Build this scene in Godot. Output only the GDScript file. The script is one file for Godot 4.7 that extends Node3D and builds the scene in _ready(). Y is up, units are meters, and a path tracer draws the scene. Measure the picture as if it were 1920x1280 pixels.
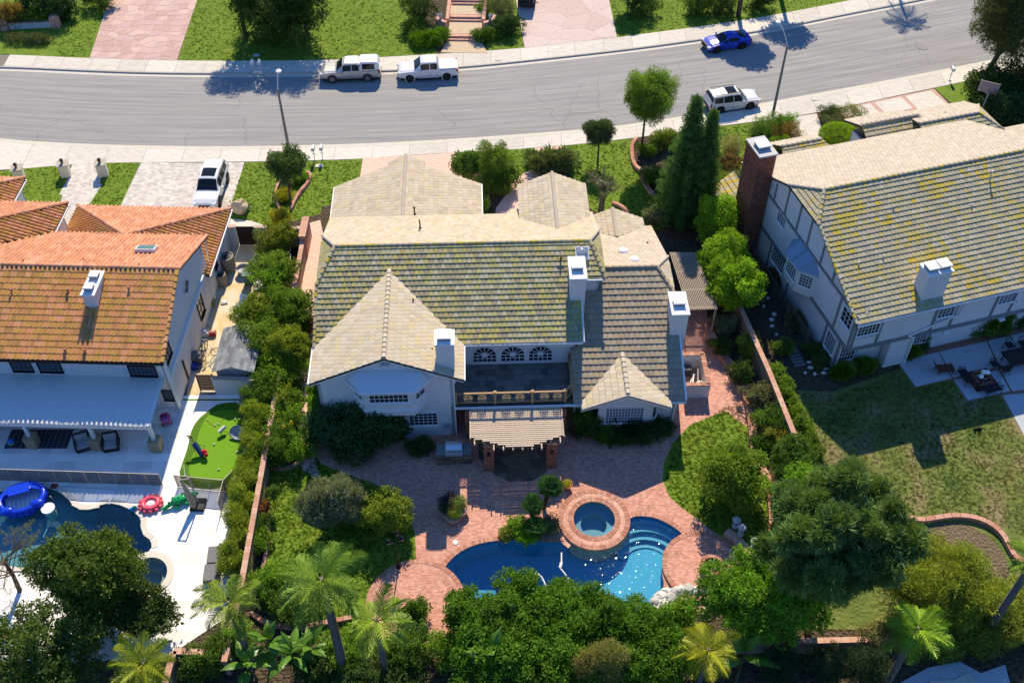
extends Node3D

var rng := RandomNumberGenerator.new()
var used := {}
var mats := {}
var noise_cache := {}
const EYE := Vector3(0, 53.2, 49.96)

class MB:
	var v := PackedVector3Array()
	var n := PackedVector3Array()
	var t := PackedVector2Array()
	var c := PackedColorArray()
	var col := Color.WHITE
	var X := Transform3D.IDENTITY
	func tri(a: Vector3, b: Vector3, d: Vector3):
		a = X * a
		b = X * b
		d = X * d
		var m := (d - a).cross(b - a)
		if m.length_squared() < 1e-14:
			return
		m = m.normalized()
		var w := m.abs()
		for p in [a, b, d]:
			v.append(p)
			n.append(m)
			c.append(col)
			t.append(Vector2(p.x, p.z) if w.y >= w.x and w.y >= w.z else (Vector2(p.z, -p.y) if w.x >= w.z else Vector2(p.x, -p.y)))
	func trin(a: Vector3, b: Vector3, d: Vector3, na: Vector3, nb: Vector3, nd: Vector3):
		var face := (d - a).cross(b - a)
		if face.length_squared() < 1e-14:
			return
		if face.dot(na + nb + nd) < 0:
			var s := b
			b = d
			d = s
			s = nb
			nb = nd
			nd = s
		v.append(X * a)
		v.append(X * b)
		v.append(X * d)
		n.append((X.basis * na).normalized())
		n.append((X.basis * nb).normalized())
		n.append((X.basis * nd).normalized())
		for i in 3:
			c.append(col)
			t.append(Vector2(v[-3 + i].x, v[-3 + i].z))
	func quad(a: Vector3, b: Vector3, d: Vector3, e: Vector3):
		tri(a, b, d)
		tri(a, d, e)
	func facing(a: Vector3, b: Vector3, d: Vector3, e: Vector3, out: Vector3):
		if (d - a).cross(b - a).dot(out) < 0:
			quad(a, e, d, b)
		else:
			quad(a, b, d, e)
	func box(p: Vector3, s: Vector3, turn := 0.0):
		obox(p, s, Basis(Vector3.UP, turn))
	func bx(x: float, y: float, z: float, a: float, b: float, d: float):
		obox(Vector3(x, y, z), Vector3(a, b, d), Basis.IDENTITY)
	func obox(p: Vector3, s: Vector3, b: Basis):
		var q := []
		for i in 8:
			q.append(p + b * (Vector3((i & 1) - .5, ((i >> 1) & 1) - .5, ((i >> 2) & 1) - .5) * s))
		quad(q[0], q[2], q[3], q[1])
		quad(q[5], q[7], q[6], q[4])
		quad(q[4], q[6], q[2], q[0])
		quad(q[1], q[3], q[7], q[5])
		quad(q[2], q[6], q[7], q[3])
		quad(q[4], q[0], q[1], q[5])
	func bar(a: Vector3, b: Vector3, w: float, h: float, up := Vector3.UP):
		var d := b - a
		var z := d.normalized()
		var x := up.cross(z)
		if x.length() < .01:
			x = Vector3.RIGHT.cross(z)
			if x.length() < .01:
				x = Vector3.FORWARD.cross(z)
		x = x.normalized()
		obox((a + b) / 2, Vector3(w, h, d.length()), Basis(x, z.cross(x), z))
	func cyl(a: Vector3, b: Vector3, r0: float, r1: float, seg := 10, caps := true):
		var z := (b - a).normalized()
		var x := z.cross(Vector3.UP if absf(z.y) < .9 else Vector3.RIGHT).normalized()
		var y := z.cross(x)
		for i in seg:
			var o0 := x * cos(TAU * i / seg) + y * sin(TAU * i / seg)
			var o1 := x * cos(TAU * (i + 1) / seg) + y * sin(TAU * (i + 1) / seg)
			trin(a + o0 * r0, b + o1 * r1, b + o0 * r1, o0, o1, o0)
			trin(a + o0 * r0, a + o1 * r0, b + o1 * r1, o0, o1, o1)
			if caps:
				tri(b, b + o0 * r1, b + o1 * r1)
				tri(a, a + o1 * r0, a + o0 * r0)
	func tube(p: Array, r: float, seg := 6, r_end := -1.0):
		for i in p.size() - 1:
			var k0 := float(i) / (p.size() - 1)
			var k1 := float(i + 1) / (p.size() - 1)
			cyl(p[i], p[i + 1], lerpf(r, r_end, k0) if r_end >= 0 else r, lerpf(r, r_end, k1) if r_end >= 0 else r, seg, i == 0 or i == p.size() - 2)
	func ball(p: Vector3, r: Vector3, seg := 10, rings := 6):
		for j in rings:
			for i in seg:
				var q := []
				for k in [[0, 0], [1, 0], [1, 1], [0, 1]]:
					var a: float = TAU * (i + k[0]) / seg
					var b: float = PI * (j + k[1]) / rings
					q.append(Vector3(sin(b) * cos(a), cos(b), sin(b) * sin(a)))
				var ri := Vector3(1 / r.x, 1 / r.y, 1 / r.z)
				if j > 0:
					trin(p + q[0] * r, p + q[1] * r, p + q[2] * r, q[0] * ri, q[1] * ri, q[2] * ri)
				if j < rings - 1:
					trin(p + q[0] * r, p + q[2] * r, p + q[3] * r, q[0] * ri, q[2] * ri, q[3] * ri)
	func lathe(p: Vector3, prof: Array, seg := 16):
		for i in seg:
			var a := Vector3(cos(TAU * i / seg), 0, sin(TAU * i / seg))
			var b := Vector3(cos(TAU * (i + 1) / seg), 0, sin(TAU * (i + 1) / seg))
			for k in prof.size() - 1:
				var q: Vector2 = prof[k]
				var w: Vector2 = prof[k + 1]
				var up := Vector3.UP
				var nr := Vector2(w.y - q.y, q.x - w.x).normalized()
				trin(p + a * q.x + up * q.y, p + a * w.x + up * w.y, p + b * w.x + up * w.y, a * nr.x + up * nr.y, a * nr.x + up * nr.y, b * nr.x + up * nr.y)
				trin(p + a * q.x + up * q.y, p + b * w.x + up * w.y, p + b * q.x + up * q.y, a * nr.x + up * nr.y, b * nr.x + up * nr.y, b * nr.x + up * nr.y)
	func flat(p: PackedVector2Array, y: float):
		var ix := Geometry2D.triangulate_polygon(p)
		for i in range(0, ix.size(), 3):
			var a := Vector3(p[ix[i]].x, y, p[ix[i]].y)
			var b := Vector3(p[ix[i + 1]].x, y, p[ix[i + 1]].y)
			var d := Vector3(p[ix[i + 2]].x, y, p[ix[i + 2]].y)
			if (d - a).cross(b - a).y < 0:
				tri(a, d, b)
			else:
				tri(a, b, d)
	func sides(p: PackedVector2Array, y0: float, y1: float):
		var cw := not Geometry2D.is_polygon_clockwise(p)
		for i in p.size():
			var a := p[i]
			var b := p[(i + 1) % p.size()]
			if cw:
				var s := a
				a = b
				b = s
			quad(Vector3(a.x, y0, a.y), Vector3(a.x, y1, a.y), Vector3(b.x, y1, b.y), Vector3(b.x, y0, b.y))
	func prism(p: PackedVector2Array, y0: float, y1: float):
		flat(p, y1)
		sides(p, y0, y1)
	func mesh() -> ArrayMesh:
		var m := ArrayMesh.new()
		if v.is_empty():
			return m
		var a := []
		a.resize(Mesh.ARRAY_MAX)
		a[Mesh.ARRAY_VERTEX] = v
		a[Mesh.ARRAY_NORMAL] = n
		a[Mesh.ARRAY_TEX_UV] = t
		a[Mesh.ARRAY_COLOR] = c
		m.add_surface_from_arrays(Mesh.PRIMITIVE_TRIANGLES, a)
		return m

func pl(a: Array) -> PackedVector2Array:
	var p := PackedVector2Array()
	for i in range(0, a.size(), 2):
		p.append(Vector2(a[i], a[i + 1]))
	return p

func circ(c: Vector2, r: float, k := 24) -> PackedVector2Array:
	var p := PackedVector2Array()
	for i in k:
		p.append(c + Vector2(cos(TAU * i / k), sin(TAU * i / k)) * r)
	return p

func rect(x0: float, z0: float, x1: float, z1: float) -> PackedVector2Array:
	return pl([x0, z0, x1, z0, x1, z1, x0, z1])

func smooth(p: PackedVector2Array, closed := true, times := 2) -> PackedVector2Array:
	for k in times:
		var q := PackedVector2Array()
		for i in p.size() if closed else p.size() - 1:
			var a := p[i]
			var b := p[(i + 1) % p.size()]
			if not closed and i == 0:
				q.append(a)
			q.append(a.lerp(b, .25))
			q.append(a.lerp(b, .75))
			if not closed and i == p.size() - 2:
				q.append(b)
		p = q
	return p

func V(p: Vector2, y := 0.0) -> Vector3:
	return Vector3(p.x, y, p.y)

func cut(polys: Array, hole: PackedVector2Array) -> Array:
	var lo := hole[0]
	var hi := hole[0]
	for q in hole:
		lo = lo.min(q)
		hi = hi.max(q)
	var x := (lo.x + hi.x) / 2
	var out := []
	for p in polys:
		for half in [rect(-500, -500, x, 500), rect(x, -500, 500, 500)]:
			for piece in Geometry2D.intersect_polygons(p, half):
				for rest in Geometry2D.clip_polygons(piece, hole):
					out.append(rest)
	return out

func numbered(s: String) -> String:
	used[s] = used.get(s, 0) + 1
	return s if used[s] == 1 else "%s_%03d" % [s, used[s] - 1]

func put(called: String, mesh, mat: Material, parent: Node3D = null, at := Vector3.ZERO, turn := 0.0) -> MeshInstance3D:
	var o := MeshInstance3D.new()
	o.mesh = mesh.mesh() if mesh is MB else mesh
	o.material_override = mat
	o.position = at
	o.rotation.y = turn
	if parent == null:
		o.name = numbered(called)
		add_child(o)
	else:
		o.name = called
		parent.add_child(o, true)
	return o

func tag(o: Node3D, label: String, category: String, group := "") -> Node3D:
	o.set_meta("label", label)
	o.set_meta("category", category)
	if group:
		o.set_meta("group", group)
	return o

func thing(called: String, label: String, category: String, at := Vector3.ZERO, turn := 0.0, group := "") -> Node3D:
	var o := Node3D.new()
	o.name = numbered(called)
	o.position = at
	o.rotation.y = turn
	add_child(o)
	return tag(o, label, category, group)

func kind(o: Node3D, k: String, label := "") -> Node3D:
	o.set_meta("kind", k)
	if label:
		o.set_meta("label", label)
	return o

func dup(o: Node3D, label: String, at: Vector3, turn := 0.0) -> Node3D:
	var r: Node3D = o.duplicate()
	r.name = numbered(String(o.name).rstrip("0123456789").trim_suffix("_"))
	add_child(r)
	r.position = at
	r.rotation.y = turn
	if label:
		r.set_meta("label", label)
	return r

func many(called: String, mesh: Mesh, mat: Material, xf: Array, cols: Array, parent: Node3D = null) -> MultiMeshInstance3D:
	var mm := MultiMesh.new()
	mm.transform_format = MultiMesh.TRANSFORM_3D
	mm.use_colors = true
	mm.mesh = mesh
	mm.instance_count = xf.size()
	for i in xf.size():
		mm.set_instance_transform(i, xf[i])
		mm.set_instance_color(i, cols[i])
	var o := MultiMeshInstance3D.new()
	o.multimesh = mm
	o.material_override = mat
	if parent == null:
		o.name = numbered(called)
		add_child(o)
	else:
		o.name = called
		parent.add_child(o, true)
	return o

func lin(r: float, g := -1.0, b := -1.0) -> Color:
	return Color(r, r if g < 0 else g, r if b < 0 else b)

func noise_tex(key: String, size: int, freq: float, ramp: Array, seed_ := 1, octaves := 4, type := 3) -> NoiseTexture2D:
	if noise_cache.has(key):
		return noise_cache[key]
	var f := FastNoiseLite.new()
	f.noise_type = type
	f.frequency = freq
	f.seed = seed_
	f.fractal_octaves = octaves
	if type == FastNoiseLite.TYPE_CELLULAR:
		f.cellular_return_type = FastNoiseLite.RETURN_DISTANCE2_SUB
		f.fractal_type = FastNoiseLite.FRACTAL_NONE
	var x := NoiseTexture2D.new()
	x.width = size
	x.height = size
	x.seamless = true
	x.noise = f
	var g := Gradient.new()
	g.offsets = PackedFloat32Array([])
	var offs := PackedFloat32Array()
	var cols := PackedColorArray()
	for i in ramp.size():
		offs.append(float(i) / (ramp.size() - 1))
		var k = ramp[i]
		cols.append((k if k is Color else Color(k, k, k)).linear_to_srgb())
	g.offsets = offs
	g.colors = cols
	x.color_ramp = g
	noise_cache[key] = x
	return x

func bump_tex(key: String, size: int, freq: float, strength: float, octaves := 4, type := 3) -> NoiseTexture2D:
	if noise_cache.has(key):
		return noise_cache[key]
	var f := FastNoiseLite.new()
	f.noise_type = type
	f.frequency = freq
	f.fractal_octaves = octaves
	var x := NoiseTexture2D.new()
	x.width = size
	x.height = size
	x.seamless = true
	x.as_normal_map = true
	x.bump_strength = strength
	x.noise = f
	noise_cache[key] = x
	return x

func M(key: String, col: Color, rough := .8, tex: Texture2D = null, scale := 1.0, norm: Texture2D = null, nscale := 1.0) -> StandardMaterial3D:
	if mats.has(key):
		return mats[key]
	var m := StandardMaterial3D.new()
	m.resource_name = key
	m.albedo_color = col.linear_to_srgb()
	m.roughness = rough
	m.metallic_specular = .35
	if tex:
		m.albedo_texture = tex
	if norm:
		m.normal_enabled = true
		m.normal_texture = norm
		m.normal_scale = nscale
	m.uv1_scale = Vector3(scale, scale, scale)
	mats[key] = m
	return m

func MV(key: String, rough := .8, tex: Texture2D = null, scale := 1.0) -> StandardMaterial3D:
	var m := M(key, Color.WHITE, rough, tex, scale)
	m.vertex_color_use_as_albedo = true
	return m

func paint(key: String, col: Color, rough := .3) -> StandardMaterial3D:
	var m := M(key, col, rough)
	m.clearcoat_enabled = true
	m.clearcoat = 1.0
	m.clearcoat_roughness = .04
	return m

func metal(key: String, col: Color, rough := .35) -> StandardMaterial3D:
	var m := M(key, col, rough)
	m.metallic = .9
	return m

func leafmat(key: String, rough := .5, back := .25) -> StandardMaterial3D:
	var m := MV(key, rough)
	m.backlight_enabled = true
	m.backlight = Color(back, back, back * .6)
	return m

func _ready():
	var cam := Camera3D.new()
	cam.name = "camera"
	cam.position = EYE
	cam.rotation_degrees.x = -46.8
	cam.fov = 35.49
	cam.far = 900
	cam.near = .5
	add_child(cam)
	var we := WorldEnvironment.new()
	we.name = "daylight"
	var env := Environment.new()
	env.background_mode = Environment.BG_SKY
	env.tonemap_mode = Environment.TONE_MAPPER_LINEAR
	env.tonemap_exposure = 1.4
	env.sdfgi_enabled = true
	env.ssao_enabled = true
	env.ssil_enabled = true
	var sky := Sky.new()
	var sm := ProceduralSkyMaterial.new()
	sm.sky_top_color = Color(.30, .50, .80)
	sm.sky_horizon_color = Color(.58, .76, .94)
	sm.sky_curve = .12
	sm.ground_bottom_color = Color(.25, .26, .24)
	sm.ground_horizon_color = Color(.42, .55, .68)
	sm.energy_multiplier = .8
	sky.sky_material = sm
	env.sky = sky
	we.environment = env
	add_child(we)
	var sun := DirectionalLight3D.new()
	sun.name = "sun"
	sun.light_energy = 1.6
	sun.light_color = Color(1.0, .94, .83)
	sun.light_angular_distance = .5
	sun.shadow_enabled = true
	var el := deg_to_rad(42.5)
	var az := deg_to_rad(3.0)
	sun.basis = Basis.looking_at(-Vector3(cos(el) * sin(az), sin(el), -cos(el) * cos(az)))
	add_child(sun)
	rng.seed = 7
	materials()
	street()
	yards()
	pools()
	main_house()
	left_house()
	right_house()
	walls_and_fences()
	cars()
	street_furniture()
	back_garden()
	left_yard()
	right_yard()
	plants()

var concrete: Material
var lawn: Material
var soil: Material
var brick_paving: Material
var white_wall: Material
var glass: Material
var stone_cap: Material
var terracotta: Material
var wood: Material

func brick_tex(key: String, w: int, h: int, bw: int, bh: int, mortar: Color, shades: Array, bond: float, gap := 2) -> ImageTexture:
	if noise_cache.has(key):
		return noise_cache[key]
	var im := Image.create(w, h, false, Image.FORMAT_RGB8)
	im.fill(mortar.linear_to_srgb())
	for r in h / bh:
		var off := int(bw * bond) * (r % 2)
		for k in range(-1, w / bw + 1):
			var s: Color = shades[rng.randi() % shades.size()]
			s = (s * rng.randf_range(.82, 1.16))
			s.a = 1
			im.fill_rect(Rect2i(k * bw + off, r * bh, bw - gap, bh - gap), s.linear_to_srgb())
	var x := ImageTexture.create_from_image(im)
	noise_cache[key] = x
	return x

var wear: Texture2D
var conc: Texture2D
var grain: Texture2D
var woody: Texture2D

func materials():
	wear = noise_tex("wear", 512, .008, [.72, 1.0, .9, 1.0, .8], 21, 5)
	conc = noise_tex("conc", 512, .012, [.82, .95, 1.0, .92, 1.0], 3, 5)
	grain = bump_tex("grain", 256, .08, 3.0)
	woody = noise_tex("wood", 256, .03, [.7, 1.0, .85, 1.0], 6, 4)
	concrete = M("concrete", lin(.60, .555, .48), .85, conc, .11, grain, .4)
	lawn = M("lawn", Color.WHITE, .9, noise_tex("lawn", 1024, .012, [lin(.085, .15, .01), lin(.11, .185, .012), lin(.13, .205, .013), lin(.145, .215, .017), lin(.17, .225, .026)], 5, 6), .085, bump_tex("lawn_n", 512, .15, 5.0), .6)
	M("rubber", lin(.012, .012, .013), .85)
	M("white_trim", lin(.76, .76, .76), .6)
	M("lamp_white", lin(.62, .62, .6), .5)
	M("grille_black", lin(.01, .01, .01), .4)
	M("iron_black", lin(.012, .012, .014), .5)
	M("spa_brick", Color.WHITE, .8, brick_tex("spab", 960, 480, 40, 20, lin(.52, .38, .30), [lin(.58, .29, .20), lin(.53, .25, .17), lin(.62, .34, .25)], .5, 3), .2)
	M("cap_white", lin(.80, .80, .79), .7)
	M("cap_pinkish", lin(.50, .36, .29), .85)
	M("grey_glass", lin(.10, .125, .16), .08)  # pane colour lightened to stand for the sky it reflects
	soil = M("soil", Color.WHITE, .95, noise_tex("soil", 512, .03, [lin(.03, .022, .014), lin(.07, .05, .03), lin(.10, .075, .045), lin(.05, .05, .02)], 9, 5), .2, bump_tex("soil_n", 256, .1, 8.0), 1.2)
	var shades := [lin(.57, .245, .165), lin(.51, .20, .13), lin(.61, .29, .21), lin(.55, .26, .19), lin(.47, .18, .115)]
	brick_paving = M("brick_paving", Color.WHITE, .8, brick_tex("pave", 960, 960, 40, 20, lin(.56, .42, .34), shades, .5, 3), 1.0 / 4.8)
	var bm := brick_paving as StandardMaterial3D
	bm.detail_enabled = true
	bm.detail_blend_mode = BaseMaterial3D.BLEND_MODE_MUL
	bm.detail_albedo = wear
	white_wall = M("white_stucco", lin(.74, .73, .71), .9, noise_tex("stucco", 512, .02, [.88, 1.0, .95, 1.0], 13, 5), .3, bump_tex("stucco_n", 256, .2, 4.0), .5)
	glass = M("dark_glass", lin(.015, .02, .028), .06)
	glass.metallic_specular = .6
	stone_cap = M("stone_cap", lin(.42, .38, .31), .85, conc, .6)
	terracotta = MV("terracotta", .75, noise_tex("tile_m", 256, .03, [.78, 1.0, .9, 1.05], 4, 5), 1.2)
	wood = M("bleached_wood", lin(.50, .40, .30), .8, woody, .9)

func zat(line: PackedVector2Array, x: float) -> float:
	for i in line.size() - 1:
		if x <= line[i + 1].x or i == line.size() - 2:
			return lerpf(line[i].y, line[i + 1].y, (x - line[i].x) / (line[i + 1].x - line[i].x))
	return 0.0

func shifted(line: PackedVector2Array, d: float) -> PackedVector2Array:
	var out := PackedVector2Array()
	for p in line:
		out.append(p + Vector2(0, d))
	return out

func strip(a: PackedVector2Array, b: PackedVector2Array, ya: float, yb: float, x0 := -75.0, x1 := 78.0, step := 1.5) -> MB:
	var m := MB.new()
	var x := x0
	while x < x1 - .01:
		var y := minf(x + step, x1)
		m.facing(Vector3(x, ya, zat(a, x)), Vector3(y, ya, zat(a, y)), Vector3(y, yb, zat(b, y)), Vector3(x, yb, zat(b, x)), Vector3(0, 1, .01))
		x = y
	return m

var far_kerb: PackedVector2Array
var far_walk: PackedVector2Array
var near_edge: PackedVector2Array
var near_walk: PackedVector2Array

func street():
	var m := MB.new()
	far_kerb = smooth(pl([-73.29, -34.26, -55.93, -34.26, -46.2, -34, -39.8, -33.48, -33.94, -33.05, -26.74, -32.88, -19.11, -32.96, -11.49, -33.31, -4.81, -33.83, 1.36, -34.97, 10.65, -36.84, 15.85, -38.12, 24.55, -40.37, 31.14, -42.79, 40.01, -45.8, 50.25, -49.57, 62.84, -54.45]), false)
	far_walk = smooth(pl([-74.4, -36.39, -56.81, -36.48, -46.9, -36.12, -38.55, -35.41, -30.34, -35.01, -23.26, -34.97, -15.53, -35.14, -12.17, -35.59, -6.79, -36.12, 1.18, -37.12, 6.94, -38.31, 16.11, -40.47, 23.46, -42.4, 32.38, -45.49, 39.18, -48.08, 48.17, -51.53, 64.21, -57.95]), false)
	near_edge = smooth(pl([-68.89, -25.8, -52.18, -24.8, -42.69, -23.3, -38.09, -22.78, -32.9, -22.42, -24.56, -22.2, -14.14, -22.49, -6, -23.15, 1.79, -24.05, 8.29, -24.96, 12.71, -26.03, 17.12, -27.13, 21.29, -28.32, 30.94, -31.19, 43.6, -35.23, 51.49, -38.03, 69.44, -44.78]), false)
	near_walk = smooth(pl([-66, -20.25, -49.92, -19.13, -41.2, -18.78, -35.6, -19.76, -30.2, -19.97, -24.05, -19.97, -13.89, -20.25, -9.59, -20.75, -4.6, -21.32, 1.89, -21.83, 8.42, -22.86, 16.59, -24.73, 21, -25.65, 26.12, -26.81, 32, -28.88, 37.1, -30.6, 40.16, -31.6, 46.23, -34.09, 53.55, -36.93, 68.52, -42.79]), false)
	var im := Image.create(2048, 256, false, Image.FORMAT_RGB8)
	var nz := FastNoiseLite.new()
	nz.frequency = .01
	nz.fractal_octaves = 4
	for y in 256:
		for x in 2048:
			var k := .30 + .035 * nz.get_noise_2d(x * .35, y * 6.0) + .02 * nz.get_noise_2d(x * 1.5 + 900, y * 3.0) + rng.randf_range(-.012, .012)
			im.set_pixel(x, y, Color(k, k * .995, k * .985).linear_to_srgb())
	for q in 46:
		var p := Vector2(rng.randf() * 2048, rng.randf() * 256)
		var along := rng.randf() < .4
		var dir := 0.0 if along else PI / 2
		for s in rng.randi_range(60, 240):
			dir += rng.randf_range(-.5, .5)
			dir = lerpf(dir, 0.0 if along else PI / 2, .12)
			p += Vector2(cos(dir), sin(dir) * 1.2)
			if p.x > 1 and p.y > 1 and p.x < 2046 and p.y < 254:
				im.set_pixelv(Vector2i(p), (im.get_pixelv(Vector2i(p)).srgb_to_linear() * .72).linear_to_srgb())
	var asphalt := M("asphalt", lin(.93, .91, .88), .9, ImageTexture.create_from_image(im), 1.0, grain, .5)
	m = MB.new()
	var x := -75.0
	while x < 77.9:
		var w := x + 1.5
		for k in 4:
			var k1 := (k + 1) / 4.0
			var k0 := k / 4.0
			var q := []
			for e in [[x, k0], [w, k0], [w, k1], [x, k1]]:
				var crown: float = -.12 + .07 * sin(e[1] * PI)
				q.append(Vector3(e[0], crown, lerpf(zat(far_kerb, e[0]), zat(near_edge, e[0]), e[1])))
			var at := m.v.size()
			m.facing(q[0], q[1], q[2], q[3], Vector3.UP)
			for i in range(at, m.v.size()):
				var p := m.v[i]
				m.t[i] = Vector2((p.x + 76) / 155, (p.z - zat(far_kerb, p.x)) / (zat(near_edge, p.x) - zat(far_kerb, p.x)) * .98 + .01)
		x = w
	kind(put("road", m, asphalt), "structure")
	var pale := M("kerb_concrete", lin(.56, .52, .44), .85, conc, .2)
	kind(put("far_gutter", strip(shifted(far_kerb, .01), shifted(far_kerb, .45), -.11, -.105), pale), "structure")
	var fk := strip(shifted(far_kerb, -.16), shifted(far_kerb, -.02), .01, .01)
	var face := strip(shifted(far_kerb, -.02), shifted(far_kerb, .01), .01, -.13)
	fk.v.append_array(face.v)
	fk.n.append_array(face.n)
	fk.t.append_array(face.t)
	fk.c.append_array(face.c)
	kind(put("far_kerb", fk, M("kerb_dirty", lin(.46, .43, .37), .9, wear, .12)), "structure")
	kind(put("near_gutter", strip(shifted(near_edge, -.02), shifted(near_edge, .42), -.11, -.10), pale), "structure")
	kind(put("near_kerb", strip(shifted(near_edge, .42), shifted(near_edge, .58), -.10, .008), pale), "structure")
	sidewalk("far_sidewalk", far_walk, shifted(far_kerb, -.17), 2.6)
	sidewalk("near_sidewalk", shifted(near_edge, .58), near_walk, 3.1)
	var iron := M("cast_iron", lin(.22, .21, .2), .7)
	var k2 := Vector2(38.03, -37.3)
	m = MB.new()
	m.cyl(Vector3(0, -.07, 0), Vector3(0, -.035, 0), .42, .42, 18)
	tag(put("manhole_cover", m, iron, null, V(k2)), "round iron manhole cover in the asphalt near the palm shadow", "manhole cover")
	m = MB.new()
	m.box(Vector3.ZERO, Vector3(.6, .03, .4))
	var g := [[Vector2(-23.41, -35.85), "two-tone grey meter box lid in the lawn by the far letterboxes"], [Vector2(26.34, -28.88), "pale meter box lid in the pavement beside the tall lamp post"], [Vector2(-15.62, -19.48), "small pale meter box lid in the grass under the twin letterboxes"], [Vector2(-1.26, -35.14), "white meter box lid on the far pavement below the brick steps"]]
	for e in g:
		tag(put("meter_box_lid", m, pale, null, V(e[0], .03)), e[1], "meter lid")

func sidewalk(called: String, a: PackedVector2Array, b: PackedVector2Array, step: float):
	var root := Node3D.new()
	root.name = called
	add_child(root)
	kind(root, "structure")
	put("joint_base", strip(a, b, -.02, -.02), M("joint", lin(.2, .18, .15), .95), root)
	var x := -46.0
	var tones := []
	for i in 4:
		tones.append(M("slab_%d" % i, lin(.60, .555, .48) * [.92, 1.0, 1.05, .97][i], .85, conc, .11, grain, .4))
	while x < 50:
		var w := x + step * rng.randf_range(.96, 1.04)
		var m := MB.new()
		var g := .012
		var mid := (x + w) / 2
		var p := PackedVector2Array([Vector2(x + g, zat(a, x + g) + g), Vector2(mid, zat(a, mid) + g), Vector2(w - g, zat(a, w - g) + g), Vector2(w - g, zat(b, w - g) - g), Vector2(mid, zat(b, mid) - g), Vector2(x + g, zat(b, x + g) - g)])
		m.prism(p, -.03, .004 + rng.randf() * .006)
		put("slab", m, tones[rng.randi() % 4], root)
		x = w

func crazy_paving(root: Node3D, outline: PackedVector2Array, size: float, y: float, shades: Array, gap: float, seed_: int):
	var r := RandomNumberGenerator.new()
	r.seed = seed_
	var lo := outline[0]
	var hi := outline[0]
	for q in outline:
		lo = lo.min(q)
		hi = hi.max(q)
	var pts := []
	var nx := int((hi.x - lo.x) / size) + 2
	var nz := int((hi.y - lo.y) / size) + 2
	var grid := {}
	for i in range(-1, nx + 1):
		for j in range(-1, nz + 1):
			grid[Vector2i(i, j)] = lo + Vector2((i + r.randf_range(.08, .92)) * size, (j + r.randf_range(.08, .92)) * size)
	var tones := []
	for k in shades.size():
		tones.append(M("paver_%d_%d" % [seed_, k], shades[k], .8, wear, .3, grain, .5))
	for i in nx:
		for j in nz:
			var c: Vector2 = grid[Vector2i(i, j)]
			var cell := rect(c.x - size * 1.4, c.y - size * 1.4, c.x + size * 1.4, c.y + size * 1.4)
			for di in range(-2, 3):
				for dj in range(-2, 3):
					var o = grid.get(Vector2i(i + di, j + dj))
					if o == null or (di == 0 and dj == 0) or cell.is_empty():
						continue
					var mid: Vector2 = (c + o) / 2
					var d: Vector2 = (o - c).normalized()
					mid -= d * gap / 2
					var e := Vector2(-d.y, d.x) * 9
					var got := Geometry2D.intersect_polygons(cell, PackedVector2Array([mid + e, mid - e, mid - e - d * 18, mid + e - d * 18]))
					cell = got[0] if got.size() else PackedVector2Array()
			if cell.is_empty():
				continue
			for piece in Geometry2D.intersect_polygons(cell, outline):
				if piece.size() < 3:
					continue
				var m := MB.new()
				m.prism(piece, y - .03, y + r.randf() * .006)
				put("stone", m, tones[r.randi() % tones.size()], root)

func sheet(called: String, p: PackedVector2Array, y: float, mat: Material, k := "structure") -> MeshInstance3D:
	var m := MB.new()
	m.flat(p, y)
	return kind(put(called, m, mat), k) as MeshInstance3D

var main_pool: PackedVector2Array
var spa_at: Vector2
var side_pool: PackedVector2Array
var side_spa: Vector2
const SPA_R := 1.22

func many_sheets(called: String, polys: Array, y: float, mat: Material):
	var m := MB.new()
	for p in polys:
		if p.size() > 2:
			m.flat(p, y)
	kind(put(called, m, mat), "structure")

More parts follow.
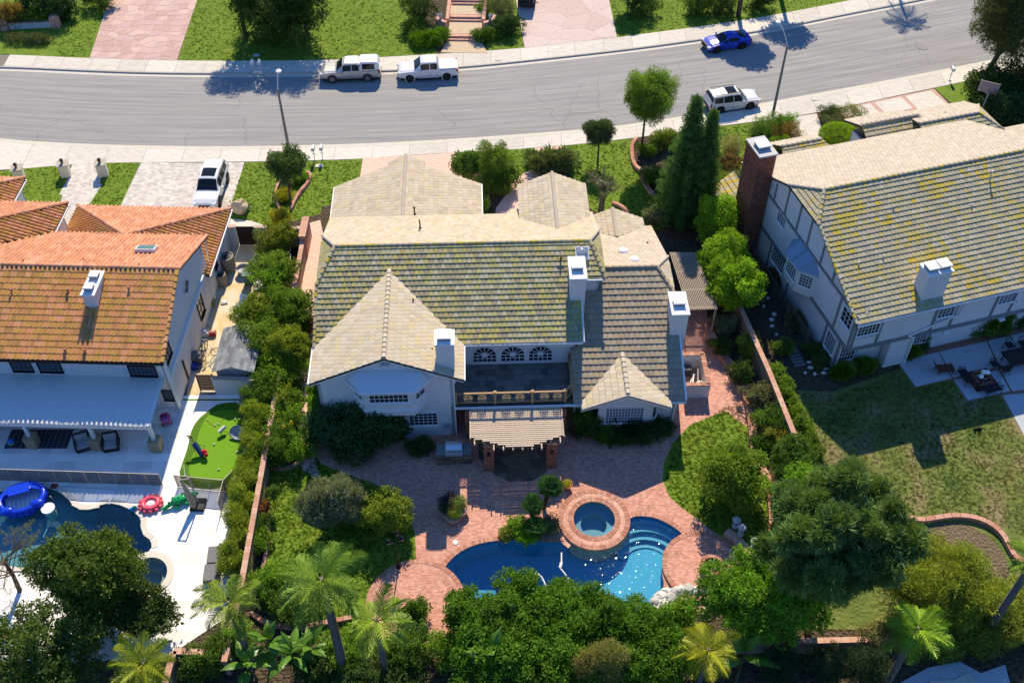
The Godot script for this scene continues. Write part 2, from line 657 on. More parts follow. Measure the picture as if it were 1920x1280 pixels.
func yards():
	main_pool = smooth(pl([-4.03, 18.08, -3.52, 17.14, -2.69, 16.43, -1.64, 16.03, -0.31, 15.85, 1.02, 15.92, 2.17, 16.03, 3.17, 15.89, 3.8, 16.25, 4.71, 16.61, 5.64, 16.5, 6.46, 15.92, 6.83, 15.12, 6.91, 14.38, 7.47, 14.19, 8.44, 14.3, 9.24, 14.75, 9.9, 15.34, 9.94, 15.56, 9.28, 16.25, 8.73, 17.1, 8.52, 17.98, 8.59, 18.83, 8.32, 19.77, 7.03, 21.08, 4.62, 22.2, 1.73, 22.57, -0.58, 22.35, -2.04, 21.56, -2.78, 20.27, -3.3, 19]), true, 1)
	spa_at = Vector2(4.86, 14.49)
	side_pool = smooth(pl([-33.31, 13.93, -31.54, 12.58, -29.45, 12.07, -27.78, 12.23, -26.83, 12.85, -26, 13.74, -25.04, 13.77, -24.55, 13.35, -23.73, 13.32, -22.69, 13.77, -21.97, 14.38, -21.87, 14.94, -21.57, 15.52, -21.01, 15.92, -20.85, 16.5, -21.4, 17.03, -22, 17.35, -24.61, 17.84, -29.24, 17.63, -32.13, 17.21]), true, 1)
	side_spa = Vector2(-20.71, 18.15)
	var base := PackedVector2Array()
	for i in 52:
		base.append(Vector2(-75 + i * 3, zat(near_walk, -75 + i * 3)))
	base.append_array(PackedVector2Array([Vector2(78, 60), Vector2(-75, 60)]))
	many_sheets("garden_soil", cut(cut(cut(cut([base], main_pool), side_pool), circ(side_spa, 1.15, 20)), circ(spa_at, 1.3, 20)), -.012, soil)
	many_sheets("ground", cut(cut(cut(cut([rect(-420, -420, 420, 300)], main_pool), side_pool), circ(side_spa, 1.15, 20)), circ(spa_at, 1.3, 20)), -.3, soil)
	var far := PackedVector2Array()
	for i in 52:
		far.append(Vector2(-75 + i * 3, zat(far_walk, -75 + i * 3)))
	far.append_array(PackedVector2Array([Vector2(78, -140), Vector2(-75, -140)]))
	many_sheets("far_garden_soil", [far], -.012, soil)
	sheet("far_lawn", pl([-48.95, -36.39, -46.9, -36.12, -42.13, -35.68, -38.6, -35.41, -39.49, -45.8, -40.07, -50.55, -54.87, -50.55]), 0.0, lawn)
	sheet("far_lawn", pl([-30.43, -34.97, -27.14, -34.97, -23.26, -34.97, -19.4, -35.05, -15.54, -35.23, -11.69, -35.68, -6.79, -36.12, -8.17, -39.9, -8.97, -45.8, -9.41, -50.55, -30.93, -50.55, -30.83, -45.8]), 0.0, lawn)
	sheet("far_lawn", pl([-2.06, -36.66, 1.13, -37.12, 0.31, -45.8, 0, -50.55, -3.23, -50.55, -2.83, -43.78, -2.99, -38.96]), 0.0, lawn)
	sheet("far_lawn", pl([9.87, -39.05, 12.76, -39.62, 16.11, -40.47, 23.46, -42.4, 32.38, -45.49, 35.76, -47.04, 36.96, -52.19, 9.24, -52.19, 9.49, -45.8]), 0.0, lawn)
	var pink := [lin(.52, .34, .28), lin(.56, .38, .32), lin(.49, .33, .27), lin(.60, .43, .36), lin(.54, .37, .33)]
	var d := kind(sheet("far_driveway", pl([-38.55, -35.41, -30.49, -35.01, -30.83, -45.8, -30.98, -50.55, -39.91, -50.55, -39.44, -45.8]), .004, M("grout_pale", lin(.58, .48, .42), .9)), "structure")
	crazy_paving(d, pl([-38.55, -35.41, -30.49, -35.01, -30.83, -45.8, -30.98, -50.55, -39.91, -50.55, -39.44, -45.8]), .95, .016, pink, .05, 3)
	d = kind(sheet("far_driveway", pl([1.18, -37.12, 5.44, -37.94, 9.82, -39.01, 9.49, -45.8, 9.14, -50.55, 0.05, -50.55, 0.37, -45.8]), .004, M("grout_pale", lin(.58, .48, .42), .9)), "structure")
	var pale_pink := [lin(.56, .43, .38), lin(.58, .46, .41), lin(.54, .41, .36), lin(.60, .48, .44)]
	var q := pl([1.18, -37.12, 9.82, -39.01, 9.49, -45.8, 9.14, -50.55, 0.05, -50.55, 0.37, -45.8])
	crazy_paving(d, q, 2.4, .014, pale_pink, .02, 11)
	sheet("front_lawn", pl([-43.7, -18.57, -41.2, -18.78, -38.8, -19.34, -35.63, -19.72, -35.22, -14.18, -34.5, -9.25, -40.45, -9.25]), 0.0, lawn)
	sheet("front_lawn", pl([-33.08, -20.08, -30.2, -19.97, -30.42, -14.31, -30.53, -9.25, -32.52, -9.25, -32.86, -14.31]), 0.0, lawn)
	sheet("front_lawn", pl([-21.66, -19.97, -18.21, -20.04, -13.89, -20.25, -12.22, -20.47, -12.12, -18.09, -13.55, -17.14, -14.01, -16.67, -13.81, -14.57, -14.75, -14.44, -14.8, -13.54, -15.88, -12.97, -16.35, -12.78, -17.66, -12.28, -18.8, -12.03, -19.98, -12.53, -21.54, -12.78, -22.21, -13.54]), 0.0, lawn)
	var pv := [lin(.56, .52, .47), lin(.52, .48, .43), lin(.59, .55, .51), lin(.50, .45, .41), lin(.57, .52, .45)]
	var paver := M("pale_pavers", Color.WHITE, .85, brick_tex("pavers", 768, 768, 48, 32, lin(.40, .37, .33), pv, .5, 2), 1.0 / 5.2)
	sheet("paver_walk", pl([-35.62, -19.76, -33.09, -20.11, -33.1, -18.99, -32.76, -17.21, -32.57, -17.14, -32.94, -14.44, -32.52, -9.25, -34.42, -9.25, -35.17, -14.44, -35.34, -15.74, -35.63, -15.87, -35.5, -17.89, -35.75, -18.02]), .006, paver)
	sheet("paver_driveway", pl([-30.15, -19.97, -27.28, -19.9, -24.25, -19.9, -21.75, -19.97, -21.89, -12.91, -22.41, -9.25, -30.73, -9.25, -30.45, -14.44]), .006, paver)
	sheet("entry_path", pl([-23.11, -12.91, -21.56, -12.91, -20, -12.66, -18.81, -12.09, -17.9, -12.22, -17.79, -11.54, -21.31, -11.54, -22.75, -11.05]), .007, concrete)
	var pinkcon := M("pink_concrete", lin(.72, .47, .37), .85, conc, .16, grain, .6)
	sheet("pink_driveway", pl([-12.18, -20.47, -8.72, -20.82, -4.68, -21.29, -4.01, -18.09, -3.26, -12.28, -10.99, -12.28, -12.16, -18.09]), .004, pinkcon)
	sheet("front_lawn", pl([-2.94, -21.4, -0.66, -21.69, 1.89, -21.87, 1.96, -20.97, 1.91, -20.18, 1.46, -18.92, 0.51, -18.3, -0.85, -18.02, -2.35, -18.44, -3.44, -18.99, -3.91, -20.25]), 0.0, lawn)
	sheet("pink_walk", pl([1.89, -21.87, 4.1, -22.16, 4.25, -21.32, 4.27, -20.61, 3.89, -19.69, 2.57, -18.71, 1.7, -17.48, 1.03, -13.54, 0, -11.05, -1.42, -11.66, -1.24, -14.18, -0.34, -16.14, 0.09, -17.82, 1.07, -18.64, 1.46, -18.92, 1.91, -20.18, 1.96, -20.97]), .005, pinkcon)
	sheet("front_lawn", pl([4.14, -22.16, 7.08, -22.64, 10.31, -23.23, 9.84, -21.76, 9.96, -19.41, 10.55, -18.64, 10.47, -17.28, 10.98, -15.81, 11.68, -14.44, 11.33, -11.66, 10.32, -11.66, 8.95, -12.28, 7.85, -14.05, 6.59, -13.67, 5.4, -14.82, 5.1, -17.48, 4.3, -18.99, 4.27, -20.61]), 0.0, lawn)
	sheet("front_lawn", pl([16.26, -24.65, 18.94, -25.11, 20.43, -25.45, 19.83, -23, 18.79, -18.16, 17.34, -16.94, 15.61, -16.67, 14.52, -18.16, 15.55, -23.15]), 0.0, lawn)
	sheet("concrete_walk", pl([24.11, -26.3, 26.11, -26.77, 26.13, -23.9, 25.68, -20.97, 25.62, -18.16, 21.78, -18.16, 22.88, -22.42]), .004, concrete)
	var drive := kind(sheet("concrete_driveway", pl([27.97, -27.36, 31.48, -28.64, 37.17, -30.52, 37.89, -28.08, 38.64, -23.15, 29.96, -20.25, 28.98, -24.65]), .004, M("brick_band", lin(.50, .32, .25), .85, wear, .3)), "structure")
	for p in [pl([28.17, -27.21, 31.02, -28.24, 31.61, -26.66, 29.5, -25.57, 29.06, -26.03]), pl([31.41, -28.36, 33.94, -29.21, 34.57, -27.52, 32.02, -26.66]), pl([34.35, -29.37, 36.8, -30.19, 37.76, -27.92, 34.92, -27.28]), pl([29.7, -25.26, 31.75, -26.27, 32.52, -23.52, 29.86, -21.69]), pl([32.24, -26.42, 34.63, -27.21, 35.74, -23.9, 32.83, -23])]:
		var m := MB.new()
		m.prism(p, -.02, .016)
		put("concrete_panel", m, concrete, drive)
	sheet("front_lawn", pl([37.24, -30.6, 40.16, -31.6, 41.26, -31.94, 41.18, -28.56, 38.22, -27.92]), 0.0, lawn)
	var path := pl([-16.4, -11.97, -14.71, -12.78, -14.26, -11.05, -13.88, -4.16, -13.4, 0.5, -13.26, 3.86, -12.65, 7.01, -12.23, 10.06, -11.71, 11.6, -12.92, 10.8, -13.61, 9.15, -14.17, 6.13, -14.13, 3.39, -13.91, 0.5, -14.35, -2.04, -15.32, -4.16, -15.77, -5.25, -15.78, -8.66])
	sheet("side_path", path, .004, pinkcon)
	var terrace := pl([-12.42, 9.57, -12.33, 6.58, -9.23, 2.92, 4.08, 2.92, 10.76, 0, 11.45, -4.16, 13.84, -4.16, 13.58, -1.52, 13.91, 0.5, 14.68, 2.54, 15.32, 4.41, 15.41, 6.13, 14.93, 7.45, 13.76, 6.13, 11.32, 7.32, 10.04, 8.86, 9.39, 10.31, 9.2, 11.6, 9.44, 12.78, 10.18, 13.66, 11.04, 14.49, 11.73, 15.23, 12.49, 15.85, 13.66, 16.93, 13.15, 19.27, 10.01, 20.6, 7.72, 23.13, -2.86, 23.13, -3.77, 21.88, -4.94, 21.75, -6.57, 21.24, -7.7, 20.11, -8, 19.11, -7.41, 18.25, -6, 17.6, -5.46, 17.56, -5.68, 15.41, -6.17, 14.11, -7.07, 12.78, -8.44, 11.8, -10.47, 11, -11.76, 10.39])
	many_sheets("brick_terrace", cut(cut([terrace], main_pool), circ(spa_at, 1.3, 20)), .006, brick_paving)
	sheet("back_lawn", pl([-12.23, 10.06, -11.76, 10.39, -10.47, 11, -8.44, 11.8, -7.07, 12.78, -6.17, 14.11, -5.68, 15.41, -5.46, 17.56, -6, 17.6, -7.41, 18.25, -8, 19.11, -7.7, 20.11, -7.86, 21.56, -10.44, 21.88, -13.54, 20.6, -14.41, 19.27, -14.08, 17.21, -14.15, 15.78, -14.51, 14.86, -15.23, 13.93, -15.16, 11.99, -15.09, 10.8, -13.62, 10.72, -12.53, 10.31]), 0.0, lawn)
	sheet("back_lawn", pl([14.08, 5.55, 14.78, 5.01, 15.06, 6.13, 15.04, 8.73, 14.98, 10.39, 15.35, 11.99, 15.35, 13.93, 15.17, 15.41, 14.62, 16.86, 13.66, 16.93, 12.49, 15.85, 11.73, 15.23, 11.04, 14.49, 10.18, 13.66, 9.44, 12.78, 9.2, 11.6, 9.39, 10.31, 10.04, 8.86, 11.32, 7.32]), 0.0, lawn)
	var white_deck := M("white_deck", lin(.97, .97, .97), .85, brick_tex("deck", 512, 512, 128, 64, lin(.78, .76, .72), [lin(.84, .82, .78), lin(.83, .805, .765), lin(.845, .825, .785)], .5, 1), 1.0 / 4.8)
	var side := M("stained_concrete", lin(.62, .57, .47), .85, noise_tex("rusty", 512, .012, [lin(1.0, .98, .95), lin(1, .95, .85), lin(.98, .8, .5), lin(.95, .97, 1.0)], 31, 4), .12)
	sheet("side_yard", pl([-22.29, -9.25, -21.43, -11.54, -16.91, -12.41, -16.46, -9.25, -16.68, -4.16, -16.76, 2.45, -16.81, 4.32, -20.74, 4.78, -21.24, 5.69]), .004, side)
	var deck := pl([-38.33, 2.92, -21.42, 4.87, -16.77, 4.55, -16.91, 6.58, -16.52, 11.6, -16.29, 15.41, -15.84, 20.92, -18.79, 23.43, -30.75, 23.43])
	many_sheets("pool_terrace", cut(cut([deck], side_pool), circ(side_spa, 1.15, 20)), .006, white_deck)
	var turf := M("putting_turf", lin(.14, .30, .012), .95, noise_tex("turf", 512, .05, [.8, 1.0, .9], 41, 3), .6)
	var rim := M("fringe_turf", lin(.075, .17, .01), .95, noise_tex("turf", 512, .05, [.8, 1.0, .9], 41, 3), .6)
	var gr := smooth(pl([-19.47, 5.95, -19.03, 5.51, -17.6, 5.37, -17.11, 7.01, -16.81, 9.15, -16.82, 11, -17.33, 11.99, -18.02, 12.27, -18.91, 12.31, -19.93, 11.92, -20.44, 11.2, -20.39, 10.23, -20.3, 9.07, -20.39, 7.97, -20.2, 6.93]), true, 1)
	sheet("fringe_turf", gr, .012, rim)
	sheet("putting_green", smooth(pl([-19.31, 6.22, -18.24, 6.04, -17.64, 6.13, -17.34, 7.45, -17.07, 9.57, -17.19, 11.12, -17.71, 11.68, -18.65, 11.84, -19.51, 11.6, -19.9, 11, -19.89, 10.06, -19.83, 9.07, -19.87, 7.88, -19.68, 6.8]), true, 1), .017, turf)
	sheet("fringe_turf", pl([-21.46, 5.15, -17.64, 5.15, -17.62, 5.28, -21.43, 5.28]), .011, rim)
	var patchy := M("patchy_lawn", Color.WHITE, .95, noise_tex("patchy", 1024, .0075, [lin(.055, .085, .02), lin(.10, .14, .028), lin(.13, .16, .035), lin(.20, .17, .075), lin(.24, .19, .10)], 17, 6), .05, bump_tex("lawn_n", 512, .12, 7.0), .5)
	sheet("patchy_lawn", pl([17.61, 2.68, 18.21, 4.32, 20.96, 4.55, 26.03, 2.45, 30.29, 0, 38.3, -2.04, 33.18, 21.56, 15.14, 21.56, 16.86, 15.41, 17.27, 9.57]), -.004, patchy)
	sheet("bare_earth", smooth(pl([23.24, 14.86, 24.13, 15.05, 25.67, 14.6, 26.86, 14.83, 27.88, 15.6, 28.42, 16.86, 28.37, 18.43, 26.71, 18.94, 25.09, 17.21, 22.91, 16.14]), true, 1), .002, M("bare_earth", lin(.17, .125, .075), .95, noise_tex("soil_b", 512, .04, [.7, 1.0, .85], 8, 5), .25, bump_tex("soil_n", 256, .1, 8.0), 1.0))
	var pc := M("patio_concrete", lin(.42, .45, .47), .85, conc, .12)
	var tp := kind(sheet("patio_bands", pl([25.9, 1.82, 26.54, 4.16, 29.17, 3.44, 29.63, 5.35, 31.89, 4.78, 32.28, 6.8, 32.38, 9.57, 35.21, 9.57, 39.61, -2.56, 33.1, -2.04]), .003, M("band_brick", lin(.25, .13, .09), .85)), "structure")
	for p in [pl([25.92, 1.87, 28.92, 0.99, 29.16, 3.35, 26.6, 4.09]), pl([29, 0.97, 32.48, 0, 32.55, 2.35, 29.28, 3.3]), pl([29.26, 3.49, 32.47, 2.59, 32.69, 4.46, 29.69, 5.26]), pl([32.6, -0.05, 38.16, -1.63, 37.96, 0.99, 32.69, 2.35]), pl([32.65, 2.59, 37.96, 1.19, 37.63, 3.86, 32.83, 4.46]), pl([32.09, 4.83, 37.6, 4.14, 35.87, 9.57, 32.51, 9.49])]:
		var m := MB.new()
		m.prism(p, -.02, .014)
		put("concrete_panel", m, pc, tp)

func ring(c: Vector2, r0: float, r1: float, y0: float, y1: float, k := 48) -> MB:
	var m := MB.new()
	for i in k:
		var a := Vector2.from_angle(TAU * i / k)
		var b := Vector2.from_angle(TAU * (i + 1) / k)
		m.facing(V(c + a * r0, y1), V(c + a * r1, y1), V(c + b * r1, y1), V(c + b * r0, y1), Vector3.UP)
		m.facing(V(c + a * r1, y0), V(c + a * r1, y1), V(c + b * r1, y1), V(c + b * r1, y0), V(a))
		m.facing(V(c + a * r0, y0), V(c + a * r0, y1), V(c + b * r0, y1), V(c + b * r0, y0), -V(a))
	return m

func water_mat() -> StandardMaterial3D:
	if mats.has("water"):
		return mats["water"]
	var m := M("water", lin(.02, .12, .25), .02)
	m.transparency = BaseMaterial3D.TRANSPARENCY_ALPHA
	m.albedo_color.a = .015
	m.metallic_specular = .5
	return m

func swell(q: Vector2, rough: Vector2) -> Vector2:
	var s := .045 + .19 * exp(-(q - rough).length_squared() / 9.0)
	var g := Vector2.ZERO
	for i in 9:
		var a := i * 2.4 + .4
		var d := Vector2(cos(a), sin(a))
		var f := 11.0 + i * 2.6
		g += d * cos(q.dot(d) * f + 1.9 * sin(q.dot(d.orthogonal()) * (2.0 + i * .4) + i)) * .42
	return g * s

func ripples(p: PackedVector2Array, y: float, rough: Vector2) -> MB:
	var m := MB.new()
	var lo := p[0]
	var hi := p[0]
	for q in p:
		lo = lo.min(q)
		hi = hi.max(q)
	var s := .065
	for i in int((hi.x - lo.x) / s) + 1:
		for j in int((hi.y - lo.y) / s) + 1:
			var c := lo + Vector2(i, j) * s
			var cell := rect(c.x, c.y, c.x + s, c.y + s)
			var inside := 0
			for q in cell:
				inside += 1 if Geometry2D.is_point_in_polygon(q, p) else 0
			var pieces := [cell]
			if inside == 0:
				continue
			if inside < 4:
				pieces = Geometry2D.intersect_polygons(cell, p)
			for piece in pieces:
				var n := []
				for q in piece:
					var g := swell(q, rough)
					n.append(Vector3(-g.x, 1, -g.y).normalized())
				for k in range(1, piece.size() - 1):
					m.trin(V(piece[0], y), V(piece[k], y), V(piece[k + 1], y), n[0], n[k], n[k + 1])
	return m

func basin(called: String, p: PackedVector2Array, floor_depth: Array, tones: Array, top: float) -> Node3D:
	var root := Node3D.new()
	root.name = numbered(called)
	add_child(root)
	kind(root, "structure")
	var plaster := MV("plaster", .7, noise_tex("plaster", 512, .02, [.82, 1.0, .9, 1.08], 51, 4), .35)
	var m := MB.new()
	m.col = tones[0]
	m.sides(p, -2.6, top)
	put("basin_wall", m, plaster, root)
	m = MB.new()
	var lo := p[0]
	var hi := p[0]
	for q in p:
		lo = lo.min(q)
		hi = hi.max(q)
	var s := .5
	var nx := int((hi.x - lo.x) / s) + 1
	var nz := int((hi.y - lo.y) / s) + 1
	for i in nx:
		for j in nz:
			var q := []
			for e in [[0, 0], [1, 0], [1, 1], [0, 1]]:
				var w := lo + Vector2(i + e[0], j + e[1]) * s
				var d := 1.0
				for f in floor_depth:
					var u: Vector2 = (w - f[0]) / f[1]
					d += f[2] * exp(-u.length_squared())
				q.append(Vector3(w.x, -d, w.y))
			m.col = (tones[1] as Color).lerp(tones[2], clampf((-(q[0].y + q[2].y) / 2 - 1.0) / 1.5, 0, 1))  # floor colour darkens with depth, standing in for light absorbed by the water
			m.facing(q[0], q[1], q[2], q[3], Vector3.UP)
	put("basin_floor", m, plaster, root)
	return root

func coping(root: Node3D, p: PackedVector2Array, w: float, y: float, mats_: Array, step := .11, skip := []):
	var inner := p
	var total := 0.0
	for i in p.size():
		total += p[i].distance_to(p[(i + 1) % p.size()])
	var n := int(total / step)
	var at := 0.0
	var seg := 0
	var used_len := 0.0
	var sgn := 1.0 if Geometry2D.is_polygon_clockwise(p) else -1.0
	for k in n:
		var want := (k + .5) * total / n
		while used_len + p[seg].distance_to(p[(seg + 1) % p.size()]) < want:
			used_len += p[seg].distance_to(p[(seg + 1) % p.size()])
			seg += 1
		var a := p[seg]
		var b := p[(seg + 1) % p.size()]
		var dir := (b - a).normalized()
		var c := a + dir * (want - used_len)
		var out := Vector2(dir.y, -dir.x) * -sgn
		var bad := false
		for f in skip:
			if c.distance_to(f[0]) < f[1]:
				bad = true
		if bad:
			continue
		var m := MB.new()
		m.obox(Vector3(c.x + out.x * w / 2, y - .04 + rng.randf() * .006, c.y + out.y * w / 2), Vector3(total / n - .012, .08, w), Basis(Vector3.UP, -dir.angle()))
		put("brick", m, mats_[rng.randi() % mats_.size()], root)

func brick_set() -> Array:
	var out := []
	var tone := [lin(.50, .25, .17), lin(.46, .21, .14), lin(.54, .29, .21), lin(.42, .18, .12)]
	for i in 4:
		out.append(M("coping_brick_%d" % i, tone[i], .8, wear, .8, grain, .5))
	return out

func pools():
	var bricks := brick_set()
	var wm := water_mat()
	var pit := Vector2(10.9, 17.67)
	var root := basin("pool_basin", main_pool, [[Vector2(0, 17.56), Vector2(4.4, 2.8), 1.0]], [lin(.03, .22, .42), lin(.03, .32, .52), lin(.008, .20, .46)], 0.0)  # last tone paints the dimness of deep water onto the floor
	for k in 4:
		var m := MB.new()
		var c := Vector2(7.83, 17.21)
		var r := 3.15 - k * .42
		for i in 20:
			var a := Vector2.from_angle(-PI * .86 + PI * .62 * i / 20)
			var b := Vector2.from_angle(-PI * .86 + PI * .62 * (i + 1) / 20)
			m.facing(V(c + a * (r - .45), -.3 - k * .22), V(c + a * r, -.3 - k * .22), V(c + b * r, -.3 - k * .22), V(c + b * (r - .45), -.3 - k * .22), Vector3.UP)
			m.facing(V(c + a * (r - .45), -.3 - k * .22), V(c + b * (r - .45), -.3 - k * .22), V(c + b * (r - .45), -.95 - k * .1), V(c + a * (r - .45), -.95 - k * .1), -V(a))
		m.col = lin(.2, .42, .55)
		for i in m.c.size():
			m.c[i] = lin(.07, .33, .47)
		put("pool_step", m, mats["plaster"], root)
	coping(root, main_pool, .30, .035, bricks, .135, [[spa_at, 2.35], [pit, 2.45], [Vector2(1.73, 22.57), 3.6]])
	kind(put("pool_water", ripples(main_pool, -.10, Vector2(7.61, 18.43)), wm), "structure")
	var spa := thing("spa", "round raised brick spa of blue water at the edge of the pool", "spa", V(spa_at, -.13))
	put("wall", ring(Vector2.ZERO, SPA_R, 2.12, -1.0, .22), mats["spa_brick"], spa)
	var pl3 := mats["plaster"] as Material
	var b := MB.new()
	b.col = lin(.10, .26, .34)
	b.lathe(Vector3.ZERO, [Vector2(SPA_R - .01, .2), Vector2(SPA_R - .01, -.35), Vector2(.78, -.36), Vector2(.76, -.85), Vector2(0, -.87)], 40)
	put("basin", b, pl3, spa)
	var w := MB.new()
	w.flat(circ(Vector2.ZERO, SPA_R - .012, 36), .10)
	put("water", w, wm, spa)
	coping(spa, circ(Vector2.ZERO, SPA_R, 60), .32, .27, bricks, .115)
	coping(spa, circ(Vector2.ZERO, 1.83, 72), .30, .265, bricks, .12)
	put("field", ring(Vector2.ZERO, SPA_R + .325, 1.825, .1, .255), mats["spa_brick"], spa)
	var k1 := MB.new()
	k1.cyl(Vector3(-.35, .13, .55), Vector3(-.35, .16, .55), .01, .01, 6)
	var st := MB.new()
	for i in 16:
		var a := Vector2.from_angle(PI * .72 + PI * .62 * i / 16)
		var e := Vector2.from_angle(PI * .72 + PI * .62 * (i + 1) / 16)
		st.facing(V(a * 2.12, .13), V(a * 2.5, .13), V(e * 2.5, .13), V(e * 2.12, .13), Vector3.UP)
		st.facing(V(a * 2.5, 0), V(a * 2.5, .13), V(e * 2.5, .13), V(e * 2.5, 0), V(a))
	put("step", st, mats["spa_brick"], spa)
	var pad := Node3D.new()
	pad.name = "round_terrace"
	add_child(pad)
	kind(pad, "structure")
	pad.position = V(pit)
	put("paving", ring(Vector2.ZERO, 0.0, 2.05, -.2, .16), brick_paving, pad)
	coping(pad, circ(Vector2.ZERO, 2.05, 72), .28, .175, bricks, .12)
	pad = Node3D.new()
	pad.name = "round_terrace_001"
	add_child(pad)
	kind(pad, "structure")
	var c2 := Vector2(-5.37, 19.97)
	pad.position = V(c2)
	put("paving", ring(Vector2.ZERO, 0.0, 2.52, -.05, .03), brick_paving, pad)
	coping(pad, circ(Vector2.ZERO, 2.52, 90), .26, .045, bricks, .13)
	var fp := thing("fire_pit", "round brick fire pit filled with dark stones on the round terrace", "fire pit", V(Vector2(11.36, 17.84), .16))
	put("wall", ring(Vector2.ZERO, .5, .68, 0, .32), mats["spa_brick"], fp)
	coping(fp, circ(Vector2.ZERO, .48, 30), .24, .37, bricks, .1)
	var dark := [M("lava_a", lin(.05, .05, .055), .8), M("lava_b", lin(.12, .12, .13), .8), M("lava_c", lin(.02, .02, .022), .7)]
	for i in 46:
		var s := MB.new()
		var p2 := Vector2.from_angle(rng.randf() * TAU) * sqrt(rng.randf()) * .42
		s.ball(Vector3(p2.x, .2 + rng.randf() * .08, p2.y), Vector3(rng.randf_range(.05, .09), .05, rng.randf_range(.05, .09)), 7, 4)
		put("stone", s, dark[i % 3], fp)
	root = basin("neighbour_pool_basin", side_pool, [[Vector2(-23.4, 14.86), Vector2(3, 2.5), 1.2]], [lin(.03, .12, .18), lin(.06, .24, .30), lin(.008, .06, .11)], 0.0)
	coping(root, side_pool, .34, .03, [M("pale_coping", lin(.62, .58, .50), .8, conc, .5), M("pale_coping_b", lin(.57, .53, .46), .8)], .6, [[side_spa, 1.3]])
	kind(put("neighbour_pool_water", ripples(side_pool, -.12, Vector2(-80, 0)), wm), "structure")
	var sp2 := thing("spa", "round sunken spa with pale stone rim by the white pool terrace", "spa", V(side_spa))
	put("rim", ring(Vector2.ZERO, 1.1, 1.5, -.6, .05), M("pale_coping", Color.WHITE), sp2)
	b = MB.new()
	b.col = lin(.16, .24, .23)
	b.lathe(Vector3.ZERO, [Vector2(1.1, 0), Vector2(1.1, -.5), Vector2(.7, -.52), Vector2(.66, -.95), Vector2(0, -.97)], 36)
	put("basin", b, pl3, sp2)
	w = MB.new()
	w.flat(circ(Vector2.ZERO, 1.098, 36), -.08)
	put("water", w, wm, sp2)

var tiles := []
var cut_tiles: MB
var decks: MB
var tile_mesh := {}
var moss_noise := FastNoiseLite.new()

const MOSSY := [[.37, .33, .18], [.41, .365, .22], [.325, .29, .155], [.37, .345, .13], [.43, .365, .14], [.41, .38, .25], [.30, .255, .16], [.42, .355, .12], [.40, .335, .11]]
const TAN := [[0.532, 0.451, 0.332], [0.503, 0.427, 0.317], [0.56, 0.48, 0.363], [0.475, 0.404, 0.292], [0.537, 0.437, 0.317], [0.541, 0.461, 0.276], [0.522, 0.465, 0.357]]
const BROWN := [[0.37, 0.3, 0.207], [0.35, 0.285, 0.194], [0.39, 0.32, 0.22], [0.33, 0.265, 0.18], [0.4, 0.3, 0.176], [0.36, 0.3, 0.211]]
const CLAY := [[0.601, 0.272, 0.139], [0.553, 0.242, 0.127], [0.64, 0.31, 0.182], [0.524, 0.228, 0.121], [0.582, 0.291, 0.158], [0.66, 0.339, 0.218], [0.504, 0.233, 0.145]]
const CLAY_MOSS := [[.64, .29, .12], [.60, .275, .11], [.57, .29, .09], [.53, .30, .07], [.67, .33, .155], [.60, .32, .09], [.48, .25, .085]]
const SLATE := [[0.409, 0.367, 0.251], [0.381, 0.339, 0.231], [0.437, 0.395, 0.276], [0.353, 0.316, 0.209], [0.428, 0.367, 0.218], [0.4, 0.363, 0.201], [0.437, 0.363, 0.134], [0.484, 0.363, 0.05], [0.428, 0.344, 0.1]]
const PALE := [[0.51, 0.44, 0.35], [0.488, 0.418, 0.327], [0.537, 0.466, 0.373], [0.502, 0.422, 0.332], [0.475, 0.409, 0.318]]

func hat(q: Vector2, f: Array) -> float:
	return f[0] + f[1] * q.x + f[2] * q.y

func flat_tile(w: float, l: float) -> ArrayMesh:
	var key := "f%.3f_%.3f" % [w, l]
	if tile_mesh.has(key):
		return tile_mesh[key]
	var m := MB.new()
	var x := w / 2 - .006
	var a := Vector3(-x, .014, -l / 2 - .02)
	var b := Vector3(x, .014, -l / 2 - .02)
	var d := Vector3(x, .07, l / 2)
	var e := Vector3(-x, .07, l / 2)
	var k := Vector3(0, 0, -.012)
	var lo := Vector3.DOWN * .06
	var up := Vector3(0, .010, 0)
	m.facing(a, a.lerp(b, .5) + up, d.lerp(e, .5) + up + k, e + k, Vector3.UP)
	m.facing(a.lerp(b, .5) + up, b, d + k, d.lerp(e, .5) + up + k, Vector3.UP)
	m.facing(e + k, d.lerp(e, .5) + up + k, d.lerp(e, .5) + Vector3.DOWN * .01, e + Vector3.DOWN * .012, Vector3(0, 1, 1))
	m.facing(d.lerp(e, .5) + up + k, d + k, d + Vector3.DOWN * .012, d.lerp(e, .5) + Vector3.DOWN * .01, Vector3(0, 1, 1))
	m.facing(e + Vector3.DOWN * .012, d + Vector3.DOWN * .012, d + lo, e + lo, Vector3(0, 0, 1))
	m.facing(a, e, e + lo, a + lo, Vector3.LEFT)
	m.facing(b, d, d + lo, b + lo, Vector3.RIGHT)
	tile_mesh[key] = m.mesh()
	return tile_mesh[key]

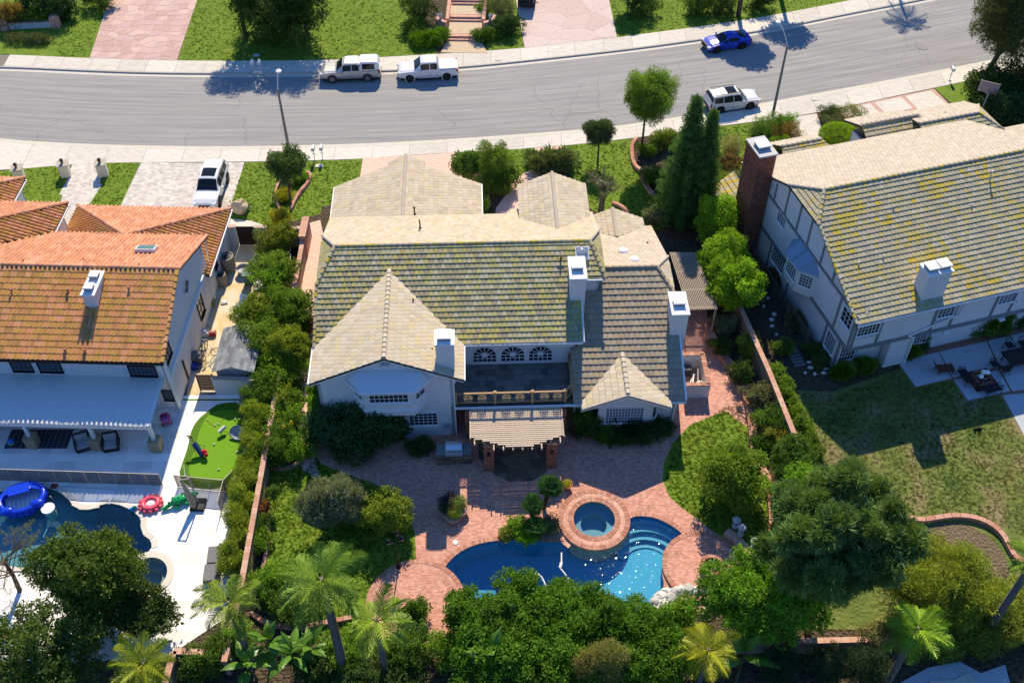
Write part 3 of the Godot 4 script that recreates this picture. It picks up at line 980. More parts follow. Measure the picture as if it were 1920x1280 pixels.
func s_tile(w: float, l: float) -> ArrayMesh:
	var key := "s%.3f_%.3f" % [w, l]
	if tile_mesh.has(key):
		return tile_mesh[key]
	var m := MB.new()
	var seg := 8
	var pts := []
	for i in seg + 1:
		var k := float(i) / seg
		var y := .095 * sin(PI * k / .68) if k < .68 else -.028 * sin(PI * (k - .68) / .32)
		pts.append(Vector2((k - .5) * w, y))
	for i in seg:
		var p: Vector2 = pts[i]
		var q: Vector2 = pts[i + 1]
		var n0 := Vector3(-(q.y - p.y), q.x - p.x, 0).normalized()
		var a := Vector3(p.x, p.y * .86 + .02, -l / 2 - .05)
		var b := Vector3(q.x, q.y * .86 + .02, -l / 2 - .05)
		var d := Vector3(q.x, q.y + .045, l / 2)
		var e := Vector3(p.x, p.y + .045, l / 2)
		m.facing(a, b, d, e, n0)
		m.facing(e, d, d + Vector3.DOWN * .05, e + Vector3.DOWN * .05, Vector3(0, 0, 1))
	tile_mesh[key] = m.mesh()
	return tile_mesh[key]

func plane(poly: PackedVector2Array, f: Array, pal: Array, key: String, w := .30, l := .36, barrel := false, moss := 0.0):
	var g := Vector2(f[1], f[2])
	var p := g.length()
	var d := -g / p
	var e := Vector2(d.y, -d.x)
	var ca := 1.0 / sqrt(1 + p * p)
	var lp := l * ca
	var slope := Vector3(d.x * ca, -p * ca, d.y * ca)
	var bx := Vector3(e.x, 0, e.y)
	var up := slope.cross(bx)
	if up.y < 0:
		bx = -bx
		e = -e
		up = -up
	var lo := Vector2(1e9, 1e9)
	var hi := -lo
	for q in poly:
		var st := Vector2(q.dot(e), q.dot(d))
		lo = lo.min(st)
		hi = hi.max(st)
	var ix := Geometry2D.triangulate_polygon(poly)
	for i in range(0, ix.size(), 3):
		var q := []
		for k in 3:
			q.append(Vector3(poly[ix[i + k]].x, hat(poly[ix[i + k]], f) - .012, poly[ix[i + k]].y))
		decks.facing(q[0], q[1], q[2], q[2], up)
		var dn := Vector3.DOWN * .14
		decks.facing(q[0] + dn, q[1] + dn, q[2] + dn, q[2] + dn, -up)
	for i in poly.size():
		var a := Vector3(poly[i].x, hat(poly[i], f) - .012, poly[i].y)
		var j := (i + 1) % poly.size()
		var b := Vector3(poly[j].x, hat(poly[j], f) - .012, poly[j].y)
		decks.quad(a, b, b + Vector3.DOWN * .14, a + Vector3.DOWN * .14)
	var full := w * lp
	var row := 0
	var t := hi.y
	while t > lo.y + .02:
		var s := lo.x - (0.0 if row % 2 == 0 or barrel else w / 2) - w
		while s < hi.x + w:
			var r := PackedVector2Array()
			for k in [[0, -lp], [w, -lp], [w, 0], [0, 0]]:
				r.append(e * (s + k[0]) + d * (t + k[1]))
			var c := (r[0] + r[2]) / 2
			var mo := moss_noise.get_noise_2d(c.x * 14, c.y * 14) * .5 + .5
			var n := pal.size()
			var id := rng.randi() % n
			if moss > 0:
				id = n - 1 - rng.randi() % 3 if rng.randf() < clampf(moss * (mo * 5.0 - 2.5), .02, .75) else rng.randi() % (n - 2)
			var got := Geometry2D.intersect_polygons(r, poly)
			var area := 0.0
			for piece in got:
				area += absf(area_of(piece))
			if area > full * .985 or (barrel and area > full * .5):
				var o := Vector3(c.x, hat(c, f) + rng.randf_range(-.004, .006), c.y)
				tiles.append([Transform3D(Basis(bx, up, slope).rotated(up, rng.randf_range(-.012, .012)), o), id, key, w, l, barrel])
			elif area > full * .03 and not barrel:
				for piece in got:
					cut_tiles.col = Color(pal[id][0], pal[id][1], pal[id][2])
					prism_on(piece, f, d, t - lp, lp)
			s += w
		t -= lp
		row += 1

func area_of(p: PackedVector2Array) -> float:
	var a := 0.0
	for i in p.size():
		a += p[i].cross(p[(i + 1) % p.size()])
	return a / 2

func prism_on(p: PackedVector2Array, f: Array, d: Vector2, t0: float, lp: float):
	var top := []
	for q in p:
		top.append(Vector3(q.x, hat(q, f) + lerpf(.014, .072, clampf((q.dot(d) - t0) / lp, 0, 1)), q.y))
	var c := Vector3.ZERO
	for q in top:
		c += q / top.size()
	for i in range(1, top.size() - 1):
		cut_tiles.facing(top[0], top[i], top[i + 1], top[i + 1], Vector3.UP)
	for i in top.size():
		var a: Vector3 = top[i]
		var b: Vector3 = top[(i + 1) % top.size()]
		cut_tiles.facing(a, b, b + Vector3.DOWN * .06, a + Vector3.DOWN * .06, (a + b) / 2 - c)

func roof_begin():
	tiles = []
	cut_tiles = MB.new()
	decks = MB.new()
	moss_noise.frequency = .02
	moss_noise.seed = 5

const PALS := {"mossy": MOSSY, "tan": TAN, "brown": BROWN, "clay": CLAY, "claymoss": CLAY_MOSS, "slate": SLATE, "pale": PALE}

func tile_color(key: String, id: int) -> Color:
	var q: Array = PALS[key][id]
	return Color(q[0], q[1], q[2])

func tile_mat(key: String, id: int) -> Material:
	return M("tile_%s_%d" % [key, id], tile_color(key, id), .82, noise_tex("tile_m", 256, .03, [.72, 1.0, .88, 1.06], 4, 5), 1.1, grain, .5)

func roof_end(house: Node3D, deck_mat: Material) -> MeshInstance3D:
	var roof := put("roof", decks, deck_mat, house)
	var eye := house.transform.affine_inverse() * EYE
	for q in tiles:
		q.append((q[0].origin - eye).length() + (30.0 if (q[0].basis.y as Vector3).dot(eye - q[0].origin) < 6.0 else 0.0))
	tiles.sort_custom(func(a, b): return a[6] < b[6])
	var groups := {}
	for i in tiles.size():
		var q: Array = tiles[i]
		var mesh: Mesh = s_tile(q[3], q[4]) if q[5] else flat_tile(q[3], q[4])
		if i < 290:
			var o := put("roof_tile", mesh, tile_mat(q[2], q[1]), roof)
			o.transform = q[0]
		else:
			if not groups.has(mesh):
				groups[mesh] = [[], []]
			groups[mesh][0].append(q[0])
			groups[mesh][1].append(tile_color(q[2], q[1]) * rng.randf_range(.92, 1.07))
	var mv := MV("tiles_many", .82, noise_tex("tile_m", 256, .03, [.72, 1.0, .88, 1.06], 4, 5), 1.1)
	for mesh in groups:
		kind(many("roof_tiles", mesh, mv, groups[mesh][0], groups[mesh][1], roof), "stuff")
	if cut_tiles.v.size():
		kind(put("trimmed_tiles", cut_tiles, mv, roof), "stuff")
	return roof

func ridge(roof: Node3D, a: Vector3, b: Vector3, key: String, r := .13, step := .38):
	var k := "cap%.2f" % r
	if not tile_mesh.has(k):
		var m := MB.new()
		for i in 6:
			var a0 := PI * i / 6.0
			var a1 := PI * (i + 1) / 6.0
			var o0 := Vector3(cos(a0), sin(a0) * .8, 0)
			var o1 := Vector3(cos(a1), sin(a1) * .8, 0)
			m.facing(o0 * r * .88 + Vector3(0, .02, -step / 2 - .03), o1 * r * .88 + Vector3(0, .02, -step / 2 - .03), o1 * r + Vector3(0, .05, step / 2), o0 * r + Vector3(0, .05, step / 2), o0 + o1)
			m.facing(o0 * r + Vector3(0, .05, step / 2), o1 * r + Vector3(0, .05, step / 2), o1 * r * .7 + Vector3(0, .0, step / 2), o0 * r * .7 + Vector3(0, .0, step / 2), Vector3(0, 0, 1))
		tile_mesh[k] = m.mesh()
	var n := int(maxf(1, (b - a).length() / step))
	var z := (a - b).normalized()
	var x := Vector3.UP.cross(z).normalized()
	for i in n:
		var id: int = rng.randi() % (PALS[key] as Array).size()
		var o := put("ridge_tile", tile_mesh[k], tile_mat(key, id), roof)
		o.transform = Transform3D(Basis(x, z.cross(x), z), a.lerp(b, (i + .5) / n))

func wall(m: MB, p: Vector2, q: Vector2, outline: PackedVector2Array, thick := .18):
	var d := (q - p).normalized()
	var out := V(Vector2(-d.y, d.x))
	var ix := Geometry2D.triangulate_polygon(outline)
	for i in range(0, ix.size(), 3):
		var w := []
		for k in 3:
			w.append(V(p + d * outline[ix[i + k]].x, outline[ix[i + k]].y))
		m.facing(w[0], w[1], w[2], w[2], out)
		m.facing(w[0] - out * thick, w[1] - out * thick, w[2] - out * thick, w[2] - out * thick, -out)
	var mid := Vector2.ZERO
	for k in outline:
		mid += k / outline.size()
	for i in outline.size():
		var a := outline[i]
		var b := outline[(i + 1) % outline.size()]
		var A := V(p + d * a.x, a.y)
		var B := V(p + d * b.x, b.y)
		var o2 := (a + b) / 2 - mid
		m.facing(A, B, B - out * thick, A - out * thick, V(d * o2.x, o2.y))

func wall_box(m: MB, p: Vector2, q: Vector2, y0: float, y1: float, thick := .18):
	var l := p.distance_to(q)
	wall(m, p, q, pl([0, y0, l, y0, l, y1, 0, y1]), thick)

func window(parent: Node3D, at: Vector3, right: Vector3, w: float, h: float, nx: int, ny: int, frame: Material, pane_mat: Material, trim := .07, label := "") -> Node3D:
	var root := Node3D.new()
	root.name = "window"
	parent.add_child(root, true)
	root.position = at
	root.rotation.y = atan2(-right.z, right.x)
	if label:
		root.set_meta("label", label)
	var m := MB.new()
	for s in [-1, 1]:
		m.box(Vector3(s * (w / 2 + trim / 2), 0, .03), Vector3(trim, h + trim * 2, .07))
		m.box(Vector3(0, s * (h / 2 + trim / 2), .028), Vector3(w, trim, .065))
	m.bx(0, -h / 2 - trim - .02, .05, w + trim * 2.6, .04, .13)
	for i in range(1, nx):
		m.bx(-w / 2 + w * i / nx, 0, .022, .032, h, .03)
	for j in range(1, ny):
		m.bx(0, -h / 2 + h * j / ny, .02, w, .032, .026)
	put("frame", m, frame, root)
	var box := MB.new()
	box.box(Vector3.ZERO, Vector3(w / nx, h / ny, .012))
	var bm := box.mesh()
	for i in nx:
		for j in ny:
			put("pane", bm, pane_mat, root, Vector3(-w / 2 + w * (i + .5) / nx, -h / 2 + h * (j + .5) / ny, .008))
	return root

func chimney(parent: Node3D, u0: float, u1: float, v0: float, v1: float, y0: float, y1: float, body: Material, cap: Material, flues := 1, along_u := false) -> Node3D:
	var root := Node3D.new()
	root.name = "chimney"
	parent.add_child(root, true)
	root.position = Vector3((u0 + u1) / 2, 0, (v0 + v1) / 2)
	var m := MB.new()
	var s := Vector2(u1 - u0, v1 - v0)
	m.box(Vector3(0, (y0 + y1 - .1) / 2, 0), Vector3(s.x - .14, y1 - .1 - y0, s.y - .14))
	put("stack", m, body, root)
	m = MB.new()
	m.bx(0, y1 - .06, 0, s.x, .12, s.y)
	put("cap", m, cap, root)
	for k in flues:
		var off := (k - (flues - 1) / 2.0) * (s.x if along_u else s.y) / flues * .98
		var c := Vector3(off, 0, 0) if along_u else Vector3(0, 0, off)
		var fw := minf(s.x, s.y) * .68
		if flues > 1:
			fw *= .95
		m = MB.new()
		m.box(c + Vector3(0, y1 + .13, 0), Vector3(fw * .8, .26, fw * .8))
		for j in 3:
			m.box(c + Vector3(0, y1 + .06 + j * .08, 0), Vector3(fw * .9, .025, fw * .9))
		put("louvre", m, M("flue_metal", lin(.42, .42, .42), .5), root)
		m = MB.new()
		var lid := PackedVector2Array()
		m.box(c + Vector3(0, y1 + .26, 0), Vector3(fw, .05, fw))
		m.prism(PackedVector2Array([Vector2(c.x - fw * .46, c.z - fw * .46), Vector2(c.x + fw * .46, c.z - fw * .46), Vector2(c.x + fw * .46, c.z + fw * .46), Vector2(c.x - fw * .46, c.z + fw * .46)]), y1 + .28, y1 + .305)
		put("flue_lid", m, M("flue_white", lin(.78, .78, .77), .5), root)
	return root

func board(m: MB, a: Vector3, b: Vector3, h := .17, w := .045):
	m.bar(a, b, w, h)

func roof_pipe(parent: Node3D, at: Vector3, h: float, mat: Material, hat_ := false):
	var m := MB.new()
	m.cyl(at - Vector3(0, .2, 0), at + Vector3(0, h, 0), .055, .05, 8)
	m.cyl(at - Vector3(0, .02, 0), at + Vector3(0, .05, 0), .13, .06, 8)
	if hat_:
		m.cyl(at + Vector3(0, h, 0), at + Vector3(0, h + .09, 0), .11, .07, 8)
	put("vent_pipe", m, mat, parent)

func main_house():
	var h := thing("tile_roofed_house", "white house with brown tile roofs, three white chimneys and a rear balcony", "house", Vector3.ZERO, .034)
	var deck_mat := M("roof_deck", lin(.055, .045, .036), .9)
	roof_begin()
	var K := .45
	var rear := [5.5 + K * 5.33, 0.0, -K]
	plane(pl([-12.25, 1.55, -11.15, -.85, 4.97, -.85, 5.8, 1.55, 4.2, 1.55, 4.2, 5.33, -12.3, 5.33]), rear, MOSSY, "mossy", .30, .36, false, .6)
	var front := [5.5 + K * 6.9, 0.0, K]
	plane(pl([-12.25, -3.1, -12.3, -6.9, .1, -6.9, .1, -7.9, .75, -7.9, .75, -6.9, 5.8, -6.9, 5.8, -3.1, 4.97, -.85, -11.15, -.85]), front, TAN, "tan")
	plane(pl([-12.26, -3.1, -11.15, -.85, -12.26, 1.55]), [8.25 + .95 * 11.15, .95, 0.0], MOSSY, "mossy", .30, .36, false, .5)
	plane(pl([5.81, -3.1, 5.81, 1.55, 4.97, -.85]), [8.25 + 1.25 * 4.97, -1.25, 0.0], MOSSY, "mossy", .30, .36, false, .6)
	plane(pl([-12.3, 8.22, -12.3, 5.33, -7.72, .7, -7.72, 8.22]), [5.5 + K * 12.3, K, 0.0], TAN, "tan", .32, .40)
	plane(pl([-7.72, 8.22, -7.72, .7, -3.14, 5.33, -3.14, 8.22]), [5.5 - K * 3.14, -K, 0.0], TAN, "tan", .32, .40)
	plane(pl([3.5, 8.05, 3.5, 4.7, 3.9, 4.7, 3.9, 1.25, 5.5, 1.25, 5.5, -.18, 9.35, -.18, 10.35, 1.6, 10.42, 8.05]), [6.5 - K * .18, 0.0, -K], BROWN, "brown", .34, .42)
	plane(pl([5.5, -.18, 5.5, -8.4, 10.35, -8.4, 10.35, -1.96, 9.35, -.18]), [6.5 + K * .18, 0.0, K], PALE, "pale", .30, .36)
	plane(pl([10.36, -1.96, 9.35, -.18, 10.36, 1.6]), [6.5 + .8 * 9.35, -.8, 0.0], TAN, "tan")
	plane(pl([3.94, 8.55, 3.94, 8.05, 6.72, 5.1, 6.72, 8.55]), [2.86 - K * 3.94, K, 0.0], TAN, "tan", .34, .42)
	plane(pl([6.72, 8.55, 6.72, 5.1, 9.5, 8.05, 9.5, 8.55]), [2.86 + K * 9.5, -K, 0.0], TAN, "tan", .34, .42)
	plane(pl([-12.83, -13.7, -8.7, -13.7, -8.7, -14.2, -7.35, -14.2, -7.35, -6.2, -12.83, -6.2]), [2.8 + K * 12.83, K, 0.0], TAN, "tan", .32, .38)
	plane(pl([-7.35, -14.2, -6.0, -14.2, -6.0, -13.7, -1.87, -13.7, -1.87, -6.2, -7.35, -6.2]), [2.8 - K * 1.87, -K, 0.0], TAN, "tan", .32, .38)
	plane(pl([.7, -9.35, 3.1, -9.35, 3.1, -3.2, .7, -5.6]), [6.05 - K * .7, K, 0.0], TAN, "tan", .32, .38)
	plane(pl([3.1, -9.35, 5.5, -9.35, 5.5, -5.6, 3.1, -3.2]), [6.05 + K * 5.5, -K, 0.0], TAN, "tan", .32, .38)
	plane(pl([5.3, -9.2, 7.55, -9.2, 7.55, -6.1, 5.3, -8.2]), [2.9 - K * 5.3, K, 0.0], TAN, "tan", .32, .38)
	plane(pl([7.55, -9.2, 9.8, -9.2, 9.8, -8.2, 7.55, -6.1]), [2.9 + K * 9.8, -K, 0.0], TAN, "tan", .32, .38)
	var roof := roof_end(h, deck_mat)
	ridge(roof, Vector3(-11.15, 8.25, -.85), Vector3(4.97, 8.25, -.85), "slate")
	ridge(roof, Vector3(-12.25, 7.2, 1.55), Vector3(-11.15, 8.25, -.85), "slate", .14)
	ridge(roof, Vector3(-12.25, 7.2, -3.1), Vector3(-11.15, 8.25, -.85), "pale", .14)
	ridge(roof, Vector3(5.8, 7.2, 1.55), Vector3(4.97, 8.25, -.85), "mossy", .14)
	ridge(roof, Vector3(5.8, 7.2, -3.1), Vector3(4.97, 8.25, -.85), "tan", .14)
	ridge(roof, Vector3(-12.28, 5.52, 5.33), Vector3(-12.25, 7.2, 1.55), "slate", .1)
	ridge(roof, Vector3(-7.72, 7.58, 8.2), Vector3(-7.72, 7.58, .7), "tan", .15)
	ridge(roof, Vector3(5.6, 6.5, -.18), Vector3(9.35, 6.5, -.18), "brown")
	ridge(roof, Vector3(10.35, 5.7, 1.6), Vector3(9.35, 6.5, -.18), "brown")
	ridge(roof, Vector3(10.35, 5.7, -1.96), Vector3(9.35, 6.5, -.18), "pale")
	ridge(roof, Vector3(6.72, 4.11, 8.5), Vector3(6.72, 4.11, 5.1), "pale", .15)
	ridge(roof, Vector3(-7.35, 5.27, -14.2), Vector3(-7.35, 5.27, -6.2), "pale", .12)
	ridge(roof, Vector3(3.1, 7.13, -9.35), Vector3(3.1, 7.13, -3.2), "pale", .12)
	ridge(roof, Vector3(7.55, 3.92, -9.2), Vector3(7.55, 3.92, -6.1), "pale", .12)
	var slab_edge := tile_mat("pale", 1)
	for e in [[Vector3(3.96, 2.9, 8.56), Vector3(6.72, 4.13, 8.56)], [Vector3(6.72, 4.13, 8.56), Vector3(9.48, 2.9, 8.56)]]:
		var n := 8
		for i in n:
			var m := MB.new()
			m.bar((e[0] as Vector3).lerp(e[1], i / float(n)), (e[0] as Vector3).lerp(e[1], (i + .97) / n), .16, .15)
			put("rake_tile", m, tile_mat("pale", i % 5), roof)

	var w := MB.new()
	wall(w, Vector2(-11.9, 7.97), Vector2(-3.84, 7.97), pl([0, -.05, 8.06, -.05, 8.06, 5.62, 4.18, 7.38, 0, 5.5]))
	wall(w, Vector2(-11.9, -6.4), Vector2(-11.9, 7.97), pl([0, -.05, 14.37, -.05, 14.37, 5.5, 11.5, 5.5, 7.95, 7.0, 3.3, 7.0, 0, 5.55]))
	wall_box(w, Vector2(-3.84, 7.97), Vector2(-3.84, 4.62), -.05, 5.6)
	wall_box(w, Vector2(-3.84, 4.62), Vector2(3.85, 4.62), 2.7, 5.72)
	wall(w, Vector2(3.85, 4.62), Vector2(3.85, 1.2), pl([0, 2.6, 3.42, 2.6, 3.42, 7.2, 0, 5.7]))
	wall_box(w, Vector2(3.85, 1.2), Vector2(5.45, 1.2), 2.6, 7.15)
	wall(w, Vector2(5.45, 1.2), Vector2(5.45, -6.4), pl([0, 2.6, 7.6, 2.6, 7.6, 5.6, 4.3, 7.0, 0, 7.0]))
	wall_box(w, Vector2(5.45, -6.4), Vector2(-11.9, -6.4), -.05, 5.55)
	wall_box(w, Vector2(-3.84, 5.9), Vector2(3.6, 5.9), -.05, 2.7)
	wall_box(w, Vector2(3.58, 5.0), Vector2(3.58, 7.58), -.05, 2.8)
	wall_box(w, Vector2(3.58, 7.58), Vector2(9.91, 7.58), -.05, 2.95)
	wall(w, Vector2(9.91, 7.58), Vector2(9.91, -8.0), pl([0, -.05, 15.58, -.05, 15.58, 2.85, 9.5, 5.5, 6.0, 5.5, 0, 2.9]))
	wall_box(w, Vector2(9.91, -8.0), Vector2(5.5, -8.0), -.05, 2.85)
	wall(w, Vector2(4.25, 8.2), Vector2(9.2, 8.2), pl([0, 2.5, 4.95, 2.5, 4.95, 2.85, 2.47, 3.95, 0, 2.85]))
	wall_box(w, Vector2(-12.4, -13.2), Vector2(-12.4, -6.4), -.05, 2.9)
	wall_box(w, Vector2(-2.3, -6.4), Vector2(-2.3, -13.2), -.05, 2.9)
	wall(w, Vector2(-2.3, -13.2), Vector2(-12.4, -13.2), pl([0, -.05, 10.1, -.05, 10.1, 2.9, 5.05, 5.1, 0, 2.9]))
	wall_box(w, Vector2(1.0, -9.0), Vector2(1.0, -6.4), -.05, 6.0)
	wall_box(w, Vector2(5.2, -6.4), Vector2(5.2, -9.0), -.05, 6.0)
	wall(w, Vector2(5.2, -9.0), Vector2(1.0, -9.0), pl([0, -.05, 4.2, -.05, 4.2, 6.0, 2.1, 7.0, 0, 6.0]))
	wall(w, Vector2(9.4, -8.9), Vector2(5.7, -8.9), pl([0, -.05, 3.7, -.05, 3.7, 2.9, 1.85, 3.7, 0, 2.9]))
	put("wall", w, white_wall, h)
	var trim := M("white_trim", lin(.76, .76, .76), .6)
	var mg := MB.new()
	mg.bx(-7.72, 6.85, 8.0, .55, .3, .06)
	for i in 4:
		mg.bx(-7.72, 6.75 + i * .07, 8.04, .5, .02, .05)
	put("gable_vent", mg, M("vent_grey", lin(.5, .52, .54), .6), h)
	var f := MB.new()
	var dy := Vector3(0, -.16, 0)
	board(f, Vector3(-12.3, 5.5, 8.18) + dy, Vector3(-7.72, 7.56, 8.18) + dy)
	board(f, Vector3(-7.72, 7.56, 8.18) + dy, Vector3(-3.14, 5.5, 8.18) + dy)
	board(f, Vector3(3.94, 2.86, 8.52) + dy * 1.1, Vector3(6.72, 4.11, 8.52) + dy * 1.1)
	board(f, Vector3(6.72, 4.11, 8.52) + dy * 1.1, Vector3(9.5, 2.86, 8.52) + dy * 1.1)
	put("fascia", f, trim, h)
	for e in [[Vector3(-3.1, 5.45, 5.36), Vector3(-3.1, 5.45, 8.2)], [Vector3(-3.1, 5.45, 5.38), Vector3(4.2, 5.45, 5.38)], [Vector3(4.24, 5.5, 5.36), Vector3(4.24, 7.1, 1.6)], [Vector3(4.25, 7.14, 1.6), Vector3(5.8, 7.14, 1.6)], [Vector3(-12.36, 5.45, 5.3), Vector3(-12.36, 5.45, 8.2)], [Vector3(-3.84, 2.76, 8.1), Vector3(3.3, 2.76, 8.1)], [Vector3(3.3, 2.74, 8.1), Vector3(4.0, 2.74, 8.1)], [Vector3(9.5, 2.74, 8.1), Vector3(10.45, 2.74, 8.1)], [Vector3(-1.82, 2.74, -13.7), Vector3(-1.82, 2.74, -7.0)], [Vector3(-12.88, 2.74, -13.7), Vector3(-12.88, 2.74, -7.0)], [Vector3(10.47, 2.85, 8.0), Vector3(10.42, 5.6, 1.7)]]:
		var m := MB.new()
		m.bar(e[0], e[1], .11, .11)
		put("gutter", m, trim, h)
	for e in [[Vector3(-3.78, 5.4, 8.02), Vector3(-3.78, .1, 8.04)], [Vector3(9.86, 2.7, 8.06), Vector3(9.86, .1, 7.7)], [Vector3(3.62, 2.6, 7.7), Vector3(3.62, .1, 7.66)]]:
		var m := MB.new()
		m.bar(e[0], e[1], .08, .08)
		put("downspout", m, trim, h)

	var oriel := Node3D.new()
	oriel.name = "bay_window"
	h.add_child(oriel, true)
	oriel.position = Vector3(-7.62, .58, 7.97)
	var bay := PackedVector2Array([Vector2(-2.15, 0), Vector2(-1.45, .85), Vector2(1.45, .85), Vector2(2.15, 0)])
	var m2 := MB.new()
	m2.prism(bay, 2.5, 5.05)
	put("wall", m2, white_wall, oriel)
	m2 = MB.new()
	var rp := [Vector3(-2.6, 4.95, .02), Vector3(-1.68, 4.95, 1.12), Vector3(1.68, 4.95, 1.12), Vector3(2.6, 4.95, .02), Vector3(2.0, 5.75, .0), Vector3(-2.0, 5.75, .0)]
	m2.facing(rp[5], rp[4], rp[2], rp[1], Vector3(0, 1, 1))
	m2.facing(rp[0], rp[5], rp[1], rp[1], Vector3(-1, 1, 1))
	m2.facing(rp[4], rp[3], rp[2], rp[2], Vector3(1, 1, 1))
	m2.facing(rp[0], rp[1], rp[1] + Vector3(0, .1, 0), rp[0] + Vector3(0, .1, 0), Vector3(-1, 0, 1))
	put("roof", m2, M("white_sheet", lin(.60, .62, .64), .7, noise_tex("stucco", 512, .02, [.88, 1.0], 13), .4), oriel)
	m2 = MB.new()
	for i in 3:
		var a := [Vector3(-2.6, 4.9, .02), Vector3(-1.68, 4.9, 1.12), Vector3(1.68, 4.9, 1.12), Vector3(2.6, 4.9, .02)]
		m2.bar(a[i], a[i + 1], .06, .14)
		var b := [Vector3(-2.15, 3.72, .02), Vector3(-1.47, 3.72, .88), Vector3(1.47, 3.72, .88), Vector3(2.15, 3.72, .02)]
		m2.bar(b[i], b[i + 1], .1, .07)
		m2.bar(b[i] - Vector3(0, .75, 0), b[i + 1] - Vector3(0, .75, 0), .1, .09)
	for q in [Vector3(-.72, 3.33, .86), Vector3(.72, 3.33, .86)]:
		for s in [-1, 1]:
			m2.box(q + Vector3(s * .5, 0, 0), Vector3(.05, .42, .03))
			m2.box(q + Vector3(0, s * .2, 0), Vector3(1.05, .05, .03))
	put("moulding", m2, trim, oriel)
	window(oriel, Vector3(0, 4.3, .86), Vector3.RIGHT, 2.25, .92, 8, 3, trim, glass)
	window(oriel, Vector3(-1.82, 4.3, .44), Vector3(.7, 0, .85), .78, .9, 2, 3, trim, glass)
	window(oriel, Vector3(1.82, 4.3, .44), Vector3(.7, 0, -.85), .78, .9, 2, 3, trim, glass)
	window(h, Vector3(-5.78, 1.7, 7.98), Vector3.RIGHT, 1.7, 1.12, 6, 4, trim, glass)
	window(h, Vector3(-8.6, 1.55, 7.98), Vector3.RIGHT, 1.7, 1.1, 4, 3, trim, glass)
	m2 = MB.new()
	m2.bx(-4.45, 1.05, 8.05, .26, .38, .16)
	m2.bx(-4.12, 1.1, 8.05, .34, .26, .12)
	m2.bar(Vector3(-4.1, .95, 8.03), Vector3(-4.1, .1, 8.03), .04, .04)
	put("meter_box", m2, M("meter_grey", lin(.35, .37, .4), .6), h)

	for u in [-1.88, -.11, 1.64]:
		arched_window(h, Vector3(u, 3.14, 4.63), 1.44, trim)
	var lampm := MB.new()
	lampm.lathe(Vector3(3.35, 5.0, 4.78), [Vector2(.02, -.2), Vector2(.11, -.02), Vector2(.12, .02), Vector2(.03, .1)], 8)
	put("wall_lantern", lampm, M("brass", lin(.25, .2, .08), .4), h)
	m2 = MB.new()
	m2.prism(pl([4.75, 7.6, 5.2, 8.14, 8.35, 8.14, 8.8, 7.6]), -.05, 2.55)
	put("bay_wall", m2, white_wall, h)
	window(h, Vector3(6.72, 1.86, 8.15), Vector3.RIGHT, 2.3, 1.58, 12, 6, trim, M("blue_glass", lin(.10, .15, .22), .1))
	window(h, Vector3(4.95, 1.75, 7.88), Vector3(.64, 0, .77), .5, 1.25, 1, 1, trim, glass)
	window(h, Vector3(8.6, 1.75, 7.88), Vector3(.64, 0, -.77), .5, 1.25, 1, 1, trim, glass)
	window(h, Vector3(3.58, 1.7, 6.5), Vector3.FORWARD, .8, 1.2, 1, 1, trim, glass)
	for u in [-2.4, -.9, .6, 2.1]:
		window(h, Vector3(u, 1.15, 5.92), Vector3.RIGHT, 1.2, 2.1, 2, 4, M("door_wood", lin(.10, .055, .03), .6), glass)

	var white_cap := M("cap_white", lin(.80, .80, .79), .7)
	chimney(h, -4.8, -3.6, 6.4, 7.66, 4.5, 8.0, white_wall, white_cap)
	chimney(h, 3.42, 4.5, .9, 2.95, 3.0, 8.55, white_wall, white_cap)
	chimney(h, 9.72, 10.85, 2.15, 4.2, 0.0, 6.5, white_wall, white_cap)
	var pipe := M("rust_pipe", lin(.17, .11, .075), .7)
	roof_pipe(h, Vector3(-5.95, 6.9, -4.0), .75, pipe)
	m2 = MB.new()
	m2.obox(Vector3(-7.35, 6.95, -3.6), Vector3(.42, .12, .25), Basis(Vector3.RIGHT, -.42))
	put("roof_vent", m2, pipe, h)
	roof_pipe(h, Vector3(-6.55, 4.95, -7.8), .55, pipe, true)
	roof_pipe(h, Vector3(-11.7, 3.35, -8.4), .2, M("grey_pipe", lin(.5, .48, .44), .6))
	roof_pipe(h, Vector3(3.05, 7.55, .45), .62, M("black_pipe", lin(.02, .02, .02), .6))
	m2 = MB.new()
	m2.bar(Vector3(2.8, 7.95, .45), Vector3(3.3, 7.95, .45), .03, .03)
	m2.bar(Vector3(3.05, 8.1, .45), Vector3(3.05, 8.3, .2), .03, .03)
	put("antenna", m2, mats["black_pipe"], h)
	roof_pipe(h, Vector3(-6.2, 6.75, 2.85), .35, mats["black_pipe"])
	roof_pipe(h, Vector3(-5.0, 6.2, 6.4), .28, M("yellow_pipe", lin(.5, .36, .04), .6))
	var sk := Node3D.new()
	sk.name = "skylight"
	h.add_child(sk, true)
	sk.transform = Transform3D(Basis(Vector3.RIGHT, atan(K)), Vector3(4.42, 7.95, .05))
	m2 = MB.new()
	m2.bx(0, .06, 0, .85, .2, .85)
	put("kerb", m2, trim, sk)
	m2 = MB.new()
	m2.bx(0, .17, 0, .74, .03, .74)
	m2.ball(Vector3(0, .17, 0), Vector3(.34, .09, .34), 12, 6)
	put("pane", m2, M("sky_glass", lin(.22, .27, .33), .12), sk)
	for q in [Vector3(7.55, 5.35, -3.0), Vector3(8.05, 6.05, -1.35)]:
		m2 = MB.new()
		m2.lathe(q, [Vector2(.33, -.05), Vector2(.34, .04), Vector2(.30, .10), Vector2(.2, .17), Vector2(0, .2)], 14)
		put("dome_vent", m2, trim, h)
	roof_pipe(h, Vector3(9.45, 4.4, -4.6), .3, mats["black_pipe"])

	m2 = MB.new()
	m2.prism(pl([-3.84, 4.62, 3.45, 4.62, 3.45, 7.3, 3.0, 7.95, -3.84, 7.95]), 2.58, 2.85)
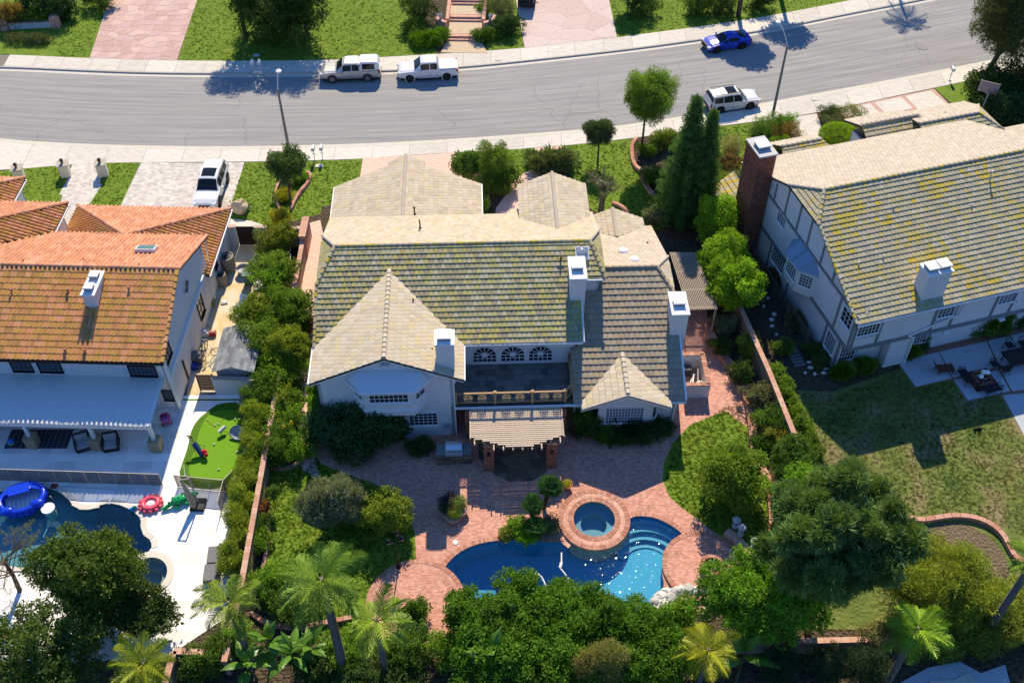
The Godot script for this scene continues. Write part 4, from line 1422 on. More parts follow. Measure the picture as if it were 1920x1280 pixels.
	var bf := put("balcony_floor", m2, M("grout_dark", lin(.06, .06, .055), .9), h)
	var slate_tones := []
	for i in 5:
		slate_tones.append(M("balcony_slate_%d" % i, lin(.17, .165, .15) * [.8, 1.0, 1.2, .6, 1.05][i], .8, wear, .5))
	var v := 4.66
	while v < 7.8:
		var u := -3.8 - rng.randf() * .3
		while u < 3.3:
			var s := rng.randf_range(.38, .72)
			var q := Geometry2D.intersect_polygons(rect(u + .01, v + .01, u + s - .01, v + .44), pl([-3.82, 4.64, 3.43, 4.64, 3.43, 7.28, 2.98, 7.93, -3.82, 7.93]))
			if q.size():
				m2 = MB.new()
				m2.prism(q[0], 2.83, 2.868 + rng.randf() * .006)
				put("tile", m2, slate_tones[rng.randi() % 5], bf)
			u += s
		v += .455
	var rail := thing("balcony_railing", "tan wooden balcony railing with six scrolled ornament panels above the pergola", "railing", Vector3(0, -.12, 0), .034)
	var tanw := M("tan_wood", lin(.34, .22, .11), .7)
	var iron := M("railing_iron", lin(.03, .028, .025), .6)
	var gold := M("scroll_gold", lin(.46, .35, .19), .6)
	var posts := [Vector3(-3.68, 3, 7.86), Vector3(-1.3, 3, 7.86), Vector3(.98, 3, 7.86), Vector3(3.0, 3, 7.86), Vector3(3.42, 3, 7.25), Vector3(3.42, 3, 5.0)]
	for q in posts:
		m2 = MB.new()
		m2.box(q + Vector3(0, .5, 0), Vector3(.15, 1.05, .15))
		m2.box(q + Vector3(0, 1.05, 0), Vector3(.19, .06, .19))
		put("post", m2, tanw, rail)
	for i in posts.size() - 1:
		m2 = MB.new()
		var a: Vector3 = posts[i]
		var b: Vector3 = posts[i + 1]
		m2.bar(a + Vector3(0, .96, 0), b + Vector3(0, .96, 0), .12, .06)
		m2.bar(a + Vector3(0, .12, 0), b + Vector3(0, .12, 0), .08, .07)
		put("rail", m2, tanw, rail)
		m2 = MB.new()
		var n := int(a.distance_to(b) / .13)
		for k in range(1, n):
			m2.bar(a.lerp(b, k / float(n)) + Vector3(0, .13, 0), a.lerp(b, k / float(n)) + Vector3(0, .94, 0), .022, .022)
		put("balusters", m2, iron, rail)
	for u in [-2.95, -2.1, -.6, .22, 1.72, 2.52]:
		m2 = MB.new()
		for s in [-1, 1]:
			for e in [[.13, .66, .12], [.14, .36, .11], [.06, .52, .07], [.2, .2, .06]]:
				var p := []
				for k in 9:
					var t := PI * 1.75 * k / 8
					p.append(Vector3(s * (e[0] + cos(t) * e[2]), e[1] + sin(t) * e[2], 0))
				m2.tube(p, .018, 5)
			m2.bar(Vector3(s * .28, .5, 0), Vector3(0, .86, 0), .03, .03)
			m2.bar(Vector3(s * .28, .5, 0), Vector3(0, .14, 0), .03, .03)
		put("ornament", m2, gold, rail, Vector3(u, 3, 7.88))
	pergola()

func arched_window(parent: Node3D, at: Vector3, w: float, trim: Material):
	var root := Node3D.new()
	root.name = "arched_window"
	parent.add_child(root, true)
	root.position = at
	var hh := .62
	var r := w / 2
	var m := MB.new()
	for s in [-1, 1]:
		m.box(Vector3(s * (r + .03), hh / 2, .03), Vector3(.06, hh, .06))
	m.bx(0, -.03, .04, w + .16, .06, .1)
	for k in 5:
		if k > 0:
			m.bx(-r + w * k / 5, hh / 2, .02, .04, hh, .03)
	m.bx(0, hh / 2, .022, w, .04, .03)
	m.bx(0, hh, .024, w, .05, .035)
	var ht := .99
	for i in 16:
		var a := PI * i / 16
		var b := PI * (i + 1) / 16
		m.bar(Vector3(cos(a) * (r + .03), hh + sin(a) * (r + .03) * ht, .03), Vector3(cos(b) * (r + .03), hh + sin(b) * (r + .03) * ht, .03), .06, .06, Vector3.BACK)
	for i in range(1, 6):
		var a := PI * i / 6
		m.bar(Vector3(cos(a) * .2, hh + sin(a) * .2, .02), Vector3(cos(a) * r, hh + sin(a) * r * ht, .02), .035, .03, Vector3.BACK)
	m.cyl(Vector3(0, hh, .0), Vector3(0, hh, .03), .2, .2, 14)
	put("frame", m, trim, root)
	var box := MB.new()
	box.box(Vector3.ZERO, Vector3(w / 5, hh / 2, .012))
	var bm := box.mesh()
	for i in 5:
		for j in 2:
			put("pane", bm, glass, root, Vector3(-r + w * (i + .5) / 5, hh * (j + .5) / 2, .008))
	for i in 6:
		m = MB.new()
		for k in 3:
			var a := PI * (i + k / 3.0) / 6
			var b := PI * (i + (k + 1) / 3.0) / 6
			m.facing(Vector3(0, hh, .012), Vector3(cos(a) * r, hh + sin(a) * r * ht, .012), Vector3(cos(b) * r, hh + sin(b) * r * ht, .012), Vector3(cos(b) * r, hh + sin(b) * r * ht, .012), Vector3.BACK)
		put("pane", m, glass, root)

func pergola():
	var p := thing("pergola", "bleached timber slat pergola on brick pillars below the balcony", "pergola", Vector3.ZERO, .034)
	var pale := M("bleached_slat", lin(.60, .49, .37), .8, woody, .7)
	var beam := M("beam_brown", lin(.20, .115, .05), .75, woody, .7)
	var v := 8.2
	while v < 11.1:
		var x0 := -2.84
		var x1 := 2.72
		if v > 10.42:
			x0 = lerpf(-2.78, -.79, (v - 10.42) / .66)
			x1 = lerpf(2.72, .95, (v - 10.38) / .7)
		var m := MB.new()
		m.box(Vector3((x0 + x1) / 2, 2.72 + rng.randf() * .008, v), Vector3(x1 - x0, .05, .095), rng.randf_range(-.003, .003))
		put("slat", m, pale, p)
		v += .152
	for u in [-2.86, 2.76]:
		var m := MB.new()
		m.bx(u, 2.71, 9.3, .05, .12, 2.3)
		put("side_board", m, pale, p)
	for k in 10:
		var u := -2.6 + k * .57
		var e := 10.75 if absf(u) > 1.6 else 11.3
		e += .1 if absf(u) > 2.2 else .0
		var m := MB.new()
		m.box(Vector3(u, 2.6, (8.1 + e) / 2), Vector3(.07, .16, e - 8.1))
		put("joist", m, pale, p)
	var m := MB.new()
	var f := [Vector3(-2.9, 2.47, 10.3), Vector3(-.85, 2.47, 10.98), Vector3(.98, 2.47, 10.98), Vector3(2.85, 2.47, 10.25)]
	for i in 3:
		m.bar(f[i], f[i + 1], .14, .12)
	put("front_beam", m, beam, p)
	m = MB.new()
	m.bar(Vector3(-2.7, 2.45, 8.3), Vector3(2.7, 2.45, 8.3), .12, .14)
	put("back_beam", m, beam, p)
	var br := M("pillar_brick", Color.WHITE, .85, brick_tex("wallbrick", 640, 480, 40, 15, lin(.34, .27, .21), [lin(.33, .12, .065), lin(.28, .095, .05), lin(.37, .15, .085), lin(.24, .08, .045)], .5, 2), .31)
	for q in [Vector3(-1.78, 0, 10.55), Vector3(2.05, 0, 10.5), Vector3(-2.85, 0, 8.05), Vector3(2.75, 0, 8.05)]:
		var pil := Node3D.new()
		pil.name = "brick_pillar"
		p.add_child(pil, true)
		pil.position = q
		m = MB.new()
		m.bx(0, 1.2, 0, .62, 2.42, .6)
		m.bx(0, .12, 0, .68, .26, .66)
		put("shaft", m, br, pil)
		m = MB.new()
		for i in 8:
			m.bx(-.28 + i * .08, 2.44, 0, .07, .08, .66)
		put("cap_course", m, mats["coping_brick_1"], pil)
		if q.z > 9:
			m = MB.new()
			m.lathe(Vector3(0, 1.75, .38), [Vector2(.02, -.16), Vector2(.09, -.1), Vector2(.11, .06), Vector2(.05, .13), Vector2(.02, .2)], 8)
			m.bar(Vector3(0, 1.9, .3), Vector3(0, 1.9, .4), .03, .03)
			put("lantern", m, M("iron_black", lin(.012, .012, .014), .5), pil)
	var fl := kind(sheet("pergola_floor", pl([-2.4, 5.9, 2.5, 5.9, 2.5, 9.9, 1.6, 11.2, .8, 11.7, -.6, 11.7, -1.4, 11.2, -2.4, 9.9]), .012, M("grout_dark", lin(.06, .06, .055), .9)), "structure")
	fl.rotation.y = .034
	crazy_paving(fl, pl([-2.4, 5.9, 2.5, 5.9, 2.5, 9.9, 1.6, 11.2, .8, 11.7, -.6, 11.7, -1.4, 11.2, -2.4, 9.9]), .62, .022, [lin(.16, .10, .06), lin(.19, .13, .08), lin(.13, .09, .06), lin(.20, .15, .10)], .03, 5)

func left_house():
	var h := thing("clay_roofed_house", "white stucco house with orange barrel tile roofs and a covered patio", "house", Vector3.ZERO, -.034)
	var k := .394
	roof_begin()
	var w := .30
	var l := .42
	plane(pl([-40, 1.7, -20.85, 1.7, -20.85, 7.5, -40, 7.5]), [5.3 + k * 7.54, 0.0, -k], CLAY_MOSS, "claymoss", w, l, true)
	plane(pl([-37.2, 1.7, -20.85, 1.7, -20.85, -4.15, -31.4, -4.15]), [5.3 + k * 4.15, 0.0, k], CLAY, "clay", w, l, true)
	plane(pl([-31.4, -7.25, -31.4, -4.15, -37, 1.45, -37, -1.65]), [5.3 - k * 31.4, -k, 0.0], CLAY_MOSS, "claymoss", w, l, true)
	plane(pl([-31.4, -7.25, -37, -1.65, -42, -1.65, -42, -7.25]), [5.3 + k * 7.25, 0.0, k], CLAY, "clay", w, l, true)
	plane(pl([-20.88, -9.75, -20.88, -2.65, -21.35, -2.65, -21.35, -3.7, -26.54, -3.7, -26.54, -4.09]), [3 - k * 20.88, -k, 0.0], CLAY_MOSS, "claymoss", w, l, true)
	plane(pl([-32.2, -9.75, -20.88, -9.75, -26.54, -4.09]), [3 + k * 9.75, 0.0, k], CLAY, "clay", w, l, true)
	plane(pl([-32.2, -9.75, -26.54, -4.09, -26.54, -3.7, -32.2, -3.7]), [3 + k * 32.2, k, 0.0], CLAY_MOSS, "claymoss", w, l, true)
	plane(pl([-37.3, -13.1, -37.3, -7.5, -42, -7.5, -42, -8.4]), [2.8 - k * 37.3, -k, 0.0], CLAY_MOSS, "claymoss", w, l, true)
	plane(pl([-37.3, -13.1, -42, -8.4, -44, -8.4, -44, -13.1]), [2.8 + k * 13.1, 0.0, k], CLAY, "clay", w, l, true)
	var roof := roof_end(h, M("roof_deck_red", lin(.12, .055, .03), .9))
	ridge(roof, Vector3(-37.2, 7.62, 1.62), Vector3(-20.85, 7.62, 1.62), "clay", .16, .42)
	ridge(roof, Vector3(-20.9, 5.33, 7.5), Vector3(-20.9, 7.6, 1.7), "claymoss", .13, .42)
	ridge(roof, Vector3(-20.9, 5.33, -4.15), Vector3(-20.9, 7.6, 1.7), "clay", .13, .42)
	ridge(roof, Vector3(-20.88, 3.05, -9.75), Vector3(-26.54, 5.28, -4.09), "clay", .15, .42)
	ridge(roof, Vector3(-32.2, 3.05, -9.75), Vector3(-26.54, 5.28, -4.09), "clay", .15, .42)
	ridge(roof, Vector3(-31.4, 5.35, -7.25), Vector3(-37, 7.55, -1.65), "clay", .15, .42)
	ridge(roof, Vector3(-37.3, 2.85, -13.1), Vector3(-42, 4.7, -8.4), "clay", .15, .42)
	var m := MB.new()
	wall_box(m, Vector2(-40, 6.75), Vector2(-21.28, 6.75), -.05, 5.45)
	wall(m, Vector2(-21.28, 6.75), Vector2(-21.28, -3.6), pl([0, -.05, 10.35, -.05, 10.35, 5.4, 5.05, 7.4, 0, 5.45]))
	wall_box(m, Vector2(-21.28, -3.6), Vector2(-31.5, -3.6), -.05, 5.4)
	wall_box(m, Vector2(-21.3, -3.6), Vector2(-21.3, -9.2), -.05, 3.05)
	wall_box(m, Vector2(-21.3, -9.2), Vector2(-31.7, -9.2), -.05, 3.05)
	wall_box(m, Vector2(-31.7, -9.2), Vector2(-31.7, -3.6), -.05, 3.1)
	wall_box(m, Vector2(-31.85, -4.1), Vector2(-31.85, -6.8), -.05, 5.35)
	wall_box(m, Vector2(-31.85, -6.8), Vector2(-40, -6.8), -.05, 5.3)
	wall_box(m, Vector2(-37.7, -7), Vector2(-37.7, -12.6), -.05, 2.8)
	wall_box(m, Vector2(-37.7, -12.6), Vector2(-44, -12.6), -.05, 2.8)
	put("wall", m, white_wall, h)
	var trim := M("white_trim", Color.WHITE)
	for e in [[-21.22, 3.05, 1.5, .16, .16, 10.6], [-21.24, 2.8, 1.5, .1, .1, 10.6], [-21.24, 1.5, 6.66, .12, 3.0, .3], [-21.22, 4.3, 6.7, .14, 2.3, .28], [-31.3, 4.2, 6.77, .12, 2.4, .06], [-27.3, 4.2, 6.77, .12, 2.4, .06], [-24.0, 4.2, 6.77, .12, 2.4, .06]]:
		m = MB.new()
		m.bx(e[0], e[1], e[2], e[3], e[4], e[5])
		put("wall_band", m, trim, h)
	for e in [[Vector3(-40, 5.2, 7.55), Vector3(-20.85, 5.2, 7.55)], [Vector3(-20.82, 2.92, -9.75), Vector3(-20.82, 2.92, -2.65)], [Vector3(-31.35, 5.2, -7.2), Vector3(-31.35, 5.2, -4.2)], [Vector3(-37.25, 2.7, -13), Vector3(-37.25, 2.7, -8)]]:
		m = MB.new()
		m.bar(e[0], e[1], .1, .1)
		put("gutter", m, M("gutter_brown", lin(.05, .035, .03), .5) if e[0].x < -39 else trim, h)
	for e in [[Vector3(-20.95, 5.3, -3.9), Vector3(-21.18, 3.0, -3.9)], [Vector3(-21.15, 4.9, -3.2), Vector3(-21.15, .3, -3.2)]]:
		m = MB.new()
		m.bar(e[0], e[1], .08, .08)
		put("downspout", m, trim, h)
	var black := M("black_frame", lin(.018, .016, .015), .5)
	window(h, Vector3(-30.28, 3.82, 6.76), Vector3.RIGHT, 1.2, .74, 4, 3, black, M("grey_glass", lin(.05, .06, .075), .08))
	window(h, Vector3(-28.5, 3.82, 6.76), Vector3.RIGHT, 1.35, .74, 4, 3, black, mats["grey_glass"])
	window(h, Vector3(-22.72, 3.72, 6.76), Vector3.RIGHT, 1.6, .8, 6, 3, black, mats["grey_glass"])
	window(h, Vector3(-21.66, 1.45, 6.76), Vector3.RIGHT, .55, .85, 1, 3, black, mats["grey_glass"])
	window(h, Vector3(-25.2, 1.1, 6.76), Vector3.RIGHT, 2.4, 2.1, 2, 3, black, glass)
	window(h, Vector3(-29.6, 1.1, 6.76), Vector3.RIGHT, 2.4, 2.1, 2, 3, black, glass)
	window(h, Vector3(-21.27, 4.45, 5.95), Vector3.FORWARD, 1.25, 1.05, 3, 3, black, mats["grey_glass"])
	window(h, Vector3(-21.27, 2.0, -.75), Vector3.FORWARD, 1.0, 1.7, 2, 3, black, glass)
	window(h, Vector3(-21.29, 1.9, -5.2), Vector3.FORWARD, .55, .9, 1, 2, black, glass)
	var dia := Node3D.new()
	dia.name = "diamond_window"
	h.add_child(dia, true)
	dia.position = Vector3(-21.26, 4.95, .45)
	m = MB.new()
	var dp := [Vector3(.0, .0, -.72), Vector3(0, .55, 0), Vector3(0, 0, .72), Vector3(0, -.55, 0)]
	for i in 4:
		m.bar(dp[i], dp[(i + 1) % 4], .07, .07, Vector3.RIGHT)
	put("frame", m, trim, dia)
	m = MB.new()
	m.facing(dp[0], dp[1], dp[2], dp[3], Vector3.RIGHT)
	put("pane", m, M("grey_glass", Color.WHITE), dia)
	m = MB.new()
	m.bar(Vector3(-21.24, .2, 4.3), Vector3(-21.24, 2.0, 4.3), .1, .12)
	put("side_post", m, M("dark_timber", lin(.05, .03, .02), .7), h)
	chimney(h, -26.25, -25.35, 2.1, 4.3, 4.6, 7.75, white_wall, M("cap_white", Color.WHITE), 2)
	var sk := Node3D.new()
	sk.name = "skylight"
	h.add_child(sk, true)
	sk.transform = Transform3D(Basis(Vector3.RIGHT, -atan(k)), Vector3(-23.9, 6.6, -1.2))
	m = MB.new()
	m.bx(0, .08, 0, 1.25, .2, .8)
	put("kerb", m, trim, sk)
	m = MB.new()
	m.bx(0, .19, 0, 1.1, .03, .65)
	put("pane", m, M("skylight_green", lin(.10, .19, .19), .15), sk)
	var rp := M("clay_pipe", lin(.45, .20, .12), .8)
	for q in [[-27.3, .6], [-31.0, 1.0], [-23.5, 1.2]]:
		roof_pipe(h, Vector3(q[0], 5.3 + k * (q[1] + 4.15), q[1]), .22, rp)
	for q in [[-31.0, 3.4], [-27.5, 3.3], [-23.7, 3.1], [-26.9, 7.0], [-25.7, 7.0], [-25.7, 2.4]]:
		roof_pipe(h, Vector3(q[0], 5.3 + k * (7.54 - q[1]), q[1]), .24, rp, true)
	var c := thing("patio_cover", "long white corrugated patio cover on posts with stone footings", "patio cover", Vector3.ZERO, -.034)
	m = MB.new()
	var u := -38.0
	var sg := PackedFloat32Array([0.0, .25, .5, .75])
	while u < -21.65:
		for i in 4:
			var a := u + i * .07
			var b := u + (i + 1) * .07
			var ya := .045 * sin(TAU * i / 4.0)
			var yb := .045 * sin(TAU * (i + 1) / 4.0)
			m.facing(Vector3(a, 3.12 + ya * .3, 6.78), Vector3(b, 3.12 + yb * .3, 6.78), Vector3(b, 2.86 + yb * .3, 10.2), Vector3(a, 2.86 + ya * .3, 10.2), Vector3.UP)
			m.facing(Vector3(a, 2.86 + ya * .3, 10.2), Vector3(b, 2.86 + yb * .3, 10.2), Vector3(b, 2.80 + yb * 1.6, 10.42), Vector3(a, 2.80 + ya * 1.6, 10.42), Vector3.UP)
			m.facing(Vector3(a, 2.80 + ya * 1.6, 10.42), Vector3(b, 2.80 + yb * 1.6, 10.42), Vector3(b, 2.68, 10.44), Vector3(a, 2.68, 10.44), Vector3.BACK)
		u += .28
	put("roof_sheet", m, M("cover_sheet", lin(.66, .65, .62), .75, noise_tex("stucco", 512, .02, [.85, 1.0, .93, 1.0], 13), .25), c)
	m = MB.new()
	m.bx(-29.8, 2.58, 10.36, 16.4, .22, .12)
	put("fascia", m, trim, c)
	m = MB.new()
	m.bar(Vector3(-21.62, 3.05, 6.8), Vector3(-21.62, 2.78, 10.42), .1, .22)
	put("side_fascia", m, trim, c)
	m = MB.new()
	m.bx(-29.8, 2.4, 9.95, 16.2, .2, .14)
	put("beam", m, trim, c)
	for q in [Vector3(-29.65, 0, 9.95), Vector3(-25.58, 0, 9.95), Vector3(-21.85, 0, 9.95), Vector3(-33.8, 0, 9.95)]:
		m = MB.new()
		m.box(q + Vector3(0, 1.65, 0), Vector3(.2, 1.5, .2))
		put("post", m, trim, c)
		m = MB.new()
		m.box(q + Vector3(0, .47, 0), Vector3(.66, .95, .66))
		m.box(q + Vector3(0, .95, 0), Vector3(.72, .06, .72))
		put("stone_footing", m, M("sandstone", lin(.40, .32, .20), .85, wear, .5, grain, 1.0), c)

func right_house():
	var h := thing("half_timbered_house", "half-timbered house with pale blue walls, mossy tile roof and tall brick chimney", "house", Vector3.ZERO, .284)
	var k := .444
	roof_begin()
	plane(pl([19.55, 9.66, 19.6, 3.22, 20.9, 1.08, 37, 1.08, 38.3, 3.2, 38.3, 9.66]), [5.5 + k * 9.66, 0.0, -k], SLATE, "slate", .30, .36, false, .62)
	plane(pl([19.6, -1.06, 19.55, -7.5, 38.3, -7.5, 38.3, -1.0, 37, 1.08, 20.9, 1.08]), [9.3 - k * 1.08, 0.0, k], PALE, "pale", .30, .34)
	plane(pl([19.59, -1.06, 20.9, 1.08, 19.59, 3.22]), [9.3 - .72 * 20.9, .72, 0.0], SLATE, "slate", .30, .30, false, .2)
	plane(pl([38.31, -1.0, 38.31, 3.2, 37, 1.08]), [9.3 + .72 * 37, -.72, 0.0], SLATE, "slate")
	plane(pl([35.2, -8.85, 40.4, -8.85, 41.9, -7.2, 41.9, -4.5, 35.2, -4.5]), [4.9 - k * 8.85, 0.0, -k], SLATE, "slate", .30, .36, false, .3)
	plane(pl([36.2, -12.3, 41.9, -12.3, 41.9, -10.7, 40.4, -8.85, 35.2, -8.85]), [4.9 + k * 8.85, 0.0, k], PALE, "pale", .30, .36)
	plane(pl([41.91, -7.2, 40.4, -8.85, 41.91, -10.7]), [4.9 + .55 * 40.4, -.55, 0.0], SLATE, "slate", .30, .36, false, .5)
	plane(pl([31.3, -10.5, 36.2, -10.5, 36.8, -8.0, 36.8, -4.6, 31.3, -4.6]), [4.35 - k * 10.5, 0.0, -k], SLATE, "slate", .34, .42, false, .15)
	plane(pl([31.3, -10.5, 31.3, -12.8, 36.2, -12.8, 36.2, -10.5]), [4.35 + k * 10.5, 0.0, k], PALE, "pale", .30, .36)
	plane(pl([41.9, -4.5, 41.9, -8.4, 47, -8.4, 47, -4.5]), [3.2 + k * 8.4, 0.0, k], PALE, "pale")
	plane(pl([24.2, -9.9, 27.6, -9.9, 28.6, -8.4, 28.6, -6.6, 23.6, -6.6]), [4.3 - k * 9.9, 0.0, -k], SLATE, "slate")
	plane(pl([23.7, -11.2, 27.9, -11.2, 27.6, -9.9, 24.2, -9.9]), [4.3 + k * 9.9, 0.0, k], PALE, "pale")
	plane(pl([17.6, -8.3, 19.9, -8.9, 19.9, -5.2, 17.6, -4.2]), [2.7 - .38 * 17.6, .38, 0.0], SLATE, "slate", .34, .4)
	var roof := roof_end(h, mats["roof_deck"])
	ridge(roof, Vector3(20.9, 9.3, 1.08), Vector3(37, 9.3, 1.08), "slate")
	ridge(roof, Vector3(19.6, 8.36, 3.22), Vector3(20.9, 9.3, 1.08), "slate", .14)
	ridge(roof, Vector3(19.6, 8.36, -1.06), Vector3(20.9, 9.3, 1.08), "pale", .14)
	ridge(roof, Vector3(38.3, 8.36, -1.0), Vector3(37, 9.3, 1.08), "pale", .14)
	ridge(roof, Vector3(19.58, 5.52, 9.6), Vector3(19.62, 8.36, 3.22), "slate", .12)
	ridge(roof, Vector3(35.2, 4.9, -8.85), Vector3(40.4, 4.9, -8.85), "pale")
	ridge(roof, Vector3(41.9, 4.1, -7.2), Vector3(40.4, 4.9, -8.85), "slate")
	ridge(roof, Vector3(41.9, 4.1, -10.7), Vector3(40.4, 4.9, -8.85), "pale", .1)
	ridge(roof, Vector3(31.3, 4.4, -10.5), Vector3(36.2, 4.4, -10.5), "pale", .14)
	ridge(roof, Vector3(36.2, 4.4, -10.5), Vector3(36.9, 3.4, -7.8), "pale", .18)
	ridge(roof, Vector3(24.2, 4.3, -9.9), Vector3(27.6, 4.3, -9.9), "pale", .12)
	var m := MB.new()
	wall(m, Vector2(19.8, -7.0), Vector2(19.8, 9.3), pl([0, 2.65, 16.3, 2.65, 16.3, 5.5, 10.2, 8.15, 6.0, 8.15, 0, 5.5]))
	wall_box(m, Vector2(19.86, -7.0), Vector2(19.86, 8.52), -.05, 2.7)
	wall_box(m, Vector2(19.8, 9.3), Vector2(38, 9.3), 2.65, 5.5)
	wall_box(m, Vector2(19.86, 8.52), Vector2(38, 8.52), -.05, 2.7)
	wall_box(m, Vector2(38, 9.3), Vector2(38, -7), 0, 5.5)
	wall_box(m, Vector2(38, -7), Vector2(19.8, -7), 0, 5.5)
	m.bx(28.9, 2.68, 8.9, 18.1, .1, .78)
	m.bx(23.9, 1.32, 8.95, 1.6, 2.68, .6)
	wall_box(m, Vector2(31.6, -11.8), Vector2(31.6, -7), 0, 3.0)
	wall_box(m, Vector2(41.4, -7), Vector2(41.4, -11.8), 0, 3.0)
	wall_box(m, Vector2(41.4, -11.8), Vector2(31.6, -11.8), 0, 3.0)
	wall_box(m, Vector2(17.9, -8.2), Vector2(17.9, -4.4), 0, 2.75)
	wall_box(m, Vector2(17.9, -4.4), Vector2(19.8, -4.4), 0, 3.0)
	put("wall", m, white_wall, h)
	var timber := M("grey_timber", lin(.22, .235, .245), .75, woody, .7)
	for e in [[-7.0, 2.78, 9.3, 2.78, .3], [-3.9, 5.72, 9.3, 5.72, .22], [-6.9, 2.95, -3.2, 3.6, .01]]:
		if e[4] < .02:
			continue
		m = MB.new()
		m.bar(Vector3(19.78, e[1], e[0]), Vector3(19.78, e[3], e[2]), .07, e[4])
		put("timber", m, timber, h)
	for e in [[-2.6, 5.8, 7.2], [-1.0, 5.8, 8.0], [.75, 5.8, 8.1], [2.3, 5.8, 8.1], [4.2, 5.8, 7.7], [5.9, 5.8, 6.95], [7.6, 5.8, 6.2], [1.3, .2, 2.7], [-1.75, .2, 2.7], [3.9, 2.9, 3.3], [6.6, .1, 2.7], [8.35, .1, 2.7], [7.3, 2.9, 5.6], [9.18, 2.9, 5.5]]:
		m = MB.new()
		m.bar(Vector3(19.78 if e[1] > 2.8 else 19.84, e[1], e[0]), Vector3(19.78 if e[1] > 2.8 else 19.84, e[2], e[0]), .07, .17, Vector3.BACK)
		put("timber", m, timber, h)
	m = MB.new()
	m.bar(Vector3(19.8, 2.75, 9.32), Vector3(38, 2.75, 9.32), .07, .34)
	put("timber", m, timber, h)
	for u in [19.95, 21.75, 25.7, 27.15, 30.2, 31.6, 34.2]:
		m = MB.new()
		m.bx(u, 4.15, 9.32, .18, 2.5, .07)
		put("timber", m, timber, h)
	for e in [[20.0, 3.82], [25.75, 3.82], [30.2, 3.9]]:
		m = MB.new()
		m.bx(e[0] + .85, e[1], 9.33, 1.6, .12, .08)
		put("timber", m, timber, h)
	for q in [[19.95, 8.5], [21.15, 8.54], [25.1, 8.54], [26.7, 8.54]]:
		m = MB.new()
		m.bx(q[0], 1.35, 8.55, .14, 2.6, .06)
		put("timber", m, timber, h)
	var white := M("white_trim", Color.WHITE)
	window(h, Vector3(20.85, 4.4, 9.31), Vector3.RIGHT, 1.5, .82, 6, 3, white, glass)
	window(h, Vector3(26.45, 4.4, 9.31), Vector3.RIGHT, 1.15, .78, 4, 3, white, glass)
	window(h, Vector3(31.0, 4.4, 9.31), Vector3.RIGHT, 1.3, .75, 4, 3, white, mats["grey_glass"])
	window(h, Vector3(20.5, 1.6, 8.53), Vector3.RIGHT, 1.1, 1.5, 5, 4, white, glass)
	window(h, Vector3(25.9, 1.3, 8.53), Vector3.RIGHT, 1.1, .75, 5, 3, white, glass)
	window(h, Vector3(32.3, 2.3, 8.53), Vector3.RIGHT, 2.6, .5, 8, 2, white, glass)
	for e in [[5.22, -1.17, 1.1, .8, 4, 4], [2.0, -.5, 1.75, 1.15, 6, 4], [4.8, 8.35, 1.15, 1.15, 3, 3], [1.62, 7.45, 1.05, 1.4, 4, 6]]:
		window(h, Vector3(19.79 if e[0] > 2.7 else 19.85, e[0], e[1]), Vector3.BACK, e[2], e[3], e[4], e[5], white, glass)
	var bay := Node3D.new()
	bay.name = "bay_window"
	h.add_child(bay, true)
	bay.position = Vector3(19.8, 0, 2.55)
	m = MB.new()
	m.prism(pl([0, -1.75, -.85, -.75, -.85, .75, 0, 1.75]), 2.75, 4.85)
	put("wall", m, white_wall, bay)
	m = MB.new()
	var a := [Vector3(.0, 4.85, -2.0), Vector3(-1.05, 4.85, -.9), Vector3(-1.05, 4.85, .9), Vector3(0, 4.85, 2.0), Vector3(0, 5.7, 1.15), Vector3(0, 5.7, -1.15)]
	m.facing(a[0], a[1], a[5], a[5], Vector3(-1, 1, -1))
	m.facing(a[1], a[2], a[4], a[5], Vector3(-1, 1, 0))
	m.facing(a[2], a[3], a[4], a[4], Vector3(-1, 1, 1))
	m.flat(PackedVector2Array([Vector2(0, -2), Vector2(-1.05, -.9), Vector2(-1.05, .9), Vector2(0, 2)]), 4.84)
	for i in 2:
		m.bar(a[1 + i] + Vector3(0, .03, 0), a[5 - i] + Vector3(0, .03, 0), .04, .05)
	m.bar(Vector3(-1.05, 4.9, 0), Vector3(0, 5.75, 0), .04, .05)
	put("roof", m, M("blue_sheet", lin(.24, .33, .42), .45), bay)
	window(bay, Vector3(-.44, 4.0, -1.25), Vector3(-.65, 0, .76), .85, 1.0, 4, 4, white, glass)
	window(bay, Vector3(-.86, 4.0, 0), Vector3.BACK, 1.2, 1.0, 5, 4, white, glass)
	window(bay, Vector3(-.44, 4.0, 1.25), Vector3(.65, 0, .76), .85, 1.0, 4, 4, white, mats["grey_glass"])
	chimney(h, 24.2, 25.95, 7.95, 9.15, 5.0, 8.0, white_wall, mats["cap_white"], 2, true)
	var rb := M("red_brick", Color.WHITE, .85, brick_tex("redbrick", 640, 480, 40, 15, lin(.20, .13, .10), [lin(.23, .075, .045), lin(.19, .06, .035), lin(.26, .095, .06), lin(.15, .05, .03)], .5, 2), .31)
	chimney(h, 18.35, 19.75, -5.45, -3.25, -.1, 9.3, rb, M("pale_cap", lin(.48, .47, .46), .8))
	for e in [[Vector3(19.6, 5.43, 9.72), Vector3(38.3, 5.43, 9.72)], [Vector3(17.58, 2.62, -8.2), Vector3(17.58, 2.62, -4.2)]]:
		m = MB.new()
		m.bar(e[0], e[1], .1, .11)
		put("gutter", m, white, h)
	for e in [[Vector3(27.45, 5.3, 9.6), Vector3(27.42, 3.95, 9.42)], [Vector3(27.42, 3.95, 9.42), Vector3(24.1, 2.95, 9.42)], [Vector3(24.1, 2.95, 9.42), Vector3(24.6, 2.6, 9.35)], [Vector3(24.65, 2.6, 9.35), Vector3(24.65, .05, 9.35)]]:
		m = MB.new()
		m.bar(e[0], e[1], .09, .09)
		put("downspout", m, white, h)
